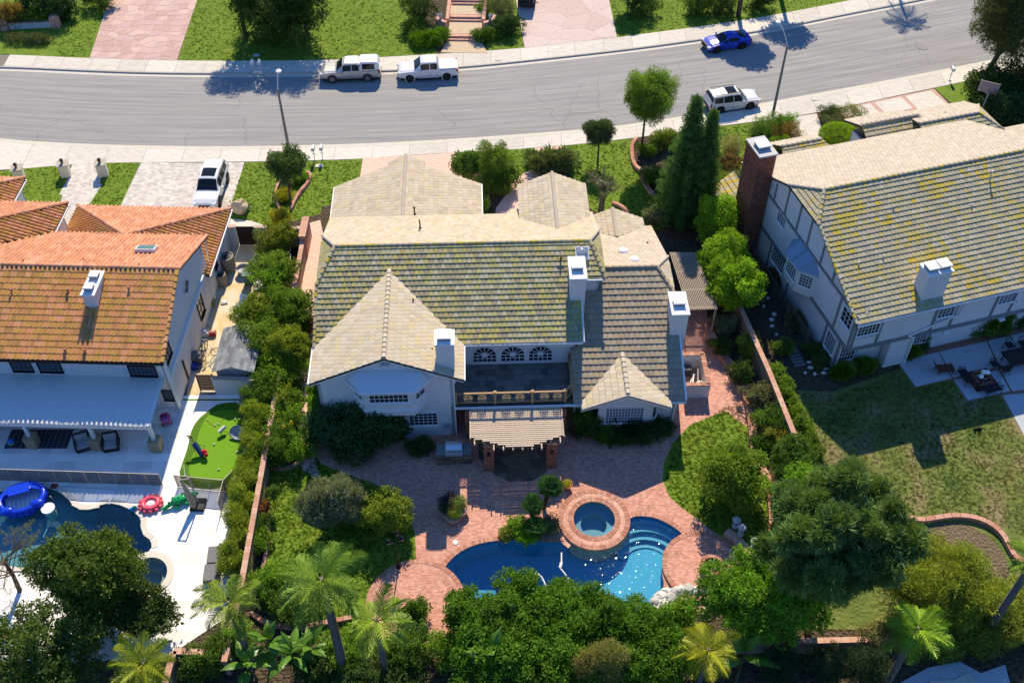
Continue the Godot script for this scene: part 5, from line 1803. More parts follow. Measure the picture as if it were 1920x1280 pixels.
	for u in [27.0, 31.2]:
		m = MB.new()
		m.bx(u, 2.5, 9.4, .4, .16, .3)
		put("flood_lamp", m, white, h)
	var gp := M("galvanised", lin(.62, .62, .62), .4)
	for q in [[32.5, 2.5, .62], [23.0, 6.0, .22], [21.2, 6.1, .22], [25.0, 3.1, .22], [30.4, 4.0, .22], [20.5, 9.1, .1]]:
		roof_pipe(h, Vector3(q[0], 5.5 + k * (9.66 - q[1]), q[1]), q[2], gp, q[2] > .5)
	roof_pipe(h, Vector3(37.2, 4.9 - k * 1.6, -7.1), .25, gp)
	roof_pipe(h, Vector3(38.5, 4.9 - k * 1.3, -10.2), .2, gp)

func capped_wall(called: String, label: String, line: Array, h: float, t: float, body: Material, caps: Array, step := .42, over := .05) -> Node3D:
	var root := thing(called, label, "wall")
	for i in line.size() - 1:
		var a: Vector2 = line[i]
		var b: Vector2 = line[i + 1]
		var m := MB.new()
		m.bar(V(a, h / 2), V(b, h / 2), t, h)
		put("panel", m, body, root)
		var n := int(maxf(1, a.distance_to(b) / step))
		for k in n:
			m = MB.new()
			m.bar(V(a.lerp(b, (k + .012) / n), h + .04), V(a.lerp(b, (k + .988) / n), h + .04), t + over * 2, .08)
			put("brick", m, caps[rng.randi() % caps.size()], root)
	return root

func walls_and_fences():
	var tan_wall := M("tan_stucco", lin(.36, .25, .155), .9, noise_tex("stucco", 512, .02, [.8, 1.0, .9, 1.0], 13), .3, bump_tex("stucco_n", 256, .2, 4.0), .5)
	var salmon := []
	for i in 3:
		salmon.append(M("salmon_cap_%d" % i, [lin(.55, .32, .22), lin(.50, .28, .19), lin(.58, .36, .26)][i], .85, wear, .5))
	capped_wall("boundary_wall", "long tan wall with salmon brick cap beside the green hedge and the pink side path", [Vector2(-15.3, -8.6), Vector2(-15.05, 6), Vector2(-14.85, 19.4), Vector2(-14.95, 24.2)], 1.45, .22, tan_wall, salmon)
	capped_wall("boundary_wall", "short brick-capped end wall with a thick pier at the head of the side path", [Vector2(-15.3, -10.9), Vector2(-15.3, -8.65)], 1.85, .42, M("spa_brick", Color.WHITE), salmon)
	capped_wall("boundary_wall", "tan wall with salmon cap between the curved brick kerb and the patchy lawn", [Vector2(14.6, -7.5), Vector2(15.57, -2.1), Vector2(16.64, 4.24), Vector2(17.47, 10.38), Vector2(18.0, 14.6)], 1.6, .22, tan_wall, salmon)
	capped_wall("boundary_wall", "low tan back wall in the shade under the pine", [Vector2(11.75, 22.88), Vector2(16.05, 22.88), Vector2(20.66, 22.76)], 1.2, .22, tan_wall, salmon)
	capped_wall("boundary_wall", "low tan garden wall by the yellow palm at the bottom corner", [Vector2(-17.75, 23.52), Vector2(-14.77, 23.65)], 1.3, .25, tan_wall, salmon)
	capped_wall("boundary_wall", "short tan wall stub running down beside the yellow palm", [Vector2(-17.75, 23.52), Vector2(-17.82, 25.51)], 1.3, .25, tan_wall, salmon)
	var white_cap := [M("cap_pinkish", lin(.50, .36, .29), .85)]
	capped_wall("garden_wall", "white stucco wall with brick cap beside the slatted gate and shed", [Vector2(-19.37, 4.64), Vector2(-16.59, 4.78)], 1.5, .2, white_wall, white_cap, .5)
	capped_wall("garden_wall", "white stucco wall right of the brown side gate", [Vector2(-19.0, -9.9), Vector2(-15.5, -9.75)], 1.75, .2, white_wall, white_cap, .5)
	capped_wall("garden_wall", "short white stucco wall left of the brown side gate", [Vector2(-21.2, -9.9), Vector2(-20.4, -9.92)], 1.75, .2, white_wall, white_cap, .5)
	var g := thing("side_gate", "dark brown plank gate set in the white wall by the clay roof", "gate", Vector3(-19.7, 0, -9.93))
	for i in 9:
		var m := MB.new()
		m.bx(-.6 + i * .15, .9, 0, .14, 1.75, .05)
		put("plank", m, M("gate_brown", lin(.055, .03, .02), .7, woody, .8), g)
	g = thing("slatted_gate", "brown horizontal slat gate throwing striped shade beside the putting green", "gate", Vector3(-19.89, 0, 4.46), -.01)
	for i in 10:
		var m := MB.new()
		m.bx(0, .15 + i * .155, 0, .98, .125, .03)
		put("slat", m, M("gate_tan", lin(.13, .085, .055), .7), g)
	var mm := MB.new()
	for s in [-.52, .52]:
		mm.bx(s, .85, 0, .07, 1.7, .07)
	put("frame", mm, mats["gate_tan"], g)
	var mesh_m := M("pool_mesh", lin(.10, .075, .055), .9)
	mesh_m.transparency = BaseMaterial3D.TRANSPARENCY_ALPHA
	mesh_m.albedo_color.a = .5
	var post_m := M("fence_cream", lin(.48, .42, .33), .5)
	var runs := [[Vector2(-33.18, 11.56), Vector2(-21.2, 12.03), "tan mesh pool fence in front of the covered patio"], [Vector2(-20.28, 12.11), Vector2(-17.24, 12.47), "tan mesh pool fence across the front of the putting green"], [Vector2(-17.24, 12.47), Vector2(-16.84, 11.8), "short angled end of the mesh pool fence near the hedge"], [Vector2(-17.24, 12.47), Vector2(-17.28, 14), "mesh pool fence section behind the folded parasol"]]
	for r in runs:
		var f := thing("pool_fence", r[2], "fence")
		var a: Vector2 = r[0]
		var b: Vector2 = r[1]
		var n := int(maxf(1, round(a.distance_to(b) / .93)))
		for k in n + 1:
			var m := MB.new()
			m.cyl(V(a.lerp(b, k / float(n))), V(a.lerp(b, k / float(n)), 1.22), .022, .022, 6)
			if k % 4 == 0:
				m.cyl(V(a.lerp(b, (k + .1) / n)), V(a.lerp(b, (k + .1) / n), 1.22), .022, .022, 6)
			put("post", m, post_m, f)
			if k < n:
				m = MB.new()
				m.bar(V(a.lerp(b, k / float(n)), .62), V(a.lerp(b, (k + 1) / float(n)), .62), .006, 1.1)
				put("mesh_panel", m, mesh_m, f)
		var m2 := MB.new()
		m2.bar(V(a, 1.2), V(b, 1.2), .035, .035)
		m2.bar(V(a, .06), V(b, .06), .03, .03)
		put("rail", m2, post_m, f)

func surf(st: Array, x: float, k: float, side: float) -> Vector3:
	var i := 0
	while i < st.size() - 2 and st[i + 1][0] < x:
		i += 1
	var t := clampf((x - st[i][0]) / (st[i + 1][0] - st[i][0]), 0, 1)
	var s := []
	for j in 6:
		s.append(lerpf(st[i][j], st[i + 1][j], t))
	var p := [Vector2(s[1] * .93, s[2]), Vector2(s[1], lerpf(s[2], s[3], .42)), Vector2(s[1] * .975, s[3]), Vector2(s[4], s[5] - .05), Vector2(s[4] * .84, s[5]), Vector2(0, s[5] + .025)]
	var j2 := mini(int(k), 4)
	var q: Vector2 = (p[j2] as Vector2).lerp(p[j2 + 1], k - j2)
	return Vector3(x, q.y, q.x * side)

func loft(st: Array, x0: float, x1: float, k0: float, k1: float, nx: int, nk: int, sides: Array, off := 0.0) -> MB:
	var m := MB.new()
	for side in sides:
		for i in nx:
			for j in nk:
				var q := []
				for e in [[0, 0], [1, 0], [1, 1], [0, 1]]:
					q.append(surf(st, lerpf(x0, x1, (i + e[0]) / float(nx)), lerpf(k0, k1, (j + e[1]) / float(nk)), side))
				var nrm: Vector3 = (q[2] - q[0]).cross(q[3] - q[1]).normalized()
				var c: Vector3 = (q[0] + q[2]) / 2
				if nrm.dot(Vector3(0, c.y - .75, c.z * .8)) < 0:
					nrm = -nrm
				for e in 4:
					q[e] += nrm * off
				m.facing(q[0], q[1], q[2], q[3], nrm)
	return m

func wheel(parent: Node3D, at: Vector3, r: float, rim: Material, side: float):
	var w := Node3D.new()
	w.name = "wheel"
	parent.add_child(w, true)
	w.position = at
	var m := MB.new()
	m.cyl(Vector3(0, 0, -.11), Vector3(0, 0, .11), r, r, 20)
	put("tyre", m, M("rubber", lin(.012, .012, .013), .85), w)
	m = MB.new()
	m.cyl(Vector3(0, 0, side * .10), Vector3(0, 0, side * .116), r * .62, r * .60, 18)
	put("wheel_disc", m, M("wheel_dark", lin(.03, .03, .032), .5), w)
	m = MB.new()
	for i in 5:
		var a := TAU * i / 5
		m.bar(Vector3(cos(a), sin(a), 0) * r * .1 + Vector3(0, 0, side * .12), Vector3(cos(a), sin(a), 0) * r * .62 + Vector3(0, 0, side * .12), .075, .02, Vector3(0, 0, side))
	m.cyl(Vector3(0, 0, side * .1), Vector3(0, 0, side * .135), r * .14, r * .12, 10)
	for i in 18:
		var a := TAU * i / 18
		var b := TAU * (i + 1) / 18
		m.bar(Vector3(cos(a), sin(a), 0) * r * .62 + Vector3(0, 0, side * .12), Vector3(cos(b), sin(b), 0) * r * .62 + Vector3(0, 0, side * .12), .04, .02, Vector3(0, 0, side))
	put("rim", m, rim, w)

func car(called: String, label: String, cat: String, at: Vector3, turn: float, st: Array, paint_m: Material, rim: Material, wheels: Array, r: float, glass_parts: Array, opt := {}) -> Node3D:
	var c := thing(called, label, cat, at, turn)
	var gl := M("car_glass", lin(.012, .016, .02), .05)
	var hw := 0.0
	for s in st:
		hw = maxf(hw, s[1])
	var m := loft(st, st[0][0], st[-1][0], 0, 5, 40, 10, [-1, 1])
	for e in [0, st.size() - 1]:
		for k in 5:
			m.facing(surf(st, st[e][0], k, 1), surf(st, st[e][0], k + 1, 1), surf(st, st[e][0], k + 1, -1), surf(st, st[e][0], k, -1), Vector3(-1 if e == 0 else 1, 0, 0))
	put("body", m, paint_m, c)
	m = MB.new()
	m.bx(0, .36, 0, st[-1][0] - st[0][0] - .5, .3, hw * 1.8)
	put("underbody", m, M("rubber", Color.WHITE), c)
	for g in glass_parts:
		var sd: Array = [-1, 1]
		if g[0] == "side_window":
			for s in sd:
				put("side_window", loft(st, g[1], g[2], g[3], g[4], 3, 2, [s], .012), gl, c)
		else:
			put(g[0], loft(st, g[1], g[2], g[3], g[4], 3, 4, sd, .014), gl if g.size() < 6 else g[5], c)
	for x in wheels:
		for s in [-1, 1]:
			m = MB.new()
			m.cyl(Vector3(x, r + .03, s * (hw - .3)), Vector3(x, r + .03, s * (hw + .006)), r * 1.2, r * 1.2, 20)
			put("wheel_arch", m, opt.get("arch", mats["rubber"]), c)
			wheel(c, Vector3(x, r, s * (hw - .085)), r, rim, s)
	var lamp := M("headlight", lin(.55, .57, .6), .1)
	var red := M("tail_light", lin(.35, .012, .01), .2)
	var f: Array = st[-3]
	var b: Array = st[1]
	for s in [-1, 1]:
		m = MB.new()
		m.obox(Vector3(st[-2][0] - .06, lerpf(f[2], f[3], .78), s * (f[1] - .19)), Vector3(.34, .15, .3), Basis(Vector3.UP, s * .5))
		put("headlight", m, lamp, c)
		m = MB.new()
		m.box(Vector3(b[0] + .03, lerpf(b[2], b[3], .85), s * (b[1] - .1)), Vector3(.14, .28, .2))
		put("tail_light", m, red, c)
		m = MB.new()
		var mx: float = opt.get("mirror", .75)
		m.ball(Vector3(mx, f[3] + .12, s * (hw + .1)), Vector3(.1, .09, .13), 8, 5)
		m.bar(Vector3(mx, f[3] + .06, s * (hw - .08)), Vector3(mx, f[3] + .1, s * (hw + .06)), .05, .04)
		put("mirror", m, opt.get("mirror_mat", paint_m), c)
		m = MB.new()
		for hx in opt.get("handles", [-.7, .2]):
			m.box(Vector3(hx, f[3] - .1, s * (hw - .012)), Vector3(.2, .035, .03))
		put("door_handle", m, M("chrome", lin(.5, .5, .5), .2), c)
	m = MB.new()
	for s in [-1, 1]:
		for dx in opt.get("seams", [-1.1, -.2, .85]):
			m.box(Vector3(dx, .62, s * (hw - .004)), Vector3(.018, .62, .012))
	put("door_seam", m, M("rubber", Color.WHITE), c)
	m = MB.new()
	m.bx(st[-1][0], .5, 0, .1, .22, 1.2)
	put("bumper", m, opt.get("bumper", M("bumper_dark", lin(.05, .05, .05), .5)), c)
	m = MB.new()
	m.bx(st[-1][0] - .01, .72, 0, .06, .14, .9)
	put("grille", m, M("grille_black", lin(.01, .01, .01), .4), c)
	m = MB.new()
	m.bx(st[0][0], .55, 0, .1, .2, 1.4)
	put("rear_bumper", m, opt.get("bumper", mats["bumper_dark"]), c)
	if opt.has("rails"):
		for s in [-1, 1]:
			m = MB.new()
			m.bar(Vector3(-1.9, opt["rails"], s * .62), Vector3(.2, opt["rails"], s * .62), .045, .05)
			put("roof_rail", m, M("grille_black", Color.WHITE), c)
	return c

func cars():
	var white := paint("paint_white", lin(.72, .72, .72))
	var silver := paint("paint_silver", lin(.46, .46, .45), .35)
	silver.metallic = .4
	var blue := paint("paint_blue", lin(.006, .04, .45), .5)
	var pearl := paint("paint_pearl", lin(.66, .65, .62))
	var alloy := metal("alloy", lin(.5, .5, .5))
	var dark_rim := M("dark_rim", lin(.03, .03, .03), .4)
	var pick := [[-2.66, .84, .5, 1.02, .78, 1.05], [-2.6, .92, .42, 1.06, .84, 1.09], [-.98, .93, .38, 1.06, .84, 1.09], [-.9, .93, .38, 1.06, .70, 1.66], [-.72, .93, .38, 1.06, .69, 1.78], [.42, .93, .38, 1.06, .67, 1.77], [.6, .93, .38, 1.06, .67, 1.68], [1.22, .92, .38, 1.05, .80, 1.13], [2.3, .9, .4, .99, .76, 1.06], [2.58, .84, .42, .86, .70, .92], [2.66, .78, .5, .72, .66, .76]]
	var pg := [["windshield", .62, 1.18, 3.15, 5], ["side_window", -.8, -.2, 2.12, 2.88], ["side_window", -.12, .62, 2.12, 2.86], ["rear_window", -.955, -.91, 3.2, 5]]
	var a := car("pickup_truck", "white crew-cab pickup with a grey bed cover parked at the far kerb", "pickup truck", Vector3(-7.5, -.1, -32.72), deg_to_rad(-174.2), pick, white, dark_rim, [-1.62, 1.66], .39, pg, {"arch": white, "mirror": .72, "handles": [-.62, .3], "seams": [-.82, -.16, .72]})
	var m := MB.new()
	for i in 3:
		m.bx(-2.27 + i * .53, 1.125, 0, .51, .05, 1.62)
	put("bed_cover", m, M("bed_cover_grey", lin(.42, .43, .45), .5), a)
	m = MB.new()
	for s in [-1, 1]:
		m.cyl(Vector3(-.9, .42, s * .96), Vector3(.9, .42, s * .96), .045, .045, 8)
	put("side_step", m, mats["chrome"], a)
	a = car("pickup_truck", "silver pickup with a white camper shell parked at the far kerb", "pickup truck", Vector3(-14.36, -.1, -32.52), deg_to_rad(-176.1), pick, silver, alloy, [-1.5, 1.6], .38, pg, {"arch": M("arch_grey", lin(.08, .08, .08), .6), "mirror": .72, "handles": [-.62, .3], "seams": [-.82, -.16, .72]})
	var sh := [[-2.62, .82, 1.08, 1.3, .72, 1.5], [-2.45, .86, 1.08, 1.35, .70, 1.86], [-1.1, .87, 1.08, 1.35, .69, 1.88], [-.94, .87, 1.08, 1.35, .69, 1.84]]
	m = loft(sh, -2.62, -.94, 0, 5, 14, 8, [-1, 1])
	for k in 5:
		m.facing(surf(sh, -2.62, k, 1), surf(sh, -2.62, k + 1, 1), surf(sh, -2.62, k + 1, -1), surf(sh, -2.62, k, -1), Vector3.LEFT)
	put("camper_shell", m, white, a)
	for s in [-1, 1]:
		put("shell_window", loft(sh, -2.2, -1.1, 1.3, 2.75, 3, 3, [s], .012), mats["car_glass"], a)
	m = loft(pick, -.9, .6, 3.05, 5, 4, 4, [-1, 1], .012)
	put("cab_roof", m, white, a)
	var suv := [[-2.33, .78, .45, .9, .70, 1.0], [-2.27, .88, .34, 1.0, .70, 1.42], [-2.0, .91, .28, 1.0, .66, 1.66], [-.6, .92, .26, .98, .66, 1.73], [.3, .92, .26, .97, .64, 1.68], [1.05, .91, .26, .97, .77, 1.05], [1.9, .89, .28, .92, .72, .97], [2.22, .80, .34, .80, .64, .84], [2.33, .7, .42, .66, .58, .7]]
	var sg := [["windshield", .36, 1.0, 3.15, 5], ["side_window", -1.95, -1.2, 2.15, 2.85], ["side_window", -1.12, -.3, 2.12, 2.88], ["side_window", -.22, .5, 2.12, 2.86], ["rear_window", -2.26, -2.06, 2.6, 5], ["sunroof", -.75, .12, 4.15, 5]]
	car("station_wagon", "white crossover with roof rails and open sunroof parked at the near kerb", "car", Vector3(18.95, -.1, -27.97), deg_to_rad(13.4), suv, pearl, mats["dark_rim"], [-1.4, 1.34], .36, sg, {"rails": 1.79, "seams": [-1.16, -.26, .75], "mirror": .62})
	var big := []
	for q in suv:
		big.append([q[0] * 1.05, q[1] * 1.06, q[2] + .04, q[3] * 1.08, q[4] * 1.08, q[5] * 1.07])
	car("driveway_car", "large white car with dark panoramic roof standing on the pale paver driveway", "car", Vector3(-23.55, .02, -15.95), deg_to_rad(-91), big, white, dark_rim, [-1.45, 1.45], .39, [["windshield", .38, 1.05, 3.15, 5], ["side_window", -2.05, -1.25, 2.15, 2.85], ["side_window", -1.17, -.3, 2.12, 2.88], ["side_window", -.22, .55, 2.12, 2.86], ["rear_window", -2.38, -2.14, 2.6, 5], ["roof_glass", -.85, .15, 4.1, 5]], {"mirror": .66})
	var coupe := [[-2.19, .74, .42, .72, .66, .78], [-2.1, .90, .3, .84, .78, .98], [-1.75, .94, .24, .90, .72, 1.02], [-1.1, .93, .22, .88, .58, 1.16], [-.3, .91, .2, .84, .56, 1.29], [.2, .90, .2, .83, .56, 1.25], [.95, .91, .2, .82, .72, .90], [1.7, .92, .22, .74, .72, .80], [2.1, .82, .24, .58, .62, .64], [2.2, .66, .3, .48, .5, .52]]
	car("sports_car", "bright blue sports coupe parked at the far kerb under a tree shadow", "car", Vector3(19.78, -.1, -37.6), deg_to_rad(-163.7), coupe, blue, dark_rim, [-1.22, 1.28], .34, [["windshield", .24, .92, 3.15, 5], ["side_window", -.9, .12, 2.15, 2.85], ["side_window", .18, .62, 2.1, 2.75], ["rear_window", -1.7, -1.0, 3.3, 5]], {"handles": [-.55], "seams": [-.7, .6], "mirror": .6, "bumper": M("grille_black", lin(.01, .01, .01), .4)})
	var jeep := [[-2.1, .76, .7, 1.15, .72, 1.3], [-2.05, .8, .6, 1.2, .70, 1.9], [.2, .8, .58, 1.2, .68, 1.95], [.4, .8, .58, 1.2, .68, 1.85], [.75, .8, .58, 1.18, .70, 1.24], [2.0, .74, .62, 1.12, .62, 1.18], [2.08, .7, .66, 1.0, .6, 1.04]]
	var bk := paint("paint_black", lin(.02, .02, .022))
	car("off_road_car", "black off-road car at the top edge on the pink driveway", "car", Vector3(1.55, .02, -46.1), deg_to_rad(84), jeep, bk, dark_rim, [-1.3, 1.35], .45, [["windshield", .42, .72, 3.2, 5], ["side_window", -1.9, -1.0, 2.15, 2.85], ["side_window", -.9, .3, 2.15, 2.85]], {"arch": bk})

func street_furniture():
	var pole_m := M("pole_grey", lin(.20, .20, .19), .8, wear, .5)
	var white := M("lamp_white", lin(.62, .62, .6), .5)
	var lamps := [[Vector3(-18.46, 0, -21.98), 5.6, "tall grey street lamp behind the planter tree by the twin letterboxes", Vector3(.25, 0, -.2)], [Vector3(22.27, 0, -26.45), 6.75, "tall grey street lamp rising from the clipped bushes near the white crossover", Vector3(-.75, 0, -1.0)]]
	for e in lamps:
		var l := thing("street_lamp", e[2], "street lamp", e[0], 0, "street lamps")
		var m := MB.new()
		m.cyl(Vector3(0, -.05, 0), Vector3(0, e[1], 0), .13, .085, 10)
		put("pole", m, pole_m, l)
		m = MB.new()
		var d: Vector3 = e[3]
		m.tube([Vector3(0, e[1] - .1, 0), Vector3(0, e[1] + .45, 0) + d * .2, Vector3(0, e[1] + 1.0, 0) + d * .55, Vector3(0, e[1] + 1.45, 0) + d], .04, 6)
		put("arm", m, white, l)
		m = MB.new()
		m.ball(Vector3(0, e[1] + 1.48, 0) + d * 1.1, Vector3(.24, .1, .3), 10, 6)
		m.cyl(Vector3(0, e[1] + 1.55, 0) + d * 1.1, Vector3(0, e[1] + 1.63, 0) + d * 1.1, .04, .03, 6)
		put("luminaire", m, white, l)
	var box_m := M("letterbox_white", lin(.72, .72, .72), .5)
	var base := thing("letterbox", "white letterbox on a post, left one of the near pair", "letterbox", V(Vector2(-16.08, -20.32)), 0, "letterboxes")
	var m := MB.new()
	m.cyl(Vector3.ZERO, Vector3(0, 1.0, 0), .035, .035, 8)
	m.bx(0, .03, 0, .3, .06, .3)
	m.bar(Vector3(-.16, .62, 0), Vector3(.16, .62, 0), .05, .05)
	put("post", m, M("post_pale", lin(.6, .6, .58), .6), base)
	m = MB.new()
	m.bx(0, 1.1, 0, .26, .18, .5)
	m.cyl(Vector3(0, 1.19, -.25), Vector3(0, 1.19, .25), .13, .13, 12)
	put("box", m, box_m, base)
	m = MB.new()
	m.bx(.14, 1.22, .1, .015, .1, .05)
	put("flag", m, M("iron_black", lin(.02, .02, .02), .5), base)
	dup(base, "white letterbox on a post, right one of the near pair", V(Vector2(-15.43, -20.39)))
	dup(base, "white letterbox across the street, left one of the far pair", V(Vector2(-23.12, -32.96)), PI)
	dup(base, "white letterbox across the street, right one of the far pair", V(Vector2(-22.5, -32.96)), PI)
	dup(base, "single white letterbox on the pavement by the basketball hoop", V(Vector2(38.91, -31.86)), PI)
	for e in [[Vector2(-35.75, -18.02), "cream pier with a lantern left of the pale paver walk"], [Vector2(-32.78, -18.09), "cream pier with a lantern right of the pale paver walk"], [Vector2(-39.24, -17.48), "cream pier with a lantern behind the corner of the low clay roof"]]:
		var p := thing("entry_pier", e[1], "pier", V(e[0] - Vector2(0, .3)), .25, "entry piers")
		m = MB.new()
		m.bx(0, .55, 0, .75, 1.1, .75)
		put("shaft", m, M("pier_cream", lin(.62, .57, .48), .9), p)
		m = MB.new()
		m.bx(0, 1.13, 0, .88, .08, .88)
		put("cap", m, stone_cap, p)
		m = MB.new()
		m.lathe(Vector3(0, 1.17, 0), [Vector2(.1, 0), Vector2(.05, .06), Vector2(.13, .14), Vector2(.15, .34), Vector2(.04, .44), Vector2(0, .48)], 8)
		put("lantern", m, M("bronze", lin(.06, .05, .04), .5), p)
	var b := thing("boulder", "pale tan boulder lying on the front lawn beside the driveway", "boulder", V(Vector2(-20.94, -13.79)))
	m = MB.new()
	var nz := FastNoiseLite.new()
	nz.frequency = .9
	m.ball(Vector3(0, .42, 0), Vector3(.66, .6, .6), 16, 10)
	for i in m.v.size():
		var q := m.v[i] - Vector3(0, .42, 0)
		m.v[i] = Vector3(0, .42, 0) + q * (1 + .45 * nz.get_noise_3dv(q * 1.6) + .12 * nz.get_noise_3dv(q * 6))
	var flat_m := MB.new()
	for i in range(0, m.v.size(), 3):
		flat_m.tri(m.v[i], m.v[i + 1], m.v[i + 2])
	put("rock", flat_m, M("boulder_tan", lin(.50, .40, .26), .9, wear, .7, grain, 1.0), b)
	var hoop := thing("basketball_hoop", "basketball hoop on a tilted pole by the dark hedge", "basketball hoop", V(Vector2(39.04, -24.8)), -.45)
	m = MB.new()
	m.cyl(Vector3(0, 0, 0), Vector3(.1, 3.1, -.3), .07, .06, 8)
	m.bar(Vector3(.1, 3.0, -.3), Vector3(0, 3.0, -.95), .07, .1)
	put("pole", m, M("hoop_grey", lin(.3, .32, .33), .5), hoop)
	m = MB.new()
	m.bx(0, 3.3, -1.0, 1.5, 1.0, .05)
	put("backboard", m, M("board_grey", lin(.32, .27, .24), .6), hoop)
	m = MB.new()
	m.bx(0, 3.3, -1.03, 1.56, .04, .05)
	for s in [-1, 1]:
		m.bx(s * .3, 3.15, -1.04, .03, .45, .02)
		m.bx(s * .75, 3.3, -1.03, .05, 1.04, .06)
	put("board_marking", m, M("lamp_white", Color.WHITE), hoop)
	m = MB.new()
	for i in 14:
		var a0 := Vector3(cos(TAU * i / 14) * .23, 3.0, -1.28 + sin(TAU * i / 14) * .23)
		var a1 := Vector3(cos(TAU * (i + 1) / 14) * .23, 3.0, -1.28 + sin(TAU * (i + 1) / 14) * .23)
		m.bar(a0, a1, .025, .025)
	put("rim", m, M("rim_orange", lin(.5, .12, .03), .5), hoop)
	m = MB.new()
	for i in 12:
		var a0 := Vector3(cos(TAU * i / 12) * .22, 2.98, -1.28 + sin(TAU * i / 12) * .22)
		var a1 := Vector3(cos(TAU * (i + 1) / 12) * .14, 2.6, -1.28 + sin(TAU * (i + 1) / 12) * .14)
		var a2 := Vector3(cos(TAU * (i - 1) / 12) * .14, 2.6, -1.28 + sin(TAU * (i - 1) / 12) * .14)
		m.bar(a0, a1, .014, .014)
		m.bar(a0, a2, .014, .014)
	put("net", m, M("net_white", lin(.6, .6, .58), .8), hoop)
	var tread := M("step_buff", lin(.52, .40, .27), .85, conc, .2)
	var brick := M("spa_brick", Color.WHITE)
	var st := thing("garden_steps", "brick-edged garden steps with buff landings between planted banks across the street", "steps", V(Vector2(-4.5, -36.3)), -.03)
	var w := [[0.0, 2.0, 1.55, 2.0], [2.0, 2.95, 1.7, 1.55], [4.6, 2.5, 1.62, 1.62], [6.9, 3.5, 1.6, 1.6]]
	m = MB.new()
	m.prism(pl([-2.05, 0, 2.25, 0, 1.6, -2.0, -1.6, -2.0]), -.02, .03)
	put("landing", m, tread, st)
	var y := 0.0
	for e in [[-2.0, 1.65, 1.75, 2.45], [-4.9, 1.5, 1.42, 2.0], [-7.4, 1.35, 1.35, 2.6]]:
		for k in 2:
			m = MB.new()
			y += .16
			m.bx(0, y / 2, e[0] - k * .34 - 1.4, e[1] * 2 + .3, y, 2.8)
			put("step", m, brick, st)
		m = MB.new()
		m.prism(pl([-e[1] - .2, e[0] - .75, e[1] + .2, e[0] - .75, e[2], e[0] - .75 - e[3], -e[2], e[0] - .75 - e[3]]), y - .05, y + .02)
		put("landing", m, tread, st)
	for s in [-1, 1]:
		for e in [[Vector2(s * 1.75, -3.6), Vector2(s * 2.6, -4.1)], [Vector2(s * 2.6, -4.1), Vector2(s * 2.75, -5.1)], [Vector2(s * 1.7, -4.2), Vector2(s * 1.75, -8.5)]]:
			m = MB.new()
			m.bar(V(e[0], .5), V(e[1], .5), .32, 1.1)
			put("side_wall", m, brick, st)
	for s in [-1, 1]:
		m = MB.new()
		m.lathe(Vector3(s * 2.35, 1.05, -4.2), [Vector2(.12, 0), Vector2(.06, .1), Vector2(.16, .2), Vector2(.17, .4), Vector2(.03, .55)], 8)
		put("lantern", m, M("pale_lantern", lin(.5, .5, .48), .5), st)
	var gw := thing("low_garden_wall", "low white garden wall with brick piers at the top left", "wall", V(Vector2(-45.47, -40.66)), .1)
	m = MB.new()
	m.bx(0, .3, 0, 4.6, .6, .3)
	put("panel", m, white_wall, gw)
	for s in [-1, 1]:
		m = MB.new()
		m.bx(s * 2.35, .55, 0, .75, 1.1, .75)
		put("pier", m, brick, gw)
	m = MB.new()
	m.bx(0, .63, 0, 3.95, .07, .4)
	put("cap", m, M("cap_pinkish", lin(.5, .36, .29), .85), gw)

var clumps := {}

func clump(type: String) -> ArrayMesh:
	if clumps.has(type):
		return clumps[type]
	var r := RandomNumberGenerator.new()
	r.seed = 77
	var spec: Array = {"broad": [16, .17, .075, .15], "fine": [26, .17, .026, .16], "big": [10, .34, .12, .12], "needle": [34, .24, .014, .08], "tiny": [22, .085, .045, .17], "grass": [18, .5, .028, .06], "spray": [20, .20, .04, .14]}[type]
	var m := MB.new()
	for i in spec[0]:
		var d := Vector3(r.randfn(), r.randfn() * .7 + .45, r.randfn()).normalized()
		if type == "grass":
			d = Vector3(r.randfn() * .5, 1, r.randfn() * .5).normalized()
		var o: Vector3 = d * spec[3] * r.randf_range(.3, 1.0)
		var l: float = spec[1] * r.randf_range(.7, 1.25)
		var s := d.cross(Vector3.UP + Vector3(r.randfn(), r.randfn(), r.randfn()) * .45).normalized()
		var nrm := s.cross(d)
		var tip: Vector3 = o + d * l + Vector3.DOWN * l * .22
		var mid: Vector3 = o + d * l * .5
		var w: float = spec[2] * r.randf_range(.8, 1.2) / 2
		var k := r.randf_range(.72, 1.3)
		m.col = Color(k, k, k * r.randf_range(.8, 1.1))
		m.tri(o, mid + s * w + nrm * w * .35, tip)
		m.tri(o, tip, mid - s * w + nrm * w * .35)
	clumps[type] = m.mesh()
	return clumps[type]

func tint(c: Color, v := .16) -> Color:
	var k := rng.randf_range(1 - v, 1 + v)
	var y := rng.randf_range(-v, v) * .6
	k *= 1.75
	return Color(c.r * (k + y), c.g * k, c.b * (k - y * .5))

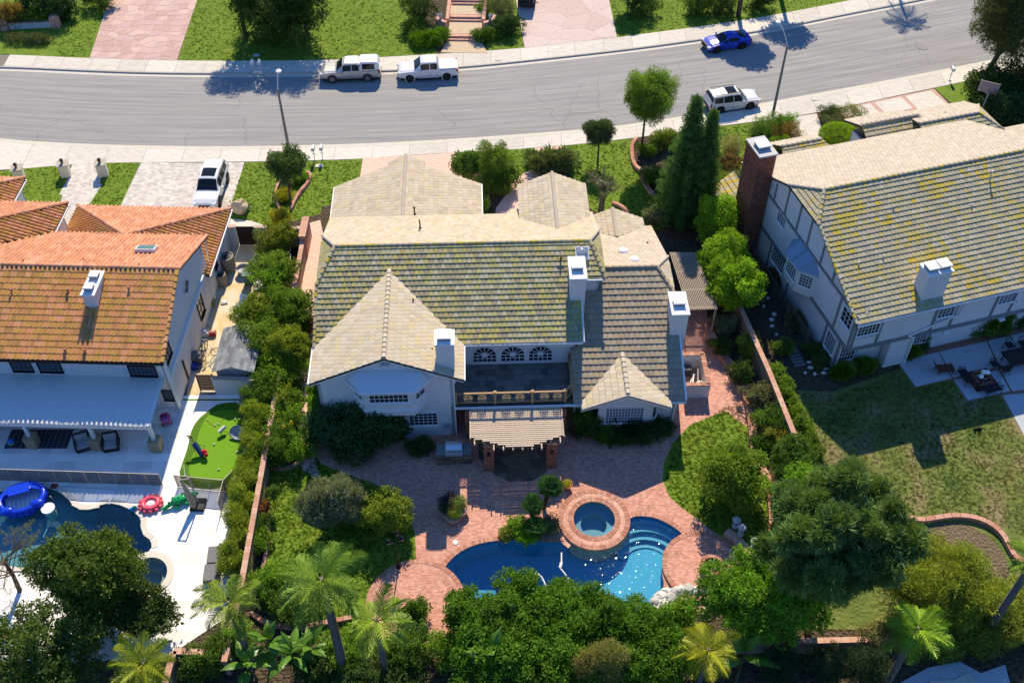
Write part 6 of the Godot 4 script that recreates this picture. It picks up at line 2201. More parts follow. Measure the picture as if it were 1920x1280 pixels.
func crown(parent: Node3D, blobs: Array, count: int, type: String, col: Color, size := 1.0, inner := .55, part := "crown", var_ := .2):
	var total := 0.0
	for b in blobs:
		total += b[1].x * b[1].z + b[1].x * b[1].y
	var xf := []
	var cols := []
	for b in blobs:
		var k := int(ceil(count * (b[1].x * b[1].z + b[1].x * b[1].y) / total))
		var tone := tint(col, .16) * .57
		for i in k:
			var d := Vector3(rng.randfn(), rng.randfn() * .8 + .22, rng.randfn()).normalized()
			var rr := lerpf(inner, 1.04, sqrt(rng.randf()))
			var p: Vector3 = b[0] + d * b[1] * rr
			if p.y < .05:
				p.y = .05 + rng.randf() * .2
			var y := (d + Vector3(rng.randfn(), rng.randfn() + .9, rng.randfn()) * .45).normalized()
			var x := y.cross(Vector3(rng.randfn(), rng.randfn(), rng.randfn())).normalized()
			var s := size * rng.randf_range(.65, 1.4)
			xf.append(Transform3D(Basis(x, y, x.cross(y)) * Basis.from_scale(Vector3(s, s, s)), p))
			cols.append(tint(tone, var_))
	kind(many(part, clump(type), leafmat("leaf", .5, .85), xf, cols, parent), "stuff")

func lumps(c: Vector3, r: Vector3, n: int, share := .42, seed_ := 1, spread := 1.0) -> Array:
	var g := RandomNumberGenerator.new()
	g.seed = seed_
	var out := [[c, r * .72]]
	for i in n:
		var h := 1 - 2 * (i + .5) / n
		var a := i * 2.39996 + g.randf() * .7
		var d := Vector3(cos(a) * sqrt(1 - h * h), h * .9 + .1, sin(a) * sqrt(1 - h * h))
		out.append([c + d * r * g.randf_range(.55, .92) * spread, r * share * g.randf_range(.55, 1.25)])
	return out

func bark(key := "bark", c := Color(.11, .085, .06)) -> Material:
	return M(key, c, .9, woody, .6, bump_tex("soil_n", 256, .1, 8.0), 1.0)

func tree(called: String, label: String, at: Vector2, trunk_h: float, r: Vector3, n: int, type: String, col: Color, o := {}) -> Node3D:
	var t := thing(called, label, "tree", V(at), 0, o.get("group", ""))
	var lean: Vector3 = o.get("lean", Vector3.ZERO)
	var c: Vector3 = Vector3(0, trunk_h + r.y * .75, 0) + lean
	var bl := lumps(c, r, o.get("lumps", 16), o.get("share", .42), int(at.x * 13 + at.y * 7), o.get("spread", 1.0))
	var m := MB.new()
	var tr: float = o.get("tr", .14)
	m.tube([Vector3.ZERO, Vector3(0, trunk_h * .5, 0) + lean * .25, Vector3(0, trunk_h, 0) + lean * .6, c], tr, 8, tr * .45)
	put("trunk", m, o.get("bark", bark()), t)
	m = MB.new()
	for i in range(1, bl.size(), 2):
		m.tube([Vector3(0, trunk_h * .85, 0) + lean * .5, (bl[i][0] + c) / 2 + Vector3(0, -.1, 0), bl[i][0]], tr * .42, 5, tr * .12)
	put("limbs", m, o.get("bark", bark()), t)
	crown(t, bl, n, type, col, o.get("size", 1.0), o.get("inner", .5))
	return t

func shrub(called: String, label: String, at: Vector2, r: Vector3, n: int, type: String, col: Color, o := {}) -> Node3D:
	var t := thing(called, label, o.get("cat", "shrub"), V(at), 0, o.get("group", ""))
	var c := Vector3(0, r.y * .85, 0)
	var bl: Array = o["blobs"] if o.has("blobs") else lumps(c, r, o.get("lumps", 9), .5, int(at.x * 13 + at.y * 7))
	var m := MB.new()
	for i in 5:
		var a := TAU * i / 5
		m.tube([Vector3(cos(a) * .05, 0, sin(a) * .05), Vector3(cos(a) * r.x * .5, r.y * 1.1, sin(a) * r.z * .5)], .03, 4, .012)
	put("stems", m, bark(), t)
	crown(t, bl, n, type, col, o.get("size", .8), o.get("inner", .5), "foliage", o.get("var", .2))
	if o.has("flowers"):
		var xf := []
		var cols := []
		for i in int(o["flowers"][0]):
			var b: Array = bl[rng.randi() % bl.size()]
			var d := Vector3(rng.randfn(), absf(rng.randfn()), rng.randfn()).normalized()
			xf.append(Transform3D(Basis.from_scale(Vector3.ONE * rng.randf_range(.5, 1.0)), b[0] + d * b[1] * 1.06))
			cols.append(tint(o["flowers"][1], .15))
		kind(many("flowers", clump("tiny"), leafmat("leaf"), xf, cols, t), "stuff")
	return t

func frond_mesh(key: String, l: float, leaflets: int, wl: float, droop: float, w := .035) -> ArrayMesh:
	if clumps.has(key):
		return clumps[key]
	var r := RandomNumberGenerator.new()
	r.seed = 5
	var m := MB.new()
	var at := func(k: float) -> Vector3:
		return Vector3(0, l * (.52 * k - droop * k * k), l * k * (1 - .18 * k))
	m.col = Color(.9, .8, .45)
	for i in 6:
		m.cyl(at.call(i / 6.0), at.call((i + 1) / 6.0), .03 * (1 - i / 7.0), .03 * (1 - (i + 1) / 7.0), 4, false)
	for i in leaflets:
		var k := lerpf(.12, 1.0, i / float(leaflets - 1))
		var p: Vector3 = at.call(k)
		for s in [-1, 1]:
			var ll := wl * sin(PI * clampf(k * .82 + .16, 0, 1)) * r.randf_range(.85, 1.1) + .08
			var d := Vector3(s * r.randf_range(.75, 1.0), r.randf_range(-.1, .5), .55 + .5 * k).normalized()
			var e := p + d * ll * .55
			var tip := e + (d + Vector3(0, -1.1, .1)).normalized() * ll * .5
			var u := Vector3(0, w * .5, w)
			var c := r.randf_range(.75, 1.2)
			m.col = Color(c, c, c)
			m.tri(p - u * .5, p + u * .5, e + u * .4)
			m.tri(p - u * .5, e + u * .4, e - u * .4)
			m.tri(e - u * .4, e + u * .4, tip)
	clumps[key] = m.mesh()
	return clumps[key]

func palm(label: String, at: Vector2, h: float, l: float, col: Color, n := 17, o := {}) -> Node3D:
	var t := thing(o.get("called", "queen_palm"), label, "palm", V(at), rng.randf() * TAU, o.get("group", ""))
	var m := MB.new()
	var lean: Vector3 = o.get("lean", Vector3.ZERO)
	var tr: float = o.get("tr", .17)
	var seg := int(maxf(3, h / .35))
	for i in seg:
		var a := lean * pow(i / float(seg), 1.6) + Vector3(0, h * i / seg, 0)
		var b := lean * pow((i + 1) / float(seg), 1.6) + Vector3(0, h * (i + 1) / seg, 0)
		m.cyl(a, b, tr * (1.04 - .25 * i / seg), tr * (1.0 - .25 * i / seg), 9, false)
	m.cyl(lean + Vector3(0, h, 0), lean + Vector3(0, h + .5, 0), tr * .8, tr * .4, 8)
	put("trunk", m, bark("palm_bark", Color(.20, .175, .145)), t)
	var lm := []
	for i in 3:
		var c := tint(col, .12)
		var mt := leafmat("palm_leaf_%.3f_%.3f_%d" % [col.r, col.g, i], .45, .5)
		mt.albedo_color = c.linear_to_srgb()
		lm.append(mt)
	for i in n:
		var k := i / float(n)
		var f := put("frond", frond_mesh("frond%.1f_%d" % [l, i % 3], l, 44, l * .30, [.55, .75, .42][i % 3]), lm[i % 3], t)
		f.position = lean + Vector3(0, h + .35, 0)
		f.rotation = Vector3(lerpf(.55, -.75, k) * -1.0 + rng.randf_range(-.12, .12), i * 2.39996 + rng.randf_range(-.2, .2), 0)
		var s := rng.randf_range(.82, 1.12)
		f.scale = Vector3(s, s, s)
	return t

func fan_palm(label: String, at: Vector2, h: float, r: float, n: int, lean := Vector3.ZERO) -> Node3D:
	var t := thing("fan_palm", label, "palm", V(at))
	var m := MB.new()
	m.tube([Vector3.ZERO, lean * .4 + Vector3(0, h * .5, 0), lean + Vector3(0, h, 0)], .12, 8, .16)
	put("trunk", m, bark("fan_bark", Color(.055, .04, .028)), t)
	if not clumps.has("fan"):
		m = MB.new()
		m.col = Color(.9, .9, .6)
		m.cyl(Vector3.ZERO, Vector3(0, .1, .55), .018, .012, 4, false)
		for i in 22:
			var a := lerpf(-2.1, 2.1, i / 21.0)
			var d := Vector3(sin(a), .12 - absf(a) * .08, cos(a)).normalized()
			var s := d.cross(Vector3.UP).normalized() * .03
			var k := rng.randf_range(.8, 1.2)
			m.col = Color(k, k, k)
			var p := Vector3(0, .1, .55)
			m.tri(p, p + d * .3 + s + Vector3(0, .03, 0), p + d * .62 + Vector3(0, -.08, 0))
			m.tri(p, p + d * .62 + Vector3(0, -.08, 0), p + d * .3 - s + Vector3(0, .03, 0))
		clumps["fan"] = m.mesh()
	var mt := leafmat("fan_leaf", .4, .4)
	mt.albedo_color = lin(.13, .26, .05).linear_to_srgb()
	for i in n:
		var f := put("leaf", clumps["fan"], mt, t, lean + Vector3(0, h, 0))
		f.rotation = Vector3(lerpf(-1.25, .35, i / float(n)), i * 2.39996, 0)
		f.scale = Vector3.ONE * r * rng.randf_range(.7, 1.0)
	return t

func paddle_plant(label: String, at: Vector2, h: float, n: int, col: Color, l := 1.3) -> Node3D:
	var t := thing("banana_plant", label, "banana plant", V(at), rng.randf() * TAU, "")
	if not clumps.has("paddle"):
		var m := MB.new()
		for s in [-1, 1]:
			for i in 8:
				var q := []
				for k in [i / 8.0, (i + 1) / 8.0]:
					var w: float = .2 * sin(PI * pow(k, .75)) + .005
					q.append([Vector3(0, .35 * k - .5 * k * k, k), Vector3(s * w, .35 * k - .5 * k * k - w * .25, k - .02)])
				var c := rng.randf_range(.85, 1.15)
				m.col = Color(c, c, c)
				m.facing(q[0][0], q[1][0], q[1][1], q[0][1], Vector3.UP)
		m.col = Color(1.3, 1.2, .8)
		for i in 4:
			var a := i / 4.0
			var b := (i + 1) / 4.0
			m.bar(Vector3(0, .35 * a - .5 * a * a + .006, a), Vector3(0, .35 * b - .5 * b * b + .006, b), .022, .012)
		clumps["paddle"] = m.mesh()
	var m2 := MB.new()
	m2.tube([Vector3.ZERO, Vector3(.1, h * .6, .05)], .1, 7, .05)
	put("stem", m2, bark("banana_stem", Color(.13, .13, .05)), t)
	for i in n:
		var mt := leafmat("paddle_%.2f_%d" % [col.g, i % 3], .35, .6)
		mt.albedo_color = tint(col, .14).linear_to_srgb()
		var k := i / float(n)
		var b := Vector3(.1, h * .6, .05)
		var d := Vector3(sin(i * 2.4), 0, cos(i * 2.4))
		var e := b + d * .35 * k + Vector3(0, h * .4 * (1 - k * .6), 0)
		m2 = MB.new()
		m2.cyl(b, e, .03, .02, 5, false)
		var lf := put("leaf", clumps["paddle"], mt, t, e)
		lf.rotation = Vector3(lerpf(-1.2, .3, k), i * 2.4, rng.randf_range(-.4, .4))
		lf.scale = Vector3.ONE * l * rng.randf_range(.75, 1.15)
		put("stalk", m2, mats["banana_stem"], t)
	return t

func conifer(label: String, at: Vector2, h: float, r: float, col: Color) -> Node3D:
	var t := thing("conifer", label, "tree", V(at), rng.randf() * TAU)
	var m := MB.new()
	m.cyl(Vector3.ZERO, Vector3(0, h, 0), .2, .03, 8)
	put("trunk", m, bark(), t)
	m = MB.new()
	var xf := []
	var cols := []
	var layers := int(h / .42)
	for i in layers:
		var k := i / float(layers)
		var y := .5 + (h - .6) * k
		var rr := r * pow(1 - k, .72) * (1 - .28 * (i % 2) + rng.randf_range(-.1, .1)) + .15
		var nb := 9 if k < .7 else 6
		for b in nb:
			var a := TAU * b / nb + i * .7 + rng.randf() * .25
			var d := Vector3(cos(a), .12, sin(a))
			var e := rr * rng.randf_range(.8, 1.1)
			m.cyl(Vector3(0, y, 0), Vector3(0, y, 0) + d * e, .025, .006, 4, false)
			var steps := int(ceil(e / .17))
			for s in steps:
				var f := (s + .7) / steps
				for side in [-1, 0, 1]:
					var w: Vector3 = Vector3(-d.z, 0, d.x) * side * .24 * e * (1 - f * .6) / 1.2
					var p: Vector3 = Vector3(0, y, 0) + d * e * f + w + Vector3(0, rng.randf_range(-.05, .05) - f * f * .12, 0)
					var yv: Vector3 = (d + Vector3(0, .35, 0) + w.normalized() * .5 * absf(side)).normalized()
					var x: Vector3 = yv.cross(Vector3(rng.randfn(), rng.randfn(), rng.randfn())).normalized()
					xf.append(Transform3D(Basis(x, yv, x.cross(yv)) * Basis.from_scale(Vector3.ONE * rng.randf_range(.75, 1.1)), p))
					cols.append(tint(col, .2))
	put("limbs", m, bark(), t)
	kind(many("crown", clump("spray"), leafmat("leaf"), xf, cols, t), "stuff")
	return t

func hedge(label: String, line: Array, w: float, h: float, n: int, col: Color, type := "broad", size := .8, rough := .18) -> Node3D:
	var t := thing("hedge", label, "hedge", V(line[0]))
	var m := MB.new()
	var bl := []
	for i in line.size() - 1:
		var a: Vector2 = line[i] - line[0]
		var b: Vector2 = line[i + 1] - line[0]
		m.bar(V(a, h * .3), V(b, h * .3), w * .3, h * .55)
		var s := (b - a).normalized().orthogonal()
		var k := int(ceil(a.distance_to(b) / .34))
		for q in k:
			for row in 2:
				var c := a.lerp(b, (q + rng.randf()) / k) + s * rng.randf_range(-.5, .5) * w * .6
				var r := w * rng.randf_range(.26, .46)
				var y := h * (rng.randf_range(.72, 1.0) if row == 0 else rng.randf_range(.25, .7)) - r * .5
				bl.append([V(c, maxf(y, .2)), Vector3(r, r * rng.randf_range(.8, 1.1 + rough), r)])
	put("core", m, M("hedge_core", lin(.03, .035, .012), .95), t)
	crown(t, bl, n, type, col, size, .6, "foliage", .22)
	return t

func grass(label: String, p: PackedVector2Array, per_m2: float, cols_: Array, y := .0, size := .22):
	var lo := p[0]
	var hi := p[0]
	for q in p:
		lo = lo.min(q)
		hi = hi.max(q)
	lo = lo.max(Vector2(-42, -47))
	hi = hi.min(Vector2(42, 30))
	var xf := []
	var cols := []
	var nz := FastNoiseLite.new()
	nz.frequency = .16
	nz.fractal_octaves = 3
	for i in int((hi.x - lo.x) * (hi.y - lo.y) * per_m2):
		var q := Vector2(rng.randf_range(lo.x, hi.x), rng.randf_range(lo.y, hi.y))
		if not Geometry2D.is_point_in_polygon(q, p):
			continue
		var k := clampf(nz.get_noise_2d(q.x, q.y) * 1.1 + .5 + rng.randf_range(-.22, .22), 0, .999) * (cols_.size() - 1)
		var s := size * rng.randf_range(.6, 1.3)
		xf.append(Transform3D(Basis(Vector3.UP, rng.randf() * TAU) * Basis.from_scale(Vector3(s * 1.3, s * .6, s * 1.3)), V(q, y)))
		cols.append((cols_[int(k)] as Color).lerp(cols_[int(k) + 1], k - int(k)) * rng.randf_range(.8, 1.2))
	var o := kind(many("grass", clump("grass"), leafmat("leaf"), xf, cols), "stuff")
	tag(o, label, "grass")

func plants():
	var gc := [lin(.105, .175, .013), lin(.125, .20, .014), lin(.14, .215, .016), lin(.16, .23, .02), lin(.20, .24, .035)]
	var dry := [lin(.11, .155, .025), lin(.15, .19, .035), lin(.20, .21, .06), lin(.27, .235, .11), lin(.31, .25, .14)]
	grass("mown grass of the left back lawn round the olive tree", pl([-12.22, 10.15, -11.75, 10.47, -10.46, 11.08, -8.43, 11.88, -7.06, 12.85, -6.24, 14.11, -5.74, 15.41, -5.52, 17.49, -6.01, 17.53, -7.42, 18.19, -8.03, 19.04, -7.83, 20.27, -8.15, 21.56, -10.44, 21.88, -13.54, 20.6, -14.35, 19.27, -14.01, 17.21, -14.08, 15.78, -14.45, 14.86, -15.16, 13.93, -15.08, 12.07, -15.01, 10.88, -13.61, 10.8, -12.51, 10.39]), 60, gc)
	grass("mown grass of the right back lawn round the large citrus tree", pl([14.06, 5.69, 14.76, 5.15, 14.99, 6.13, 14.91, 8.73, 14.85, 10.39, 15.22, 11.99, 15.23, 13.93, 15.05, 15.41, 14.58, 16.71, 13.68, 16.79, 12.5, 15.78, 11.74, 15.16, 11.04, 14.42, 10.19, 13.58, 9.47, 12.78, 9.3, 11.6, 9.49, 10.31, 10.1, 8.86, 11.38, 7.36]), 60, gc)
	grass("dry patchy grass of the neighbour's back lawn", pl([17.78, 3.16, 18.88, 4.46, 21.26, 4.78, 24.71, 3.49, 25.79, 1.97, 26.47, 4.32, 29.13, 3.58, 29.57, 5.46, 31.81, 4.92, 32.22, 9.57, 34.21, 9.57, 32.33, 15.78, 29.34, 15.41, 28.89, 14.86, 27.19, 14.23, 23.11, 14.11, 21.23, 15.41, 17.71, 10.8, 17.78, 7.45]), 42, dry)
	grass("dry grass below the curving brick kerb", pl([22.98, 18.25, 25.21, 18.94, 28.65, 17.56, 29.18, 19.61, 26.78, 21.56, 22.12, 21.56]), 30, dry)
	grass("front lawn grass left of the garage driveway", pl([-21.64, -19.83, -18.19, -19.9, -13.88, -20.11, -12.3, -20.32, -12.21, -18.16, -13.57, -17.28, -14.02, -16.8, -13.91, -14.69, -14.77, -14.57, -14.82, -13.67, -15.9, -13.1, -16.36, -12.91, -17.68, -12.41, -18.82, -12.16, -20, -12.66, -21.56, -12.91, -22.15, -13.67]), 30, gc)
	grass("front lawn grass between the two pink paths", pl([-2.84, -21.25, -0.66, -21.54, 1.8, -21.72, 1.88, -20.97, 1.78, -20.25, 1.38, -18.99, 0.51, -18.44, -0.85, -18.16, -2.36, -18.57, -3.36, -19.13, -3.82, -20.25]), 30, gc)
	grass("front lawn grass around the topiary tree", pl([4.23, -22.01, 7.07, -22.49, 10.21, -23.08, 9.75, -21.76, 9.88, -19.41, 10.46, -18.64, 10.39, -17.28, 10.89, -15.81, 11.6, -14.44, 11.27, -11.79, 10.33, -11.79, 8.96, -12.41, 7.86, -14.18, 6.59, -13.79, 5.49, -14.95, 5.18, -17.48, 4.38, -18.99, 4.35, -20.61]), 30, gc)
	grass("front lawn grass before the brick chimney", pl([16.38, -24.5, 18.91, -24.96, 20.27, -25.26, 19.74, -23, 18.73, -18.3, 17.36, -17.07, 15.63, -16.8, 14.65, -18.16, 15.68, -23.15]), 30, gc)
	grass("front lawn grass left of the pale paver walk", pl([-42.85, -18.57, -41.16, -18.64, -38.75, -19.2, -35.71, -19.55, -35.34, -14.31, -34.68, -9.84, -39.86, -9.84]), 24, gc)
	grass("front lawn grass between paver walk and paver driveway", pl([-32.96, -19.93, -30.25, -19.83, -30.5, -14.31, -30.69, -9.84, -32.6, -9.84, -32.78, -14.31]), 24, gc)
	grass("far lawn grass left of the pink driveway", pl([-47.97, -36.39, -46.93, -36.21, -42.15, -35.76, -38.72, -35.5, -39.59, -45.8, -39.92, -47.87, -52.88, -47.87]), 20, gc)
	grass("far lawn grass between the pink driveway and the brick steps", pl([-30.3, -35.05, -27.15, -35.05, -23.27, -35.05, -19.41, -35.14, -15.55, -35.32, -11.7, -35.76, -6.94, -36.21, -8.27, -39.9, -9.08, -45.8, -9.25, -47.87, -30.83, -47.87, -30.73, -45.8]), 20, gc)
	grass("far lawn grass right of the brick steps", pl([-1.96, -36.75, 1.03, -37.21, 0.21, -45.8, 0, -47.87, -2.91, -47.87, -2.73, -43.78, -2.89, -38.96]), 20, gc)
	grass("far lawn grass above the blue coupe", pl([9.98, -39.15, 12.77, -39.71, 16.12, -40.56, 23.48, -42.5, 31.19, -45.29, 31.83, -48.4, 9.34, -48.4, 9.6, -45.8]), 20, gc)
	var dark := lin(.045, .08, .014)
	var mid := lin(.075, .135, .014)
	var bright := lin(.13, .23, .016)
	var lime := lin(.19, .30, .016)
	var olive := lin(.135, .155, .075)
	var yellow := lin(.26, .26, .02)
	var forest := lin(.038, .08, .022)
	tree("pepper_tree", "huge dark evergreen tree with drooping skirt across the street", Vector2(-21.41, -39.3), .5, Vector3(4.2, 3.4, 3.6), 2600, "broad", dark, {"tr": .3, "size": 1.25, "lumps": 26})
	tree("shade_tree", "tall pale-topped tree rising above the top edge behind the dark evergreen", Vector2(-19.57, -31.19) + Vector2(.4, -8.0), 5.6, Vector3(2.3, 1.6, 1.5), 420, "fine", olive, {"tr": .2, "size": 1.4, "inner": .2})
	tree("shade_tree", "tall tree above the top edge that shades the far letterboxes", Vector2(-25.25, -31.27) + Vector2(.4, -7.6), 5.4, Vector3(2.2, 1.5, 1.4), 360, "fine", mid, {"tr": .22, "size": 1.4})
	tree("round_tree", "round tree above the top edge that shades the blue coupe", Vector2(21.36, -35.85) + Vector2(.4, -7.2), 4.6, Vector3(2.5, 1.8, 2.0), 1300, "broad", dark, {"tr": .25, "size": 1.3})
	tree("round_tree", "tree above the top edge that shades the far pavement beside the coupe", Vector2(25.98, -39.33) + Vector2(.4, -7.0), 4.8, Vector3(2.4, 1.5, 1.5), 700, "broad", mid, {"tr": .25, "size": 1.3})
	palm("palm above the top edge that throws the star shadow on the road", Vector2(37.84, -42.4) + Vector2(.5, -9.9), 8.6, 2.7, lin(.08, .14, .03), 16)
	tree("slim_tree", "slim young tree above the top edge that shades the far lawn beside the driveway", Vector2(11.12, -41.04) + Vector2(.2, -5.2), 3.4, Vector3(1.3, 1.4, 1.3), 700, "fine", mid, {"tr": .1, "size": 1.3})
	shrub("rust_shrub", "rust and green rounded shrub behind the low wall at the top left corner", Vector2(-47.33, -41.24), Vector3(1.7, 1.2, 1.3), 420, "broad", lin(.17, .12, .025), {"size": 1.1})
	shrub("dark_shrub", "dark glossy shrub right of the rust shrub at the top left", Vector2(-43.8, -42.41), Vector3(2.6, 1.3, 1.2), 620, "big", forest, {"size": .9})
	shrub("dark_shrub", "dark shrub at the top edge left of the pink driveway", Vector2(-39.83, -44.6), Vector3(2.0, 1.2, 1.2), 420, "broad", dark)
	shrub("low_shrub", "low green shrub hugging the top left garden wall from behind", Vector2(-45.2, -41.18), Vector3(2.2, .8, .8), 380, "broad", mid)
	shrub("low_shrub", "sprawling grey green ground cover below the top left garden wall", Vector2(-44.78, -38.27), Vector3(2.6, .4, .7), 420, "fine", lin(.09, .11, .05))
	shrub("bank_shrub", "tall dark shrub on the left bank of the brick steps", Vector2(-8.83, -41.82), Vector3(1.5, 1.5, 1.5), 520, "broad", dark)
	shrub("lily_clump", "low strap leaved clump left of the lowest brick step", Vector2(-7.74, -37.92), Vector3(1.6, .55, .9), 320, "grass", bright, {"size": .9})
	shrub("bank_shrub", "loose shrub behind the lily clump on the left bank", Vector2(-9.2, -40), Vector3(1.2, .7, 1.0), 320, "broad", mid)
	shrub("silver_shrub", "silvery loose shrub on the right bank of the brick steps", Vector2(-1.12, -42.8), Vector3(1.5, 1.2, 1.2), 520, "fine", olive)
	shrub("bank_shrub", "dark bushy shrub right of the brick steps above the lawn", Vector2(-0.5, -39.86), Vector3(1.4, .9, 1.2), 460, "broad", forest)
	shrub("bank_shrub", "small bright shrub right of the lowest brick step", Vector2(-2.58, -38.68), Vector3(1.1, .6, .7), 300, "broad", mid)
	shrub("bank_shrub", "small green shrub on the upper right bank of the brick steps", Vector2(-2.81, -43.1), Vector3(.7, .6, .6), 160, "broad", bright)
	for e in [[12.49, -43.16, 1.6, "silver_shrub", "grey shrub at the top edge above the middle far lawn"], [17.61, -43.36, 1.3, "dark_shrub", "dark shrub at the top edge near the blue coupe"], [19.93, -43.56, 1.8, "dark_shrub", "wide dark shrub at the top edge beside the blue coupe"], [23.92, -44.56, 1.5, "low_shrub", "ground cover at the top edge right of the coupe"]]:
		shrub(e[3], e[4], Vector2(e[0], e[1]), Vector3(e[2], 1.1, 1.2), 420, "broad", dark if e[2] > 1.3 else mid)
	tree("weeping_tree", "big drooping olive green tree at the top right corner over the dark hedge", Vector2(41.93, -31.88), 2.6, Vector3(3.4, 4.2, 3.2), 3000, "fine", lin(.085, .105, .035), {"tr": .3, "size": 1.35, "lumps": 24, "lean": Vector3(.8, 0, 0)})
	hedge("tall dark hedge under the drooping tree at the right edge", [Vector2(39.92, -28.52), Vector2(46.98, -27.72)], 3.4, 3.2, 2600, dark, "broad", 1.2)
	hedge("dark hedge behind the basketball hoop", [Vector2(39.81, -25.14), Vector2(45.62, -23.85)], 3.0, 2.6, 1900, forest, "broad", 1.2)
	tree("planter_tree", "small leafy tree in the curved brick planter before the garage driveway", Vector2(-17.13, -14.31), 3.0, Vector3(1.45, 1.35, 1.3), 760, "broad", lin(.075, .12, .03), {"tr": .09, "size": .9, "lean": Vector3(.2, 0, 0)})
	shrub("yellow_shrub", "yellow shrub in the curved brick planter", Vector2(-17.79, -15.25), Vector3(.65, .55, .6), 190, "fine", yellow)
	shrub("planter_shrub", "green shrub at the far end of the curved brick planter", Vector2(-16.83, -17.57), Vector3(.6, .45, .5), 170, "broad", bright)
	shrub("planter_shrub", "small grey green tuft in the middle of the curved brick planter", Vector2(-17.82, -16.76), Vector3(.4, .35, .5), 110, "fine", olive)
	shrub("flower_vine", "yellow green vine trailing over the stepped white wall", Vector2(-17.72, -12.46), Vector3(.8, .6, .7), 220, "broad", yellow)
	tree("loquat_tree", "glossy small tree right of the garage driveway", Vector2(-3.51, -17.47), .9, Vector3(1.1, 1.0, 1.0), 520, "big", lin(.10, .17, .03), {"tr": .07, "size": .75})
	shrub("feathery_shrub", "tall feathery pale shrub in the bed beside the garage", Vector2(-1.26, -17.54), Vector3(1.3, 2.0, 1.2), 900, "fine", lin(.15, .22, .035), {"size": 1.0})
	shrub("round_shrub", "clipped dark shrub mound in the bed beside the garage", Vector2(-1.09, -16.19), Vector3(1.7, .9, 1.1), 640, "broad", mid)
	shrub("low_shrub", "narrow hedge shrub against the garage wall", Vector2(-2.22, -13.89), Vector3(.45, .7, .8), 220, "broad", mid)
	for e in [[2.49, -19.24, "spiky cycad left of the pink front walk"], [3.95, -19.45, "spiky cycad right of the pink front walk"]]:
		shrub("cycad", e[2], Vector2(e[0], e[1]), Vector3(1.0, .55, .9), 170, "grass", lin(.12, .16, .06), {"size": 1.3, "cat": "cycad"})
	tree("topiary_tree", "round tufted topiary tree on a bare stem in the front lawn", Vector2(6.99, -20.25), 1.9, Vector3(1.25, 1.05, 1.15), 900, "fine", lin(.065, .095, .04), {"tr": .09, "size": 1.0, "inner": .75, "lumps": 10})
	pollard()
	tree("willow_tree", "feathery light green willow-like tree by the serpentine kerb", Vector2(10.57, -20.97), 3.7, Vector3(2.0, 2.3, 1.8), 1700, "fine", lin(.16, .24, .035), {"tr": .11, "size": 1.2, "lumps": 18, "inner": .3})
	conifer("tall layered conifer, taller of two, in front of the right-hand house", Vector2(12.83, -12.78), 11.4, 2.25, lin(.085, .165, .045))
	conifer("tall layered conifer, slimmer and right of its twin", Vector2(14.14, -12.78), 10.3, 1.75, lin(.09, .17, .045))
	for e in [[11.08, -20.9, .9, .6, "small shrub by the top of the serpentine kerb", 1], [12.49, -22.13, 1.0, .8, "yellowish shrub between willow and conifers", 2], [11.32, -17.44, 1.0, .7, "shrub inside the serpentine kerb bend", 1], [11.41, -13.43, 1.3, 1.1, "dark rose-like shrub at the end of the serpentine kerb", 0], [10.62, -12.46, .9, .8, "pale flowered shrub beside the dark rose-like shrub", 3], [12.44, -15.73, 1.0, 1.4, "dark shrub at the feet of the conifers", 0], [17.21, -23, .0, .0, "", 0], [17.2, -19.06, 1.1, .8, "russet shrub in the bed before the brick chimney", 4], [16.09, -16.23, 1.2, .9, "mixed shrub beside the lime tree hedge", 2], [17.39, -17.21, .9, .6, "olive shrub under the brick chimney", 3], [16.08, -14.56, 1.2, .8, "green shrub below the russet shrub", 1]]:
		if e[2] > 0:
			shrub("border_shrub", e[4], Vector2(e[0], e[1]), Vector3(e[2], e[3], e[2] * .85), int(300 * e[2]), "broad", [dark, mid, lin(.17, .21, .03), olive, lin(.16, .11, .035)][e[5]])
	shrub("bare_shrub", "thin pale twiggy shrub in the lawn before the brick chimney", Vector2(17.84, -20.75), Vector3(.8, 1.0, .7), 150, "fine", lin(.22, .20, .10))
	for e in [[14.91, -9.6, 2.9, 1.7, "lime green hedge tree, farthest of three by the right property wall"], [14.89, -5.13, 3.3, 1.9, "lime green hedge tree, middle of three by the right property wall"], [15.24, -2.5, 2.9, 1.75, "lime green hedge tree, nearest of three by the right property wall"]]:
		tree("lime_tree", e[4], Vector2(e[0], e[1]), 1.2, Vector3(e[3], 2.1, e[3]), 1500, "broad", lime, {"tr": .1, "size": .95, "group": "lime hedge trees"})
	for e in [[21.32, -23.96, 1.15, .95, "clipped round green bush left of the lamp post foot", bright], [22.95, -24.3, 1.0, .85, "clipped green bush behind the lamp post", bright], [22.83, -22.9, 1.2, .9, "loose russet bush beside the concrete walk", lin(.20, .13, .03)], [20.49, -23.07, .9, .75, "green bush nearest the brick chimney", mid], [21.99, -21.91, .9, .6, "low bright bush below the russet bush", lime], [26.93, -26, .9, .7, "dark bush at the head of the concrete walk", dark], [28.36, -25.58, 1.4, .8, "broad olive bush beside the concrete driveway", lin(.15, .17, .04)], [26.99, -24.89, .8, .6, "grey green bush behind the round clipped bush", olive], [28.85, -23.98, .9, .6, "low straw coloured bush near the porch roof", lin(.22, .20, .08)]]:
		shrub("bush", e[4], Vector2(e[0], e[1]), Vector3(e[2], e[3], e[2] * .9), int(330 * e[2]), "tiny", e[5], {"size": .8, "inner": .8})
	shrub("clipped_bush", "large round clipped bush with flat top beside the half-timbered house", Vector2(26.9, -22.64), Vector3(1.55, .95, 1.35), 1300, "tiny", lime, {"size": .7, "inner": .9, "blobs": [[Vector3(0, .75, 0), Vector3(1.5, .85, 1.3)]]})
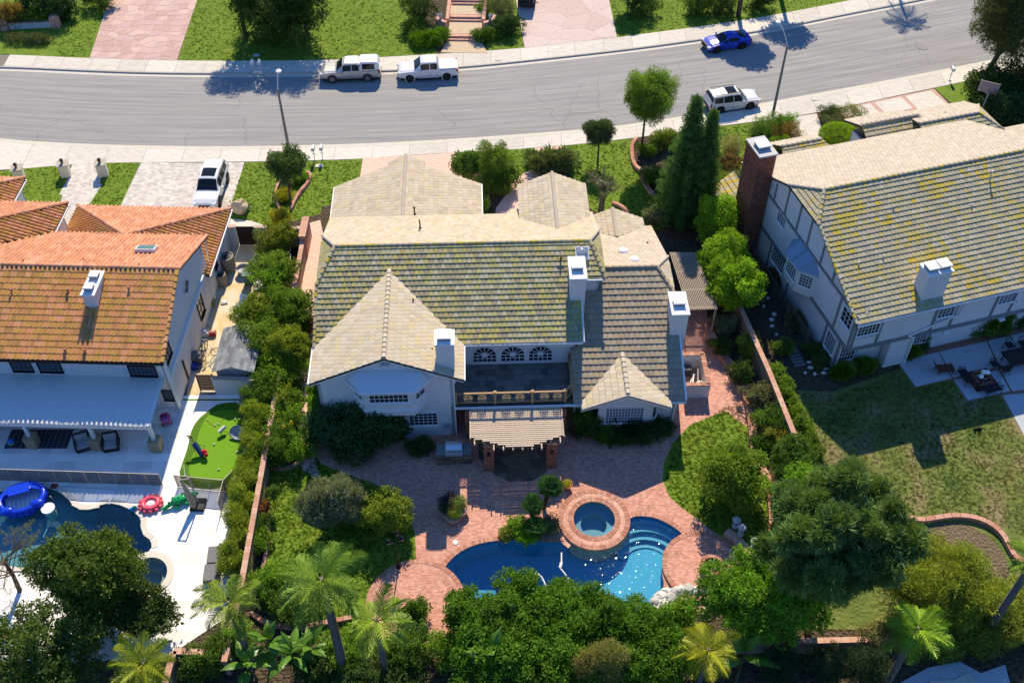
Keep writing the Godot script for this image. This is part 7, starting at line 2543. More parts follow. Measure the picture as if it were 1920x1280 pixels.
	for e in [[-17.06, -8.98, 1.7, 1.05, "yellow green fence-line shrub nearest the brown gate", lin(.17, .2, .02)], [-16.83, -5.17, 1.9, 1.3, "leafy fence-line tree above the scattered garden gear", lin(.13, .19, .02)], [-14.99, -1.41, 2.1, 1.35, "leafy fence-line tree hanging over the pink path", lin(.12, .19, .015)], [-17.41, -0.94, 1.9, 1.2, "leafy fence-line tree over the wheeled bins", lin(.15, .2, .02)], [-16.53, 1.3, 2.0, 1.2, "leafy fence-line tree shading the shed roof", lin(.13, .2, .02)], [-14.93, 2.13, 1.5, 1.3, "yellow green fence-line tree beside the path bulge", lin(.18, .22, .02)]]:
		tree("fence_tree", e[4], Vector2(e[0], e[1]), 1.0, Vector3(e[3] * 1.18, e[3] * .95, e[3] * 1.18), int(640 * e[3]), "broad", e[5], {"tr": .07, "size": .85, "inner": .4, "group": "trees along the long tan wall"})
	for e in [[-14.8, -0.98, .9, .7, "glossy creeper shrub at the path bulge", mid], [-14.34, 1.26, 1.0, .7, "ivy-like shrub at the widest part of the path bulge", mid], [-15.47, 3.09, 1.2, .9, "fresh green shrub below the path bulge", bright], [-15.89, 4.48, 1.2, .9, "green shrub left of the plain path stretch", bright], [-14.62, 4.34, .9, .7, "mixed shrub by the path opposite the wing eave", mid], [-15.03, 6.06, 1.2, .9, "yellow green shrub halfway along the planting strip", lin(.17, .22, .02)], [-15.49, 7.53, 1.1, .8, "green shrub beside the wall above the rose bed", bright], [-16.53, 1.24, 1.2, 1.0, "shrub tucked between shed and wall", mid], [-14.94, 3.07, 1.3, 1.0, "lime shrub at the narrow of the planting strip", lime], [-16.07, 5.75, 1.2, 1.1, "shrub leaning on the wall opposite the white garden wall", mid], [-14.22, 5.93, .8, .7, "low shrub at the path edge opposite the wing", mid], [-17.49, -8.56, 1.1, 1.3, "yellowish shrub between the white wall and the gear heap", lin(.18, .21, .02)], [-16.83, -3.82, 1.2, 1.4, "leafy shrub over the white folded sheet", bright], [-14.45, 8.79, 1.3, .9, "loose rose bush with yellow flowers in the kerbed bed", mid], [-13.54, 9.89, 1.1, .8, "rose bush at the tip of the kerbed bed", bright], [-14.88, 10.12, 1.1, .9, "rose bush against the wall in the kerbed bed", mid], [-14.17, 7.47, 1.0, .7, "airy rose bush above the kerbed bed", bright], [-14.96, 15.13, .6, .5, "small shrub in the narrow wall bed, upper one", mid], [-14.75, 16.22, .7, .5, "small round shrub in the narrow wall bed, lower one", bright], [-14.88, 14.14, .5, .4, "reddish low plant at the head of the narrow wall bed", lin(.2, .09, .04)]]:
		shrub("border_shrub", e[4], Vector2(e[0], e[1]), Vector3(e[2] * 1.15, e[3] * 1.2, e[2]), int(390 * e[2]), "broad", e[5], {"size": .75, "flowers": [12, lin(.65, .45, .02)]} if "yellow flowers" in e[4] else {"size": .75})
	shrub("red_leaf_shrub", "reddish twiggy shrub by the pink path", Vector2(-13.98, -1.16), Vector3(.5, .6, .4), 110, "fine", lin(.25, .12, .08))
	hedge("bushy yellow green hedge running down the left side of the long tan wall", [Vector2(-16.01, 6.79), Vector2(-15.81, 14.16), Vector2(-15.58, 18.45)], 1.3, 1.9, 5200, lin(.16, .21, .014), "tiny", 1.0, .3)
	for e in [[-17.08, 5.26, .45, "purple flowered lavender clump by the hedge head", lin(.25, .10, .24)], [-16.99, 6.6, .4, "grey green tuft beside the putting green", olive], [-16.71, 12.4, .5, "silvery tuft at the corner of the mesh fence", olive], [-15.99, 15.06, .5, "spiky grey tuft on the white terrace edge", olive]]:
		shrub("tuft", e[3], Vector2(e[0], e[1]), Vector3(e[2], e[2] * .8, e[2]), 90, "fine", e[4], {"size": .8})
	shrub("glossy_bush", "very large dark glossy bush against the garden wing of the white house", Vector2(-9.67, 8.49), Vector3(2.7, 1.9, 1.9), 1700, "big", lin(.05, .095, .03), {"size": .9, "lumps": 24})
	shrub("glossy_bush", "smaller dark shrub reaching up below the low wing window", Vector2(-7.51, 8.17), Vector3(1.0, 1.2, .9), 420, "big", lin(.05, .095, .03), {"size": .75})
	hedge("low bright hedge at the corner between wing and side path", [Vector2(-12.85, 5.06), Vector2(-12.43, 7.28)], .8, 1.5, 620, bright, "broad", .7)
	for e in [[-5.8, 9.38, .8, .5, "low dark plant under the meter boxes", dark], [4.69, 7.96, .95, .8, "dark leafy shrub left of the bay window", dark], [5.63, 8.28, .8, .5, "low flowering plant under the bay window", mid], [8.22, 8.14, 1.0, .55, "dark mound right of the cycad under the bay", dark], [9.35, 7.83, 1.0, .6, "dark rounded shrub at the right end of the bay bed", forest], [6.69, 8.47, .9, .4, "low dark ground plant in front of the bay", dark]]:
		shrub("house_bed_shrub", e[4], Vector2(e[0], e[1]), Vector3(e[2], e[3], e[2] * .8), int(320 * e[2]), "broad", e[5], {"size": .75})
	tree("house_bed_tree", "thin leafy small tree left of the bay window", Vector2(4.59, 7.67), .9, Vector3(.8, .7, .7), 200, "broad", mid, {"tr": .04, "size": .9, "inner": .3})
	shrub("cycad", "dark spiky cycad in front of the bay window", Vector2(7.58, 7.59), Vector3(.9, .6, .8), 120, "grass", lin(.03, .05, .02), {"size": 1.4, "cat": "cycad"})
	tree("olive_tree", "silvery grey olive tree on the left back lawn", Vector2(-10.29, 14.73), 1.2, Vector3(1.7, 1.5, 1.5), 1500, "fine", lin(.15, .17, .10), {"tr": .13, "size": 1.15, "inner": .4})
	tree("citrus_tree", "round citrus tree beside the three-globe garden lamp", Vector2(-7.33, 15.09), .6, Vector3(1.45, 1.15, 1.25), 950, "broad", lin(.16, .21, .02), {"tr": .09, "size": .85})
	tree("sapling", "thin sapling on the left back lawn near the wall", Vector2(-14.14, 13.41), 1.0, Vector3(.4, .5, .4), 45, "broad", mid, {"tr": .025, "size": .7, "lumps": 5})
	tree("citrus_tree", "large citrus tree on the right back lawn", Vector2(13.08, 12.7), .9, Vector3(2.0, 1.7, 1.8), 1900, "broad", lin(.14, .21, .018), {"tr": .13, "size": .85})
	tree("kerb_tree", "dark leafy tree between curved kerb and wall", Vector2(16.8, 11.7), .8, Vector3(1.5, 1.3, 1.4), 1100, "broad", lin(.07, .125, .018), {"tr": .1, "size": .85})
	for e in [[15.94, 1.17, 1.0, .9, "yellowish small tree by the right wall", lin(.17, .2, .02)], [14.63, -0.9, .9, .8, "spiky grey shrub in the shade by the right wall", olive], [14.09, 1.02, .8, .7, "dark shrub behind the curved kerb, upper one", dark], [15.01, 3.49, .9, .8, "dark shrub behind the curved kerb, lower one", dark], [15.98, 5.55, 1.1, .8, "lavender and green shrub by the wall bend", lin(.12, .13, .06)], [16.14, 7.6, 1.1, .9, "fresh shrub between kerb and wall", mid], [16.62, 8.81, 1.0, .8, "yellow leaved shrub against the right wall", lin(.2, .2, .03)], [15.54, 9.1, .8, .6, "low shrub along the kerb", mid], [15.66, 15.41, .7, .7, "spiky strap plant beside the lower kerb", lin(.1, .15, .03)], [16.16, 13.63, .7, .5, "dark plant behind the lower kerb", dark], [15.04, -3.43, 1.0, .9, "dark shrub in the shade of the lime trees", dark]]:
		shrub("border_shrub", e[4], Vector2(e[0], e[1]), Vector3(e[2], e[3], e[2] * .9), int(330 * e[2]), "broad", e[5], {"size": .7})
	hedge("trailing ivy strip along the far side of the right wall", [Vector2(17.48, 2.89), Vector2(18.14, 6.1), Vector2(18.67, 10.03)], 1.0, .8, 1500, lin(.13, .2, .02), "broad", .75, .3)
	fan_palm("taller fan palm leaning by the raised spa", Vector2(1.91, 13.62), 1.9, .85, 34, Vector3(.35, 0, -.1))
	fan_palm("middle fan palm in the bed between pool and terrace", Vector2(1.2, 14.49), 1.5, .75, 30)
	fan_palm("short fan palm at the pool edge", Vector2(1.34, 15.52), .75, .8, 30)
	for e in [[0.25, 15.18, .55, .6, "bright leafy shrub left of the fan palms", bright], [-0.31, 15.6, .45, .35, "yellowish low plant at the left tip of the palm bed", lin(.2, .22, .03)], [2.18, 15.13, .6, .5, "grey green shrub between palms and spa", olive], [0.77, 15.8, .6, .4, "lime fern clump at the pool edge", lime]]:
		shrub("palm_bed_shrub", e[4], Vector2(e[0], e[1]), Vector3(e[2], e[3], e[2]), 190, "broad", e[5], {"size": .65})
	tree("evergreen_tree", "huge dark evergreen tree in front of the neighbour's pool", Vector2(-22.23, 20.64), 1.4, Vector3(2.55, 3.1, 2.2), 2300, "broad", lin(.075, .115, .016), {"tr": .3, "size": 1.1, "lumps": 34, "share": .34, "spread": 1.15})
	tree("evergreen_tree", "dark spreading evergreen tree at the bottom left corner", Vector2(-24.11, 24.51), 1.4, Vector3(3.3, 2.2, 2.2), 1500, "broad", lin(.07, .11, .02), {"tr": .28, "size": 1.05, "lumps": 26, "share": .34, "spread": 1.2, "inner": .3})
	tree("evergreen_tree", "lower dark evergreen right of the huge one at the terrace edge", Vector2(-19.7, 21.81), 1.0, Vector3(1.8, 1.4, 1.5), 900, "broad", lin(.055, .085, .018), {"tr": .14, "size": 1.0})
	bare_tree()
	palm("tall queen palm with a full green crown over the left back lawn", Vector2(-8.82, 24.2), 9.3, 2.7, lin(.13, .215, .022), 20, {"tr": .26})
	palm("smaller queen palm right of the tall one above the round terrace", Vector2(-6.59, 24.45), 5.9, 2.2, lin(.16, .235, .022), 16, {"tr": .17})
	palm("queen palm growing through the end of the hedge beside the wall", Vector2(-13.82, 23.66), 6.2, 2.1, lin(.17, .225, .025), 17, {"tr": .2})
	palm("yellow green palm at the bottom edge left of the tan wall stub", Vector2(-17.96, 25.87), 4.2, 2.1, lin(.17, .21, .014), 19)
	palm("yellow palm at the bottom edge right of the big hedge", Vector2(9.73, 24.9), 3.8, 2.0, lin(.19, .21, .012), 18)
	palm("bright green palm below the pale pepper tree at the bottom right", Vector2(19.53, 24.92), 6.0, 2.1, lin(.15, .25, .015), 18, {"tr": .2})
	palm("palm reaching in from the right edge by the brick lawn kerb", Vector2(25.32, 22.36), 8.3, 2.0, lin(.13, .2, .02), 16, {"tr": .22})
	tree("pine_tree", "tall dusky green pine towering at the bottom right", Vector2(16.11, 21.71), 6.4, Vector3(2.9, 3.1, 2.7), 3600, "needle", lin(.13, .20, .06), {"tr": .2, "size": 1.6, "lumps": 44, "share": .26, "spread": 1.25, "inner": .3, "bark": bark("pine_bark", Color(.26, .20, .15)), "lean": Vector3(-.3, 0, -.2)})
	tree("pale_green_tree", "bright green tree peeping out behind the pine", Vector2(17.77, 14.69), 1.6, Vector3(2.0, 1.6, 1.6), 1300, "broad", lin(.13, .25, .014), {"tr": .12, "size": .9})
	tree("bright_tree", "broad bright green tree beside the round brick terrace", Vector2(12.97, 21.74), 1.8, Vector3(3.0, 2.1, 2.3), 3300, "broad", lin(.12, .24, .016), {"tr": .2, "size": .9, "lumps": 34, "share": .32, "spread": 1.1})
	tree("pepper_tree", "feathery yellow green pepper tree over the bare earth patch", Vector2(22.74, 20.44), 1.5, Vector3(3.2, 1.9, 2.4), 2200, "fine", lin(.20, .235, .03), {"tr": .18, "size": 1.3, "lumps": 22, "inner": .3})
	hedge("broad clipped hedge across the bottom right corner", [Vector2(20.63, 22.56), Vector2(23.74, 22.56), Vector2(28.67, 21.37)], 2.2, 2.3, 4200, lin(.14, .17, .02), "tiny", 1.0)
	for e in [[14.03, 24.18, "dark cypress clump, leftmost of three in the bottom shade"], [16.41, 24.33, "dark cypress clump, middle of three in the bottom shade"], [18.44, 24.33, "dark cypress clump, right of the three in the bottom shade"]]:
		shrub("cypress", e[2], Vector2(e[0], e[1]), Vector3(1.1, 1.6, 1.0), 560, "tiny", lin(.03, .05, .018), {"size": .9})
	for e in [[-1.56, 22.01, 1.6, 1.7, "ficus hedge mound, leftmost at the pool's lower left corner"], [0.71, 21.4, 2.0, 2.3, "ficus hedge mound, tall one below the white pool hose"], [2.83, 21.76, 1.9, 2.1, "ficus hedge mound in the middle below the pool"], [4.79, 22.17, 1.7, 2.0, "ficus hedge mound right of the middle below the pool"], [6.6, 22.58, 1.6, 1.9, "ficus hedge mound beside the white waterfall rocks"], [-0.55, 24.19, 2.0, 2.4, "ficus hedge mound at the bottom edge, left of centre"], [2.05, 24.24, 2.1, 2.5, "ficus hedge mound at the bottom edge, centre"], [6.96, 24.43, 2.0, 2.3, "ficus hedge mound at the bottom edge near the yellow palm"]]:
		var r: float = e[2]
		tree("ficus_hedge", e[4], Vector2(e[0], e[1]), .5, Vector3(r * 1.15, 1.6, r), int(820 * r), "broad", lin(.08, .165, .012), {"tr": .08, "size": .95, "lumps": 26, "share": .32, "spread": 1.1, "group": "ficus hedge below the pool"})
	shrub("bronze_shrub", "bronze tinged loose shrub at the bottom edge among the ficus mounds", Vector2(4.48, 24.77), Vector3(1.5, 2.2, 1.0), 800, "fine", lin(.20, .20, .06), {"size": 1.1})
	for e in [[-5.08, 20.88, .55, 1.0, "small upright cypress-like shrub on the round terrace edge", mid], [-5.76, 21.07, .4, .7, "smaller upright shrub left of its twin by the round terrace", mid], [-2.62, 20.95, .5, .8, "wispy shrub at the pool's lower left corner", bright], [-3.1, 23.16, 1.3, 1.2, "loose bright shrub at the bottom edge", bright], [-5.62, 23.35, 1.4, 1.3, "leafy shrub at the bottom edge right of the palm trunks", mid], [-8.73, 23.31, 1.4, 1.2, "feathery shrub between the palm trunks", bright], [-12.09, 20.48, 1.5, 1.2, "loose dark green shrub at the lower end of the left back lawn", mid], [-13.47, 19.24, 1.2, 1.0, "leafy shrub at the wall end of the left back lawn", bright], [-15.99, 23.72, 1.3, 1.1, "green shrub inside the tan wall corner", mid], [-14.5, 22.54, .9, 1.2, "leafy shrub under the hedge-end palm", bright], [9.02, 20.95, .9, .8, "thin shrub leaning over the waterfall rocks", bright], [16.25, 16.24, .8, .9, "bright shrub at the end of the curved kerb", lime], [26.88, 20.39, 1.5, 1.0, "yellow green shrub left of the leaning palm trunk", lin(.2, .23, .03)], [19.82, 22.46, 1.0, 1.0, "tan flecked shrub beside the pine trunk", lin(.16, .15, .06)], [-10.32, 24.28, 1.2, 1.0, "dark fern bank at the bottom edge", dark], [1.38, 24.95, 2.4, 1.2, "dark undergrowth at the bottom edge centre", dark], [-6.61, 25.09, 2.2, 1.2, "dark undergrowth at the bottom edge left", dark]]:
		shrub("garden_shrub", e[4], Vector2(e[0], e[1]), Vector3(e[2], e[3], e[2] * .9), int(360 * e[2]), "broad", e[5], {"size": .8})
	var pd := lin(.055, .12, .014)
	for e in [[-12.88, 23.27, 2.2, 9, "paddle-leaved plant at the bottom left, nearest the palm trunk", 1.35], [-11.37, 23.95, 2.4, 10, "paddle-leaved plant at the bottom, biggest of the group", 1.4], [-10.45, 23.48, 2.0, 8, "paddle-leaved plant at the bottom, right of the biggest", 1.2], [-13.46, 24.46, 2.2, 8, "paddle-leaved plant half in the shade beside the tan wall", 1.3], [-1.23, 24.32, 2.6, 8, "paddle-leaved plant standing in front of the ficus mounds", 1.5], [11.81, 24.56, 3.2, 6, "single tall paddle-leaved plant in the dark gap by the yellow palm", 1.5]]:
		paddle_plant(e[4], Vector2(e[0], e[1]), e[2], e[3], pd, e[5])

func pollard():
	var t := thing("pollarded_tree", "heavily pruned grey tree with stubby tufted branches by the entry gable", "tree", V(Vector2(6.9, -14.05)))
	var m := MB.new()
	var r := RandomNumberGenerator.new()
	r.seed = 12
	m.tube([Vector3.ZERO, Vector3(.05, .9, 0), Vector3(-.02, 1.8, .05), Vector3(.1, 2.6, 0)], .24, 9, .17)
	put("trunk", m, bark("grey_bark", Color(.17, .14, .105)), t)
	m = MB.new()
	var xf := []
	var cols := []
	for i in 17:
		var a := i * 2.39996
		var y0 := 1.5 + (i % 5) * .3
		var l := r.randf_range(.7, 1.5)
		var e := Vector3(cos(a) * l, y0 + r.randf_range(.3, 1.3), sin(a) * l)
		m.tube([Vector3(0, y0, 0), Vector3(cos(a) * l * .55, y0 + .3, sin(a) * l * .55), e], .085, 6, .035)
		for k in 26:
			var p := Vector3(0, y0, 0).lerp(e, r.randf_range(.35, 1.08)) + Vector3(r.randfn(), r.randfn(), r.randfn()) * .1
			var s := r.randf_range(.35, .7)
			xf.append(Transform3D(Basis(Vector3(r.randfn(), r.randfn(), r.randfn()).normalized(), r.randf() * TAU) * Basis.from_scale(Vector3.ONE * s), p))
			cols.append(tint(lin(.17, .19, .085), .25))
	put("limbs", m, mats["grey_bark"], t)
	kind(many("crown", clump("tiny"), leafmat("leaf"), xf, cols, t), "stuff")

func bare_tree():
	var t := thing("bare_tree", "sparse brown tree with bare twigs at the left edge in front of the pool", "tree", V(Vector2(-27.64, 19.19)))
	var r := RandomNumberGenerator.new()
	r.seed = 4
	var m := MB.new()
	var tips := []
	m.tube([Vector3.ZERO, Vector3(.1, 1.6, -.1), Vector3(0, 3.0, -.2)], .14, 7, .09)
	put("trunk", m, bark(), t)
	m = MB.new()
	for i in 16:
		var a := i * 2.39996
		var p := Vector3(0, r.randf_range(1.4, 3.0), -.15)
		var d := Vector3(cos(a), r.randf_range(.35, 1.0), sin(a)).normalized()
		var q := p + d * r.randf_range(.9, 1.9)
		m.tube([p, q], .045, 5, .02)
		for k in 7:
			var e := q + (d + Vector3(r.randfn(), r.randfn(), r.randfn()) * .6).normalized() * r.randf_range(.5, 1.2)
			m.tube([p.lerp(q, r.randf_range(.5, 1)), e], .016, 4, .005)
			tips.append(e)
	put("limbs", m, bark("twig", Color(.20, .15, .115)), t)
	var xf := []
	var cols := []
	for e in tips:
		for k in 3:
			xf.append(Transform3D(Basis(Vector3(r.randfn(), r.randfn(), r.randfn()).normalized(), r.randf() * TAU) * Basis.from_scale(Vector3.ONE * r.randf_range(.4, .8)), e + Vector3(r.randfn(), r.randfn(), r.randfn()) * .18))
			cols.append(tint(lin(.13, .14, .05), .25))
	kind(many("crown", clump("tiny"), leafmat("leaf"), xf, cols, t), "stuff")

func brick_kerb(label: String, line: PackedVector2Array, w: float, h: float, step := .24):
	var root := thing("brick_kerb", label, "kerb", Vector3.ZERO)
	var caps := brick_set()
	var m := MB.new()
	for i in line.size() - 1:
		m.bar(V(line[i], h / 2 - .03), V(line[i + 1], h / 2 - .03), w * .9, h)
	put("core", m, mats["spa_brick"], root)
	for i in line.size() - 1:
		var n := int(maxf(1, round(line[i].distance_to(line[i + 1]) / step)))
		for k in n:
			m = MB.new()
			m.bar(V(line[i].lerp(line[i + 1], (k + .03) / n), h), V(line[i].lerp(line[i + 1], (k + .97) / n), h), w, .08)
			put("brick", m, caps[rng.randi() % 4], root)

func back_garden():
	brick_kerb("serpentine brick kerb between front lawn and shrub border by the willow", smooth(pl([10.29, -23, 9.79, -21.69, 9.83, -19.41, 10.45, -18.57, 10.47, -17.28, 10.97, -15.74, 11.82, -14.18]), false, 1), .3, .25, .5)
	brick_kerb("curved brick kerb on the outer side of the planter with the small tree", smooth(pl([-17.62, -18.37, -18.43, -17.48, -18.65, -16.14, -18.24, -14.5, -17.77, -13.54]), false, 1), .22, .25, .5)
	brick_kerb("curved brick kerb on the inner side of the planter with the small tree", smooth(pl([-16.49, -18.5, -16.06, -18.16, -16.18, -17.14, -16.76, -15.81, -17.11, -13.86]), false, 1), .22, .25, .5)
	brick_kerb("short curved brick kerb at the foot of the pollarded tree", smooth(pl([7.81, -14.69, 8.48, -14.31, 9.04, -13.41]), false, 1), .25, .2, .5)
	brick_kerb("long curved double brick kerb between right back lawn and shrub border", smooth(pl([13.56, -1.94, 13.68, 0, 14.62, 2.45, 15.25, 4.41, 15.34, 6.58, 15.14, 8.73, 15.14, 10.47, 15.54, 11.8, 15.56, 13.62, 15.29, 15.41, 14.71, 16.71]), false, 1), .55, .3, .5)
	brick_kerb("curved kerb round the rose bed beside the left wall", smooth(pl([-15.09, 10.8, -13.77, 10.8, -12.93, 10.23, -12.56, 9.57]), false, 1), .2, .2, .4)
	brick_kerb("narrow curved kerb of the planting strip along the left wall", smooth(pl([-15.06, 13.81, -14.5, 14.49, -14.26, 15.23, -14.15, 16.14, -14.18, 18.08, -14.17, 19.27]), false, 1), .2, .2, .4)
	brick_kerb("brick edging at the lower end of the left back lawn", smooth(pl([-14.43, 20.6, -13.43, 21.31, -11.64, 21.56, -10.51, 21.31, -8.8, 20.92]), false, 1), .25, .2, .5)
	var b := thing("barbecue_island", "stone barbecue island with stainless grill in the shade by the pergola", "barbecue", V(Vector2(-3.57, 9.98)), .034)
	var slate := M("island_slate", lin(.20, .22, .21), .6, wear, .6)
	var mm := MB.new()
	mm.bx(0, .44, 0, 2.1, .88, .78)
	put("base", mm, M("island_mortar", lin(.1, .085, .06), .9), b)
	var st := [M("ledge_a", lin(.22, .16, .09), .9), M("ledge_b", lin(.16, .12, .07), .9), M("ledge_c", lin(.26, .2, .12), .9), M("ledge_d", lin(.12, .10, .075), .9)]
	for r in 6:
		var x := -1.06
		while x < 1.0:
			var w := minf(rng.randf_range(.18, .42), 1.06 - x)
			mm = MB.new()
			mm.box(Vector3(x + w / 2, .08 + r * .14, .4), Vector3(w - .015, .125, rng.randf_range(.03, .07)))
			put("stone", mm, st[rng.randi() % 4], b)
			x += w
	for x in [-.82, .82]:
		for z in [-.21, .2]:
			mm = MB.new()
			mm.bx(x, .92, z, .5, .06, .41)
			put("counter_slab", mm, slate, b)
	var steel := metal("steel", lin(.55, .57, .6), .3)
	mm = MB.new()
	mm.bx(0, .9, .02, 1.08, .16, .86)
	put("grill_body", mm, steel, b)
	mm = MB.new()
	for i in 6:
		var a := PI * .06 + PI * .5 * i / 6
		var c := PI * .06 + PI * .5 * (i + 1) / 6
		mm.facing(Vector3(-.5, .98 + sin(a) * .28, .2 - .5 + cos(a) * .5), Vector3(.5, .98 + sin(a) * .28, .2 - .5 + cos(a) * .5), Vector3(.5, .98 + sin(c) * .28, .2 - .5 + cos(c) * .5), Vector3(-.5, .98 + sin(c) * .28, .2 - .5 + cos(c) * .5), Vector3(0, 1, 1))
	mm.bx(0, 1.1, -.28, 1.0, .28, .05)
	for s in [-1, 1]:
		mm.bx(s * .5, 1.08, -.05, .02, .22, .5)
	put("grill_lid", mm, steel, b)
	mm = MB.new()
	mm.cyl(Vector3(-.42, 1.12, .24), Vector3(.42, 1.12, .24), .02, .02, 8)
	put("handle", mm, steel, b)
	for i in 5:
		mm = MB.new()
		mm.cyl(Vector3(-.4 + i * .2, .88, .44), Vector3(-.4 + i * .2, .88, .49), .035, .03, 10)
		put("knob", mm, mats["chrome"], b)
	var p := thing("brick_planter", "lobed brick planter full of mixed shrubs standing on the terrace", "planter", V(Vector2(-3.49, 14)))
	var lob := PackedVector2Array()
	for i in 40:
		var a := TAU * i / 40
		lob.append(Vector2.from_angle(a) * (.72 + .12 * cos(a * 4)))
	mm = MB.new()
	mm.prism(lob, 0, .42)
	put("wall", mm, mats["spa_brick"], p)
	coping(p, lob, .14, .47, [M("planter_pale", lin(.56, .36, .27), .85), M("planter_pale_b", lin(.5, .31, .23), .85)], .12)
	mm = MB.new()
	mm.prism(circ(Vector2.ZERO, .58, 16), .3, .44)
	put("earth", mm, soil, p)
	var sp: Vector2 = Vector2(-3.49, 14)
	for e in [[Vector2(-.25, -.25), .55, lin(.06, .035, .045), "dark purple leaved plant at the back of the lobed planter"], [Vector2(.3, -.2), .5, lin(.16, .21, .05), "pale green plant on the right of the lobed planter"], [Vector2(-.35, .1), .4, lin(.05, .07, .03), "dark small plant on the left of the lobed planter"], [Vector2(.0, .15), .4, lin(.34, .27, .06), "golden variegated plant in the middle of the lobed planter"], [Vector2(.15, .42), .3, lin(.2, .3, .03), "lime low plant at the front of the lobed planter"]]:
		var o := shrub("planter_shrub", e[3], sp + e[0], Vector3(e[1], e[1] * .8, e[1]), 190, "tiny", e[2], {"size": .8})
		o.position.y = .4
	p = thing("flower_pot", "terracotta pot with a small yellow green plant near the spa", "pot", V(Vector2(3.33, 12.19)))
	mm = MB.new()
	mm.lathe(Vector3.ZERO, [Vector2(.2, 0), Vector2(.3, .34), Vector2(.34, .36), Vector2(.34, .42), Vector2(.28, .42), Vector2(.27, .3), Vector2(0, .3)], 16)
	put("pot", mm, M("pot_clay", lin(.42, .15, .06), .8), p)
	crown(p, [[Vector3(0, .45, 0), Vector3(.24, .16, .24)]], 40, "tiny", lin(.28, .28, .03), .7, .5, "foliage")
	p = thing("garden_lamp", "black garden lamp post with three lanterns beside the round terrace", "lamp post", V(Vector2(-6.48, 17.67)))
	var blk := M("iron_black", Color.BLACK)
	mm = MB.new()
	mm.lathe(Vector3.ZERO, [Vector2(.16, 0), Vector2(.14, .12), Vector2(.07, .2), Vector2(.05, .5), Vector2(.035, .6), Vector2(.03, 2.6)], 10)
	mm.bar(Vector3(-.33, 2.55, .1), Vector3(.33, 2.6, -.06), .035, .035)
	mm.bar(Vector3(0, 2.55, 0), Vector3(.08, 2.6, -.36), .035, .035)
	put("post", mm, blk, p)
	for q in [Vector3(-.36, 2.6, .12), Vector3(.38, 2.66, -.08), Vector3(.08, 2.68, -.4)]:
		var l := Node3D.new()
		l.name = "lantern"
		p.add_child(l, true)
		l.position = q
		mm = MB.new()
		mm.lathe(Vector3.ZERO, [Vector2(.05, 0), Vector2(.12, .06), Vector2(.14, .22), Vector2(.13, .25)], 10)
		put("glass", mm, M("lamp_glass", lin(.12, .11, .10), .15), l)
		mm = MB.new()
		mm.lathe(Vector3(0, .25, 0), [Vector2(.16, 0), Vector2(.1, .1), Vector2(.02, .15), Vector2(.02, .24), Vector2(0, .25)], 10)
		put("hood", mm, blk, l)
	mm = MB.new()
	mm.cyl(Vector3.ZERO, Vector3(0, .035, 0), .16, .16, 16)
	tag(put("skimmer_lid", mm, M("lamp_white", Color.WHITE), null, V(Vector2(-3.29, 16.03), .01)), "round white skimmer lid set in the brick beside the pool", "skimmer lid")
	var hose := M("hose_white", lin(.68, .72, .74), .5)
	mm = MB.new()
	var pts := []
	for q in pl([2.86, 16.68, 2.84, 17.35, 2.74, 17.7, 2.92, 17.94, 3.2, 18.39, 3.16, 18.83, 2.94, 19.17, 2.63, 19.44]):
		pts.append(V(q, -.05))
	mm.tube(pts, .045, 6)
	mm.cyl(pts[1], pts[2], .1, .08, 8)
	tag(put("pool_hose", mm, hose), "white pool cleaner hose with a float snaking down the deep blue water", "pool hose")
	mm = MB.new()
	pts = []
	for q in pl([0.96, 19.1, 1, 18.49, 1.15, 18.15, 1.46, 18.05, 1.69, 18.29, 1.87, 18.73, 1.92, 19.17]):
		pts.append(V(q, -.05))
	mm.tube(pts, .045, 6)
	tag(put("pool_hose", mm, hose), "white arched loop of pool hose left of the snaking hose", "pool hose")
	var rock := [M("rock_white", lin(.62, .60, .56), .9, wear, .8), M("rock_grey", lin(.42, .41, .39), .9, wear, .8)]
	var spots := [.34, .3, .38, .42, .32, .26, .4, .36, .46, .5, .44, .4, .4, .42, .38, .3]
	var nz := FastNoiseLite.new()
	nz.frequency = 1.3
	for i in spots.size():
		var e: float = spots[i]
		var m := MB.new()
		m.ball(Vector3.ZERO, Vector3(e, e * .75, e * .9), 9, 6)
		for k in m.v.size():
			m.v[k] *= 1 + .4 * nz.get_noise_3dv(m.v[k] * 2 + Vector3(i * 9, 0, 0))
		var fm := MB.new()
		for k in range(0, m.v.size(), 3):
			fm.tri(m.v[k], m.v[k + 1], m.v[k + 2])
		var w := rock_spot(i)
		tag(put("waterfall_rock", fm, rock[i % 2], null, Vector3(w.x, .12, w.y)), "pale rounded waterfall rock piled at the pool corner below the fire pit terrace", "rock", "waterfall rocks")
	var s := thing("seat_wall", "low curved brick seat wall behind the fire pit", "wall", Vector3.ZERO)
	var sw := smooth(pl([12.47, 15.52, 12.96, 16.03, 13.37, 16.57, 13.55, 17.07]), false, 1)
	for i in sw.size() - 1:
		mm = MB.new()
		mm.bar(V(sw[i], .25), V(sw[i + 1], .25), .5, .5)
		put("panel", mm, mats["spa_brick"], s)
	for e in [[Vector2(13.01, 15.27), "pale stone lantern at the left end of the seat wall"], [Vector2(13.24, 15.78), "pale square stone ornament in the middle of the seat wall"], [Vector2(13.85, 16.71), "round pale stone lantern at the right end of the seat wall"]]:
		p = thing("stone_ornament", e[1], "ornament", V(e[0], .5))
		var stone := M("ornament_stone", lin(.45, .47, .48), .9, wear, 1.2)
		mm = MB.new()
		mm.lathe(Vector3.ZERO, [Vector2(.2, 0), Vector2(.2, .08), Vector2(.12, .12), Vector2(.11, .4), Vector2(.2, .46)], 8)
		put("pedestal", mm, stone, p)
		mm = MB.new()
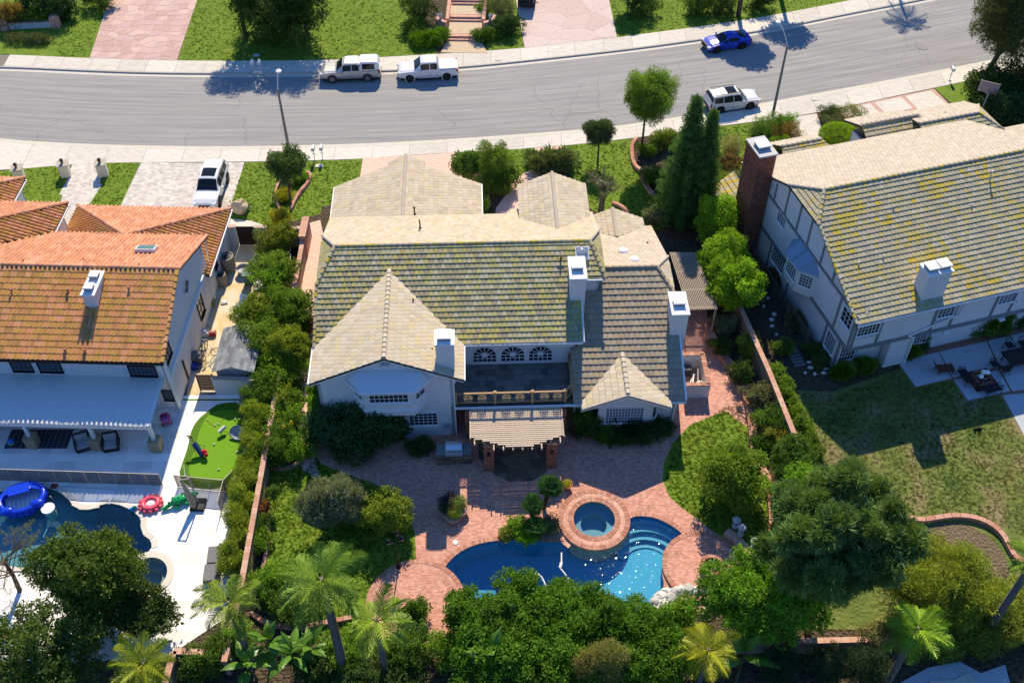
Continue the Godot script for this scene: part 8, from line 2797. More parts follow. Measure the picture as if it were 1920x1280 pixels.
		mm.lathe(Vector3(0, .46, 0), [Vector2(.16, 0), Vector2(.16, .2), Vector2(.27, .22), Vector2(.18, .34), Vector2(.06, .4), Vector2(.05, .5), Vector2(0, .52)], 8)
		put("hood", mm, stone, p)
	var e2 := thing("equipment_yard", "white walled pool equipment yard with brick cap beside the house", "enclosure", V(Vector2(12.28, 2.92), 0), .034)
	e2.position = Vector3(11.95, 0, 3.65)
	for q in [[Vector3(.68, .62, 0), Vector3(.22, 1.24, 2.8)], [Vector3(0, .62, 1.32), Vector3(1.6, 1.24, .2)], [Vector3(0, .62, -1.32), Vector3(1.6, 1.24, .2)]]:
		mm = MB.new()
		mm.box(q[0], q[1])
		put("panel", mm, white_wall, e2)
		var n := int(maxf(q[1].x, q[1].z) / .3)
		for i in n:
			mm = MB.new()
			var t := (i + .5) / n - .5
			mm.box(q[0] + Vector3(t * q[1].x if q[1].x > .5 else 0.0, .66, t * q[1].z if q[1].z > .5 else 0.0), Vector3(.28 if q[1].x > .5 else .3, .08, .28 if q[1].z > .5 else .3))
			put("brick", mm, brick_set()[i % 4], e2)
	var pw := M("pvc_white", lin(.68, .68, .65), .4)
	p = thing("pool_filter", "white round pool filter inside the equipment yard", "pool filter", Vector3(12.25, 0, 4.5))
	mm = MB.new()
	mm.lathe(Vector3.ZERO, [Vector2(.27, 0), Vector2(.28, .7), Vector2(.3, .72), Vector2(.2, .86), Vector2(.05, .9), Vector2(0, .9)], 16)
	put("tank", mm, pw, p)
	mm = MB.new()
	mm.cyl(Vector3(0, .88, 0), Vector3(0, 1.0, 0), .06, .05, 8)
	put("valve", mm, blk, p)
	p = thing("pool_plumbing", "white plastic pipes and dark pump inside the equipment yard", "plumbing", Vector3(11.9, 0, 3.9))
	for q in [[Vector3(-.3, .3, .3), Vector3(.2, .35, -.6)], [Vector3(-.1, .4, .5), Vector3(.1, .45, -.5)], [Vector3(.3, .3, .2), Vector3(.35, .8, -.7)], [Vector3(-.4, .25, .6), Vector3(.3, .3, .65)]]:
		mm = MB.new()
		mm.cyl(q[0], q[1], .05, .05, 8)
		put("pipe", mm, pw, p)
	mm = MB.new()
	mm.bx(-.35, .35, -.9, .6, .7, .45)
	put("pump", mm, M("pump_dark", lin(.05, .06, .07), .5), p)
	var pg := thing("side_pergola", "weathered slat roof pergola over the brick path right of the house", "pergola", Vector3.ZERO)
	var wg := M("weathered_slat", lin(.36, .29, .23), .85, woody, .7)
	var a0 := Vector3(11.15, 2.62, -6.1)
	var a1 := Vector3(11.8, 2.62, -.35)
	var b0 := Vector3(12.9, 2.62, -6.1)
	var b1 := Vector3(13.75, 2.62, -.45)
	for i in 17:
		mm = MB.new()
		mm.bar(a0.lerp(b0, i / 16.0) + Vector3(0, .06, 0), a1.lerp(b1, i / 16.0) + Vector3(0, .06, 0), .07, .05)
		put("slat", mm, wg, pg)
	for k in [.04, .35, .66, .96]:
		mm = MB.new()
		mm.bar(a0.lerp(a1, k), b0.lerp(b1, k), .09, .14)
		put("beam", mm, wg, pg)
	for q in [b0.lerp(b1, .05), b0.lerp(b1, .5), b0.lerp(b1, .95), a1 + Vector3(.05, 0, -.2)]:
		mm = MB.new()
		mm.bar(Vector3(q.x, 0, q.z), q, .1, .1)
		put("post", mm, wg, pg)
	p = thing("garden_chair", "grey metal garden chair against the wing wall", "chair", V(Vector2(-6.45, 8.39)), 0)
	var gm := M("chair_grey", lin(.25, .3, .34), .6)
	mm = MB.new()
	mm.bx(0, .45, 0, .5, .04, .5)
	put("seat", mm, gm, p)
	mm = MB.new()
	mm.bx(0, .75, -.24, .5, .5, .04)
	put("backrest", mm, gm, p)
	for x in [-.22, .22]:
		for z in [-.22, .22]:
			mm = MB.new()
			mm.bx(x, .22, z, .035, .45, .035)
			put("leg", mm, gm, p)
	p = thing("iron_table", "round open iron table standing in the shade left of the barbecue", "table", V(Vector2(-5.45, 9.57)))
	mm = MB.new()
	for i in 20:
		var a := Vector2.from_angle(TAU * i / 20) * .48
		var c := Vector2.from_angle(TAU * (i + 1) / 20) * .48
		mm.bar(V(a, .7), V(c, .7), .03, .03)
		if i % 2 == 0:
			mm.bar(V(a, .7), Vector3(0, .7, 0), .016, .016)
	put("tabletop", mm, blk, p)
	for i in 4:
		mm = MB.new()
		mm.bar(V(Vector2.from_angle(PI / 4 + i * PI / 2) * .42, 0), V(Vector2.from_angle(PI / 4 + i * PI / 2) * .2, .7), .025, .025)
		put("leg", mm, blk, p)

func rock_spot(i: int) -> Vector2:
	return pl([8.66, 19.37, 9.02, 19.34, 9.42, 19.27, 9.87, 19.21, 10.34, 19.27, 10.77, 19.21, 8.27, 19.67, 7.94, 20.01, 8.41, 20.14, 8.85, 19.87, 8.91, 20.43, 9.49, 20.01, 8.47, 20.66, 9.09, 20.92, 7.95, 20.53, 9.72, 20.6])[i]

func left_yard():
	var m := MB.new()
	var s := thing("garden_shed", "small grey shingled garden shed between house and fence trees", "shed", Vector3(-17.95, 0, 2.5), -.01)
	m.bx(0, .95, 0, 2.3, 1.9, 3.5)
	put("wall", m, M("shed_grey", lin(.33, .34, .35), .85), s)
	m = MB.new()
	m.facing(Vector3(-1.15, 1.88, 1.76), Vector3(1.15, 1.88, 1.76), Vector3(0, 2.32, 1.76), Vector3(0, 2.32, 1.76), Vector3.BACK)
	put("gable", m, M("shed_trim", lin(.45, .46, .46), .85), s)
	var sh := []
	for i in 4:
		sh.append(M("shingle_%d" % i, lin(.20, .215, .23) * [.8, 1.0, 1.2, 1.4][i], .9, wear, .8))
	for side in [-1, 1]:
		for r in 6:
			var z := -1.95
			while z < 1.95:
				var w := minf(rng.randf_range(.3, .6), 1.97 - z)
				m = MB.new()
				var x0: float = 1.36 - r * .228
				m.bar(Vector3(side * x0, 1.86 + r * .075, z + w / 2), Vector3(side * (x0 - .25), 1.955 + r * .075, z + w / 2), w - .01, .02)
				put("shingle", m, sh[rng.randi() % 4], s)
				z += w
	var drum := M("drum_tan", lin(.30, .26, .21), .8, wear, .6)
	for e in [[Vector2(-20.65, -7.22), .52, 1.3, "large tan drum beside the clay roofed wing"], [Vector2(-20.87, -5.69), .38, .95, "smaller tan drum below the large one"]]:
		s = thing("water_drum", e[3], "drum", V(e[0]))
		m = MB.new()
		m.lathe(Vector3.ZERO, [Vector2(e[1] * .92, 0), Vector2(e[1], .1), Vector2(e[1], e[2]), Vector2(e[1] * .86, e[2] + .03), Vector2(e[1] * .82, e[2] - .05), Vector2(0, e[2] - .08)], 18)
		put("barrel", m, drum, s)
		m = MB.new()
		m.lathe(Vector3(0, e[2] - .07, 0), [Vector2(e[1] * .6, 0), Vector2(e[1] * .5, .05), Vector2(0, .07)], 14)
		put("lid", m, M("lid_dark", lin(.04, .04, .04), .7), s)
	for e in [[Vector2(-18.97, -5.81), lin(.10, .20, .15), "green wheeled bin among the fence trees", 0.0], [Vector2(-18.68, -3.2), lin(.02, .08, .35), "blue lidded wheeled bin behind the shed", .1], [Vector2(-18.83, -2.35), lin(.16, .18, .2), "grey wheeled bin behind the shed, upper one", .1], [Vector2(-18.88, -1.78), lin(.24, .26, .28), "grey wheeled bin right behind the shed roof", .15]]:
		s = thing("wheeled_bin", e[2], "bin", V(e[0]), e[3])
		var pm := M("bin_%.2f_%.2f" % [e[1].g, e[1].b], e[1], .5)
		m = MB.new()
		m.prism(pl([-.3, -.3, .3, -.3, .27, .3, -.27, .3]), .08, .95)
		put("body", m, pm, s)
		m = MB.new()
		m.obox(Vector3(0, 1.0, 0), Vector3(.68, .08, .74), Basis(Vector3.RIGHT, .08))
		put("lid", m, pm, s)
		for x in [-.26, .26]:
			m = MB.new()
			m.cyl(Vector3(x - .04, .12, -.28), Vector3(x + .04, .12, -.28), .12, .12, 10)
			put("wheel", m, mats["rubber"], s)
	s = thing("round_tub", "round grey tub standing on the stained side yard", "tub", V(Vector2(-19.53, -6.82)))
	m = MB.new()
	m.lathe(Vector3.ZERO, [Vector2(.4, 0), Vector2(.48, .5), Vector2(.52, .52), Vector2(.46, .5), Vector2(.44, .3), Vector2(0, .28)], 18)
	put("tub", m, M("tub_grey", lin(.35, .36, .36), .6), s)
	m = MB.new()
	for x in [-.45, .45]:
		m.bar(Vector3(x, .5, 0), Vector3(x, .62, 0), .05, .12)
	put("handle", m, mats["tub_grey"], s)
	for e in [[Vector2(-21.17, -0.6), lin(.55, .56, .57), "white and grey portable grill by the side wall", Vector3(.7, .55, .5)], [Vector2(-20.59, -0.6), lin(.45, .03, .03), "red and white cool box by the side wall", Vector3(.5, .4, .35)], [Vector2(-21.22, 1.87), lin(.10, .11, .12), "dark covered barbecue by the side wall", Vector3(.9, .95, .7)], [Vector2(-21.25, 2.45), lin(.01, .03, .22), "blue tarp bundle against the side wall", Vector3(.7, .4, .5)], [Vector2(-21.32, -3.62), lin(.25, .28, .03), "yellow black lawn mower under the side window", Vector3(.5, .45, .8)], [Vector2(-18.83, -7.5), lin(.03, .035, .06), "dark bagged gear heap near the brown gate", Vector3(.8, .6, .9)], [Vector2(-16.22, -1.11), lin(.5, .015, .02), "red toy half hidden under the fence trees", Vector3(.4, .5, .35)], [Vector2(-18.15, -5.53), lin(.65, .65, .66), "white folded sheet under the fence trees", Vector3(.9, .3, 1.1)], [Vector2(-20.4, -3.78), lin(.6, .55, .5), "scattered pale toys on the stained concrete", Vector3(.5, .12, .4)]]:
		s = thing("yard_gear", e[2], "garden gear", V(e[0]), .2)
		var z: Vector3 = e[3]
		m = MB.new()
		m.prism(pl([-z.x / 2, -z.z / 2, z.x / 2, -z.z / 2, z.x * .46, z.z / 2, -z.x * .46, z.z / 2]), .06, z.y * .72)
		put("body", m, M("gear_%.3f_%.3f" % [e[1].r, e[1].b], e[1], .6), s)
		m = MB.new()
		m.ball(Vector3(0, z.y * .72, 0), Vector3(z.x * .48, z.y * .3, z.z * .48), 12, 6)
		put("lid", m, M("gear_lid_%.3f" % e[1].r, e[1].lerp(Color(.6, .6, .6), .3 if e[1].r > .3 else .06), .5), s)
		for x in [-1, 1]:
			m = MB.new()
			m.bx(x * z.x * .35, .05, 0, .06, .1, z.z * .7)
			put("foot", m, mats["rubber"], s)
	for e in [[Vector2(-20.8, 1.09), .3, "bicycle leaning by the side wall, rear one"], [Vector2(-20.42, 1.58), -.5, "white bicycle lying by the side wall, nearer one"]]:
		s = thing("bicycle", e[2], "bicycle", V(e[0]), e[1] + 1.2)
		for x in [-.5, .5]:
			var w := Node3D.new()
			w.name = "wheel"
			s.add_child(w, true)
			w.position = Vector3(x, .32, 0)
			m = MB.new()
			for i in 18:
				var a := TAU * i / 18
				var b := TAU * (i + 1) / 18
				m.bar(Vector3(cos(a) * .31, sin(a) * .31, 0), Vector3(cos(b) * .31, sin(b) * .31, 0), .035, .035)
				if i % 3 == 0:
					m.bar(Vector3.ZERO, Vector3(cos(a) * .31, sin(a) * .31, 0), .008, .008)
			put("tyre", m, mats["rubber"], w)
		m = MB.new()
		for q in [[Vector3(-.5, .32, 0), Vector3(-.12, .75, 0)], [Vector3(-.12, .75, 0), Vector3(.38, .78, 0)], [Vector3(.38, .78, 0), Vector3(.0, .3, 0)], [Vector3(0, .3, 0), Vector3(-.5, .32, 0)], [Vector3(.0, .3, 0), Vector3(-.15, .85, 0)], [Vector3(.5, .32, 0), Vector3(.36, .95, 0)], [Vector3(.36, .95, -.28), Vector3(.36, .95, .28)]]:
			m.cyl(q[0], q[1], .02, .02, 6)
		put("frame", m, M("bike_white", lin(.55, .55, .57), .4), s)
		m = MB.new()
		m.bx(-.16, .88, 0, .26, .05, .12)
		put("saddle", m, mats["rubber"], s)
	for e in [[Vector2(-16.39, -8.78), "bleached board stack leaning on the long wall, upper one"], [Vector2(-16.25, -7.22), "bleached board stack leaning on the long wall, lower one"]]:
		s = thing("board_stack", e[1], "boards", V(e[0]), .05)
		for i in 5:
			m = MB.new()
			m.obox(Vector3(0, .5, -.5 + i * .24), Vector3(.05, 1.0, .16), Basis(Vector3.BACK, -.35))
			put("plank", m, M("plank_white", lin(.55, .54, .5), .8), s)
	var tc := thing("toy_car", "pink and purple ride-on toy car beside the covered patio", "toy car", V(Vector2(-22.12, 7.01)), 2.0)
	var pk := M("toy_pink", lin(.62, .10, .24), .4)
	var pp := M("toy_purple", lin(.30, .12, .42), .4)
	put("body", loft([[-.5, .2, .14, .34, .18, .36], [-.42, .27, .1, .38, .24, .4], [-.05, .28, .1, .38, .24, .4], [.1, .28, .1, .36, .22, .42], [.45, .26, .1, .32, .2, .36], [.52, .2, .14, .26, .16, .28]], -.5, .52, 0, 5, 12, 6, [-1, 1]), pk, tc)
	m = MB.new()
	m.bx(-.2, .42, 0, .42, .05, .36)
	m.bx(-.4, .52, 0, .06, .22, .36)
	put("seat", m, pp, tc)
	m = MB.new()
	m.obox(Vector3(.1, .5, 0), Vector3(.03, .2, .4), Basis(Vector3.BACK, .4))
	put("windscreen", m, M("toy_dark", lin(.03, .02, .03), .4), tc)
	for x in [-.32, .32]:
		for z in [-.27, .27]:
			m = MB.new()
			m.cyl(Vector3(x, .12, z - .04), Vector3(x, .12, z + .04), .12, .12, 12)
			put("wheel", m, mats["toy_dark"], tc)
	for e in [[Vector2(-26.78, 9.07), "cushioned wicker armchair under the patio cover, left one", .4], [Vector2(-25.04, 9.07), "cushioned wicker armchair under the patio cover, right one", .2]]:
		s = thing("armchair", e[1], "armchair", V(e[0]), e[2])
		var wk := M("wicker_dark", lin(.05, .04, .035), .8)
		var cu := M("cushion_pale", lin(.42, .42, .42), .9)
		m = MB.new()
		m.bx(0, .2, 0, .9, .3, .85)
		put("seat_frame", m, wk, s)
		for x in [-.45, .45]:
			m = MB.new()
			m.bx(x, .42, 0, .1, .5, .85)
			put("arm", m, wk, s)
		m = MB.new()
		m.obox(Vector3(0, .62, -.42), Vector3(.95, .65, .12), Basis(Vector3.RIGHT, -.15))
		put("backrest", m, wk, s)
		m = MB.new()
		m.bx(0, .41, .04, .76, .14, .74)
		put("seat_cushion", m, cu, s)
		m = MB.new()
		m.obox(Vector3(0, .68, -.32), Vector3(.76, .45, .13), Basis(Vector3.RIGHT, -.2))
		put("back_cushion", m, cu, s)
	m = MB.new()
	for i in 12:
		m.bx(-2.0 + i * .33, .02, 0, .3, .025, 1.5)
	tag(put("patio_rug", m, M("rug_dark", lin(.05, .055, .07), .95), null, V(Vector2(-29.64, 8.44))), "dark patterned rug under the patio cover", "rug")
	m = MB.new()
	m.ball(Vector3(0, .24, 0), Vector3(.24, .24, .24), 14, 8)
	for i in m.v.size():
		var q := m.v[i]
		m.c[i] = lin(.02, .16, .5) if q.y > .24 else (lin(.5, .4, .03) if sin(atan2(q.x, q.z) * 3) > 0 else lin(.1, .35, .2))
	tag(put("beach_ball", m, MV("beach_ball", .4), null, V(Vector2(-31.38, 8.86))), "blue and yellow beach ball beside the patio rug", "beach ball")
	var raft := thing("inflatable_island", "large blue inflatable lounge with white seats floating in the neighbour's pool", "inflatable", V(Vector2(-29.3, 13.16), -.1), .35)
	var bl := M("vinyl_blue", lin(.008, .045, .52), .25)
	var wv := M("vinyl_white", lin(.68, .7, .74), .3)
	m = MB.new()
	for k in 2:
		var ringp := []
		for i in 25:
			var a := TAU * i / 24
			ringp.append(Vector3(cos(a) * 1.25, .2 + k * .22, sin(a) * 1.0))
		m.tube(ringp, .2, 8)
	put("tube", m, bl, raft)
	m = MB.new()
	m.bx(0, .2, .1, 2.0, .16, 1.5)
	for i in 7:
		m.ball(Vector3(-.75 + i * .25, .28, .2), Vector3(.12, .09, .6), 8, 5)
	put("floor", m, wv, raft)
	m = MB.new()
	for i in 10:
		var a := PI * (1.05 + .9 * i / 10.0)
		var b := PI * (1.05 + .9 * (i + 1) / 10.0)
		for j in 4:
			var r0 := 1.3 - j * .2
			var r1 := 1.3 - (j + 1) * .2
			var h0 := .35 + sin(j / 4.0 * PI * .5) * .75
			var h1 := .35 + sin((j + 1) / 4.0 * PI * .5) * .75
			m.facing(Vector3(cos(a) * r0, h0, sin(a) * r0 * .8), Vector3(cos(b) * r0, h0, sin(b) * r0 * .8), Vector3(cos(b) * r1, h1, sin(b) * r1 * .8), Vector3(cos(a) * r1, h1, sin(a) * r1 * .8), Vector3(cos(a), 1, sin(a)))
	m.bx(0, 1.08, -.2, 1.2, .06, .7)
	put("canopy", m, bl, raft)
	for x in [-.85, .85]:
		m = MB.new()
		m.ball(Vector3(x, .5, .75), Vector3(.45, .24, .3), 10, 6)
		put("backrest", m, bl, raft)
	s = thing("pool_table", "white topped drum table standing in the neighbour's pool beside the blue inflatable", "table", V(Vector2(-27.56, 13.85), -.6))
	m = MB.new()
	m.cyl(Vector3.ZERO, Vector3(0, .85, 0), .3, .34, 16)
	put("drum", m, M("drum_aqua", lin(.12, .35, .36), .5), s)
	m = MB.new()
	m.cyl(Vector3(0, .85, 0), Vector3(0, .92, 0), .4, .4, 18)
	put("tabletop", m, wv, s)
	s = thing("swim_ring", "pink ruffled swim ring with white centre on the pool edge", "swim ring", V(Vector2(-21.59, 13.43), .0), .2)
	m = MB.new()
	var rp := []
	for i in 21:
		rp.append(Vector3(cos(TAU * i / 20) * .45, .18, sin(TAU * i / 20) * .4))
	m.tube(rp, .17, 8)
	for i in 12:
		m.ball(Vector3(cos(TAU * i / 12) * .66, .16, sin(TAU * i / 12) * .58), Vector3(.13, .1, .13), 6, 4)
	put("ring", m, M("vinyl_pink", lin(.75, .09, .14), .3), s)
	m = MB.new()
	m.ball(Vector3(0, .16, 0), Vector3(.3, .12, .26), 10, 5)
	put("centre", m, wv, s)
	s = thing("inflatable_crocodile", "green inflatable crocodile lying beside the folded parasol", "inflatable", V(Vector2(-19.88, 13.24), .05), .5)
	var gv := M("vinyl_green", lin(.01, .30, .09), .3)
	m = MB.new()
	m.tube([Vector3(-1.1, .08, .1), Vector3(-.6, .2, .05), Vector3(0, .28, 0), Vector3(.45, .27, 0), Vector3(1.0, .16, -.05)], .12, 8, .13)
	m.ball(Vector3(.0, .24, 0), Vector3(.55, .24, .3), 12, 7)
	m.ball(Vector3(.75, .22, 0), Vector3(.42, .14, .2), 10, 6)
	put("body", m, gv, s)
	for q in [Vector3(.3, .12, .32), Vector3(.3, .12, -.32), Vector3(-.3, .12, .3), Vector3(-.3, .12, -.3)]:
		m = MB.new()
		m.ball(q, Vector3(.14, .1, .2), 8, 5)
		put("leg", m, gv, s)
	m = MB.new()
	for i in 7:
		m.ball(Vector3(-.6 + i * .2, .44 - absf(i - 3.0) * .03, 0), Vector3(.09, .09, .05), 6, 4)
	put("back_ridge", m, M("vinyl_green_dark", lin(.005, .17, .05), .3), s)
	for z in [-.09, .09]:
		m = MB.new()
		m.ball(Vector3(.52, .42, z), Vector3(.07, .07, .06), 8, 5)
		put("eye", m, wv, s)
	s = thing("toy_boat", "small blue green pool toy at the water's edge by the swim ring", "pool toy", V(Vector2(-22.56, 13.77), .05), .4)
	m = MB.new()
	m.ball(Vector3(0, .1, 0), Vector3(.28, .1, .13), 10, 5)
	put("hull", m, M("toy_blue", lin(.02, .16, .45), .4), s)
	m = MB.new()
	m.ball(Vector3(.1, .2, 0), Vector3(.11, .11, .09), 8, 5)
	put("cabin", m, gv, s)
	var u := thing("folded_parasol", "folded cream cantilever parasol on a black base", "parasol", V(Vector2(-18.75, 13.47)))
	m = MB.new()
	m.bx(0, .1, 0, .85, .2, .85)
	for x in [-.21, .21]:
		for z in [-.21, .21]:
			m.bx(x, .21, z, .38, .05, .38)
	put("base", m, M("base_black", lin(.025, .027, .03), .6), u)
	m = MB.new()
	m.cyl(Vector3(0, .2, -.1), Vector3(-.1, 2.5, -.2), .05, .045, 10)
	put("mast", m, M("mast_grey", lin(.3, .3, .29), .4), u)
	m = MB.new()
	for i in 10:
		var a := TAU * i / 10
		var b := TAU * (i + 1) / 10
		var am := (a + b) / 2
		var top := Vector3(-.55, 2.35, -.15)
		var lo := Vector3(-.25, .55, .1)
		for k in [[a, am, .22, .1], [am, b, .1, .22]]:
			m.facing(top + Vector3(cos(k[0]), 0, sin(k[0])) * .08, top + Vector3(cos(k[1]), 0, sin(k[1])) * .08, lo + Vector3(cos(k[1]), 0, sin(k[1])) * k[3], lo + Vector3(cos(k[0]), 0, sin(k[0])) * k[2], Vector3(cos(am), 0, sin(am)))
	put("canopy", m, M("canvas_cream", lin(.46, .40, .31), .95), u)
	m = MB.new()
	m.bar(Vector3(-.1, 2.45, -.2), Vector3(-.58, 2.4, -.15), .05, .06)
	put("arm", m, mats["mast_grey"], u)
	for e in [[Vector2(-17.02, 17.03), "grey cushioned sun lounger by the hedge, upper one"], [Vector2(-17.01, 18.19), "grey cushioned sun lounger by the hedge, lower one"]]:
		s = thing("sun_lounger", e[1], "sun lounger", V(e[0]), .08)
		m = MB.new()
		m.bx(.45, .2, 0, .08, .4, 1.1)
		m.bx(0, .14, 0, .9, .14, 1.1)
		put("frame", m, M("lounger_dark", lin(.06, .06, .06), .7), s)
		m = MB.new()
		m.bx(-.04, .28, 0, .78, .15, 1.06)
		put("mattress", m, M("lounger_grey", lin(.17, .175, .18), .9), s)
		m = MB.new()
		m.obox(Vector3(.36, .45, 0), Vector3(.14, .36, 1.04), Basis(Vector3.BACK, .2))
		put("back_cushion", m, mats["lounger_grey"], s)
	var g := thing("golf_bag", "blue golf bag stand with red towel on the putting green", "golf bag", V(Vector2(-19.31, 9.65), .02), .5)
	m = MB.new()
	m.cyl(Vector3(0, .12, .25), Vector3(-.2, .75, -.45), .17, .19, 12)
	put("bag", m, M("bag_blue", lin(.02, .06, .14), .6), g)
	m = MB.new()
	m.ball(Vector3(.15, .35, .2), Vector3(.2, .22, .18), 8, 6)
	m.ball(Vector3(.2, .3, .42), Vector3(.12, .16, .12), 8, 6)
	put("towel", m, M("towel_red", lin(.5, .02, .04), .9), g)
	for i in 7:
		m = MB.new()
		var o := Vector3(rng.randf_range(-.1, .1), 0, rng.randf_range(-.08, .08))
		m.cyl(Vector3(-.2, .75, -.45) + o, Vector3(-.3, 1.1, -.75) + o * 1.6, .012, .012, 5)
		m.ball(Vector3(-.3, 1.12, -.77) + o * 1.6, Vector3(.07, .06, .05), 6, 4)
		put("club", m, M("club_%d" % (i % 3), [lin(.5, .4, .05), lin(.06, .06, .08), lin(.45, .45, .48)][i % 3], .4), g)
	for x in [-.18, .2]:
		m = MB.new()
		m.cyl(Vector3(0, .6, -.3), Vector3(x * 1.8, 0, -.55), .014, .014, 5)
		put("stand_leg", m, blk_m(), g)
	g = thing("golf_trolley", "small white golf bag on thin legs lying on the putting green", "golf bag", V(Vector2(-18.37, 7.97), .02), 1.0)
	m = MB.new()
	m.cyl(Vector3(-.2, .3, 0), Vector3(.3, .42, .1), .13, .12, 10)
	put("bag", m, M("bag_white", lin(.6, .58, .55), .7), g)
	for q in [Vector3(-.25, 0, .25), Vector3(.2, 0, .35), Vector3(.1, 0, -.2)]:
		m = MB.new()
		m.cyl(Vector3(0, .35, .05), q, .014, .014, 5)
		put("leg", m, blk_m(), g)
	g = thing("chipping_net", "round pop-up chipping net at the edge of the putting green", "net", V(Vector2(-17.24, 8.22), .02), -.2)
	m = MB.new()
	var np := []
	for i in 25:
		np.append(Vector3(cos(TAU * i / 24) * .55, .35 + sin(TAU * i / 24) * .25, sin(TAU * i / 24) * -.38))
	m.tube(np, .03, 6)
	put("hoop", m, M("net_blue", lin(.05, .07, .2), .6), g)
	m = MB.new()
	for i in 12:
		m.facing(np[i * 2], np[i * 2 + 2], Vector3(0, .12, .05), Vector3(0, .12, .05), Vector3.UP)
	put("netting", m, M("net_grey", lin(.35, .36, .38), .9), g)
	for e in [[Vector2(-19.27, 7.15), .9, "orange gripped putter lying on the putting green", lin(.5, .3, .04)], [Vector2(-18.5, 6.88), -.6, "yellow and blue putter lying on the putting green", lin(.45, .4, .05)], [Vector2(-20.15, 10.88), .3, "white flag stick lying on the dark fringe turf", lin(.6, .6, .6)]]:
		g = thing("putter", e[2], "putter", V(e[0], .03), e[1])
		m = MB.new()
		m.cyl(Vector3(0, .02, -.4), Vector3(0, .02, .4), .014, .014, 6)
		put("shaft", m, M("putter_%.2f" % e[3].g, e[3], .5), g)
		m = MB.new()
		m.bx(.04, .03, .42, .13, .05, .05)
		put("head", m, M("club_2", Color.WHITE), g)
	for e in [[Vector2(-18.69, 8.9), "golf ball in the middle of the putting green"], [Vector2(-18.03, 10.84), "golf ball near the mesh fence"], [Vector2(-17.72, 6.88), "golf ball beside the dark fringe"], [Vector2(-17.15, 9.49), "pale float ball at the right rim of the putting green"]]:
		m = MB.new()
		m.ball(Vector3(0, .05, 0), Vector3(.06, .06, .06), 10, 6)
		tag(put("golf_ball", m, wv, null, V(e[0], .02)), e[1], "golf ball")
	g = thing("pool_skimmer", "long pool skimmer pole lying across the shaded deck", "pool skimmer", V(Vector2(-25.85, 12.19)), -.06)
	m = MB.new()
	m.cyl(Vector3(-1.8, .04, 0), Vector3(1.8, .04, 0), .016, .016, 6)
	put("pole", m, M("pole_alu", lin(.45, .42, .38), .4), g)
	m = MB.new()
	m.bx(-1.95, .05, .0, .4, .04, .35)
	put("net", m, M("net_red", lin(.25, .05, .04), .7), g)

func blk_m() -> Material:
	return M("iron_black", Color.BLACK)

func iron_chair(label: String, at: Vector2, turn: float) -> Node3D:
	var s := thing("patio_chair", label, "chair", V(at, .016), turn, "iron chairs on the shaded patio")
	var bronze := M("patio_bronze", lin(.035, .028, .025), .6)
	var m := MB.new()
	m.bx(0, .43, 0, .52, .05, .52)
	put("seat", m, bronze, s)
	m = MB.new()
	var p := []
	for i in 9:
		var a := PI * i / 8
		p.append(Vector3(cos(a) * .26, .62 + sin(a) * .36, -.26))
	m.tube(p, .025, 5)
	for i in 5:
		m.bar(Vector3(-.2 + i * .1, .45, -.25), Vector3(-.2 + i * .1, .92, -.27), .016, .016)
	put("backrest", m, bronze, s)
	for x in [-.27, .27]:
		m = MB.new()
		m.bar(Vector3(x, .64, -.26), Vector3(x, .64, .2), .035, .03)
		m.bar(Vector3(x, .64, .2), Vector3(x, .43, .22), .03, .03)
		put("arm", m, bronze, s)
	for x in [-.24, .24]:
		for z in [-.24, .24]:
			m = MB.new()
			m.bar(Vector3(x, .43, z), Vector3(x * 1.1, 0, z * 1.1), .03, .03)
			put("leg", m, bronze, s)
	return s

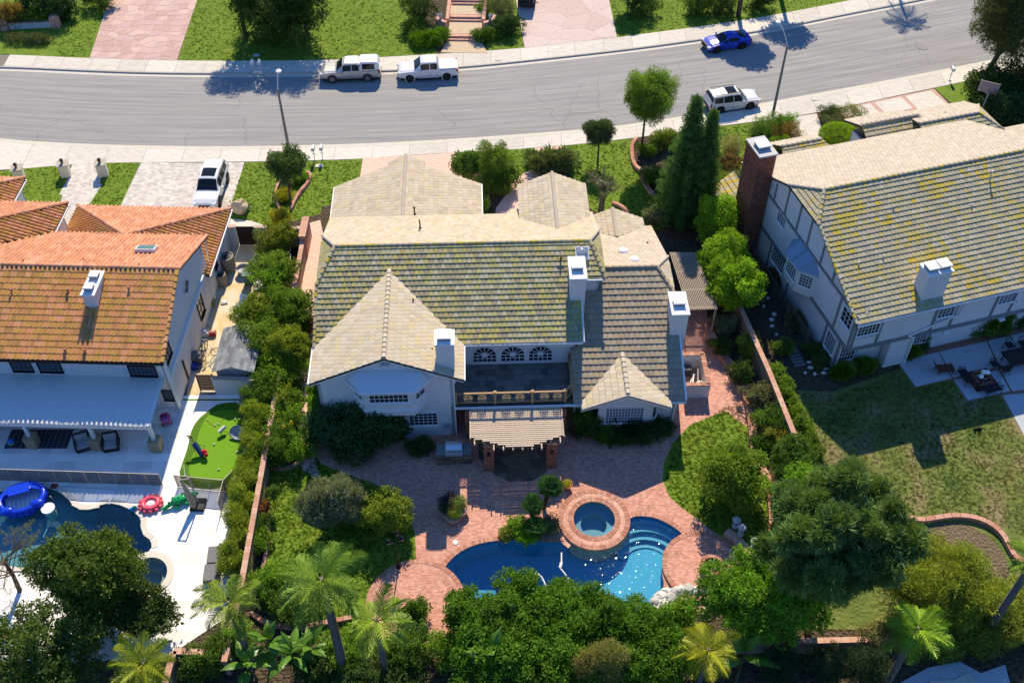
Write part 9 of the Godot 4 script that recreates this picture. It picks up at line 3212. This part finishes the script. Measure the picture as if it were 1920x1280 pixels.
func right_yard():
	var m := MB.new()
	brick_kerb("curving brick kerb between patchy lawn and bare earth", smooth(pl([23.06, 14.3, 24.07, 14.68, 25.23, 14.45, 26.22, 14.3, 27.3, 14.42, 28.11, 14.86, 28.61, 15.56, 28.74, 16.5, 28.86, 17.21, 29.44, 17.49]), false, 1), .3, .28, .5)
	var ft := thing("fire_table", "square brick topped fire table on the shaded patio", "fire table", V(Vector2(30.91, 3.77), .016), .284)
	var fb := M("fire_brick", lin(.16, .075, .05), .85, wear, .8)
	for i in 4:
		m = MB.new()
		var b := Basis(Vector3.UP, i * PI / 2)
		m.obox(b * Vector3(0, .3, .52), Vector3(1.3, .6, .26), b)
		put("rim", m, fb, ft)
	m = MB.new()
	m.bx(0, .4, 0, .8, .1, .8)
	put("tray", m, M("tray_black", lin(.01, .01, .012), .6), ft)
	for i in 9:
		m = MB.new()
		m.ball(Vector3(rng.randf_range(-.3, .3), .48, rng.randf_range(-.3, .3)), Vector3(.06, .04, .05), 6, 4)
		put("glass_stone", m, M("glass_stone", lin(.5, .5, .48), .3), ft)
	var gl := thing("globe_lamp", "three white globe lamps on a stem standing by the fire table", "lamp", V(Vector2(30.78, 3.95), .016))
	m = MB.new()
	m.cyl(Vector3(0, 0, .1), Vector3(0, .9, .1), .025, .02, 6)
	for q in [Vector3(-.1, 1.25, .0), Vector3(.2, 1.15, -.05), Vector3(-.2, .95, .12)]:
		m.cyl(Vector3(0, .85, .1), q, .015, .015, 5)
	put("stem", m, M("patio_bronze", lin(.035, .028, .025), .6), gl)
	for q in [Vector3(-.1, 1.3, .0), Vector3(.2, 1.2, -.05), Vector3(-.2, 1.0, .12)]:
		m = MB.new()
		m.ball(q, Vector3(.17, .17, .17), 14, 8)
		put("globe", m, M("globe_white", lin(.80, .79, .76), .3), gl)
	for e in [[Vector2(29.93, 3.49), .284 + PI / 2, "dark cushioned bench left of the fire table"], [Vector2(31.35, 4.6), .284 + PI, "dark cushioned bench in front of the fire table"]]:
		var s := thing("patio_bench", e[2], "bench", V(e[0], .016), e[1])
		m = MB.new()
		m.bx(0, .42, 0, 1.1, .1, .55)
		put("seat_cushion", m, M("cushion_navy", lin(.02, .024, .034), .9), s)
		m = MB.new()
		m.bar(Vector3(-.55, .9, -.3), Vector3(.55, .9, -.3), .04, .04)
		for i in 8:
			m.bar(Vector3(-.5 + i * .143, .45, -.28), Vector3(-.5 + i * .143, .9, -.3), .016, .016)
		put("backrest", m, mats["patio_bronze"], s)
		for x in [-.56, .56]:
			m = MB.new()
			m.bar(Vector3(x, .64, -.28), Vector3(x, .64, .24), .04, .03)
			put("arm", m, mats["patio_bronze"], s)
			for z in [-.26, .24]:
				m = MB.new()
				m.bar(Vector3(x, .64, z), Vector3(x, 0, z * 1.15), .03, .03)
				put("leg", m, mats["patio_bronze"], s)
	var t := thing("dining_table", "large dark dining table on the shaded patio at the right edge", "table", V(Vector2(33.88, 1.97), .016), .284)
	m = MB.new()
	m.bx(0, .72, 0, 2.1, .05, 1.25)
	put("tabletop", m, M("table_dark", lin(.022, .02, .02), .5), t)
	for x in [-.85, .85]:
		for z in [-.45, .45]:
			m = MB.new()
			m.bar(Vector3(x, .7, z), Vector3(x, 0, z), .06, .06)
			put("leg", m, mats["table_dark"], t)
	iron_chair("round backed iron chair behind the dining table, left one", Vector2(33.7, 0.75), .284)
	iron_chair("round backed iron chair behind the dining table, right one", Vector2(34.65, 0.6), .284)
	iron_chair("iron chair at the left end of the dining table", Vector2(32.16, 2.45), .284 + PI / 2)
	iron_chair("iron chair at the near side of the dining table", Vector2(32.72, 2.92), .284 + PI)
	var c := thing("chaise_lounge", "brown wooden chaise lounge on the shaded patio near the house", "lounge chair", V(Vector2(28.66, 2.73), .016), .1)
	m = MB.new()
	for i in 7:
		m.bx(-.3 + i * .16, .34, 0, .13, .04, .6)
	put("seat", m, M("teak", lin(.12, .05, .025), .7), c)
	m = MB.new()
	for i in 5:
		m.obox(Vector3(-.45 - i * .06, .4 + i * .12, 0), Vector3(.03, .11, .6), Basis(Vector3.BACK, .45))
	put("backrest", m, mats["teak"], c)
	for z in [-.3, .3]:
		m = MB.new()
		m.bar(Vector3(-.4, .3, z), Vector3(.75, .3, z), .05, .06)
		put("rail", m, mats["teak"], c)
		for x in [-.35, .65]:
			m = MB.new()
			m.bar(Vector3(x, .3, z), Vector3(x, 0, z), .05, .05)
			put("leg", m, mats["teak"], c)
	for e in [[Vector2(29.42, 7.71), "dark boot on the lawn, left one of two"], [Vector2(29.7, 7.67), "dark boot on the lawn, right one of two"]]:
		var s := thing("boot", e[1], "boot", V(e[0]), .3)
		m = MB.new()
		m.ball(Vector3(.05, .07, 0), Vector3(.16, .07, .07), 8, 5)
		put("toe", m, mats["tray_black"], s)
		m = MB.new()
		m.cyl(Vector3(-.05, .05, 0), Vector3(-.06, .25, 0), .07, .075, 8)
		put("shaft", m, mats["tray_black"], s)
	var sc := thing("reed_screen", "weathered wooden slat fence along the foot of the half-timbered wall", "fence", Vector3.ZERO, .284)
	for i in 46:
		m = MB.new()
		m.box(Vector3(19.3, .55, -4.6 + i * .235), Vector3(.05, 1.1 + rng.randf_range(-.06, .06), .2))
		put("plank", m, M("reed_%d" % (i % 3), lin(.15, .12, .09) * [.8, 1.0, 1.2][i % 3], .9), sc)
	var rw := M("rock_white", Color.WHITE)
	var rk := [Vector2(18.2, -4.16), Vector2(18.38, -2.56), Vector2(17.77, -3.36), Vector2(18.04, -1.42), Vector2(18.2, -0.6), Vector2(18.32, 0), Vector2(19.97, 2.45), Vector2(20.52, 2.35), Vector2(20.76, 2.92), Vector2(20.14, 3.02), Vector2(19.52, 2.92), Vector2(17.73, -4.81), Vector2(18.11, -2.04), Vector2(20.94, 2.54), Vector2(19.99, 1.97), Vector2(18.66, 0.75)]
	for i in rk.size():
		m = MB.new()
		m.ball(Vector3(0, .05, 0), Vector3(rng.randf_range(.12, .26), .12, rng.randf_range(.1, .2)), 7, 4)
		tag(put("white_rock", m, rw, null, V(rk[i])), "loose white rock in the shaded side garden of the half-timbered house", "rock", "white rocks in the side garden")
	var ws := thing("timber_steps", "grey timber garden steps among the white rocks", "steps", V(Vector2(19.13, 1.58)), .2)
	for i in 6:
		m = MB.new()
		m.bx(0, .06 + i * .01, -.8 + i * .3, .8, .06, .22)
		put("plank", m, M("step_grey", lin(.14, .15, .15), .85), ws)
	for e in [[21.8, 3.13, .6, .5, "strap leaved plant at the house corner, left one", 1], [23.36, 2.74, .7, .55, "strap leaved plant at the house corner, right one", 1], [20.32, 1.12, .6, .5, "round dark shrub by the timber steps", 0], [20.66, 2.13, .6, .5, "low dark shrub at the lawn corner by the rocks", 0], [18.34, 1.04, .7, .6, "bright shrub in the shaded side garden by the wall", 2], [27.66, 0.45, .8, .6, "shrub under the rear window beside the downspout", 0], [26.77, 1.29, .6, .4, "low plant beside the downspout", 1], [32.15, -0.8, 1.2, .8, "broad shrub against the rear wall", 2], [33.29, -1.03, 1.0, .9, "leafy shrub against the rear wall at right", 1], [35.01, -1.57, .8, .6, "shrub by the rear wall at the right edge", 0], [20.15, -1.73, .9, .4, "dry grass clump in the shaded side garden, lower one", 3], [19, -5.94, .9, .5, "dry grass clump in the shaded side garden, upper one", 3]]:
		shrub("border_shrub", e[4], Vector2(e[0], e[1]), Vector3(e[2], e[3], e[2] * .8), int(300 * e[2]), "grass" if e[5] in [1, 3] else "broad", [lin(.06, .1, .02), lin(.1, .17, .02), lin(.09, .15, .02), lin(.16, .13, .06)][e[5]], {"size": .75})
	var nb := kind(sheet("lower_terrace", pl([19.85, 24.93, 22.11, 23.8, 23.91, 23.43, 24.85, 24.1, 26.28, 23.62, 26.19, 25.22, 25.27, 26.37, 19.5, 26.37]), .02, M("terrace_grey", lin(.45, .47, .5), .8, conc, .2)), "structure")
	m = MB.new()
	m.prism(pl([21.45, 25.22, 22.05, 24.55, 23.32, 24.52, 24.15, 24.1, 24.55, 24.63, 24.06, 25.8]), -.05, .10)
	put("raised_edge", m, M("kerb_concrete", Color.WHITE), nb)
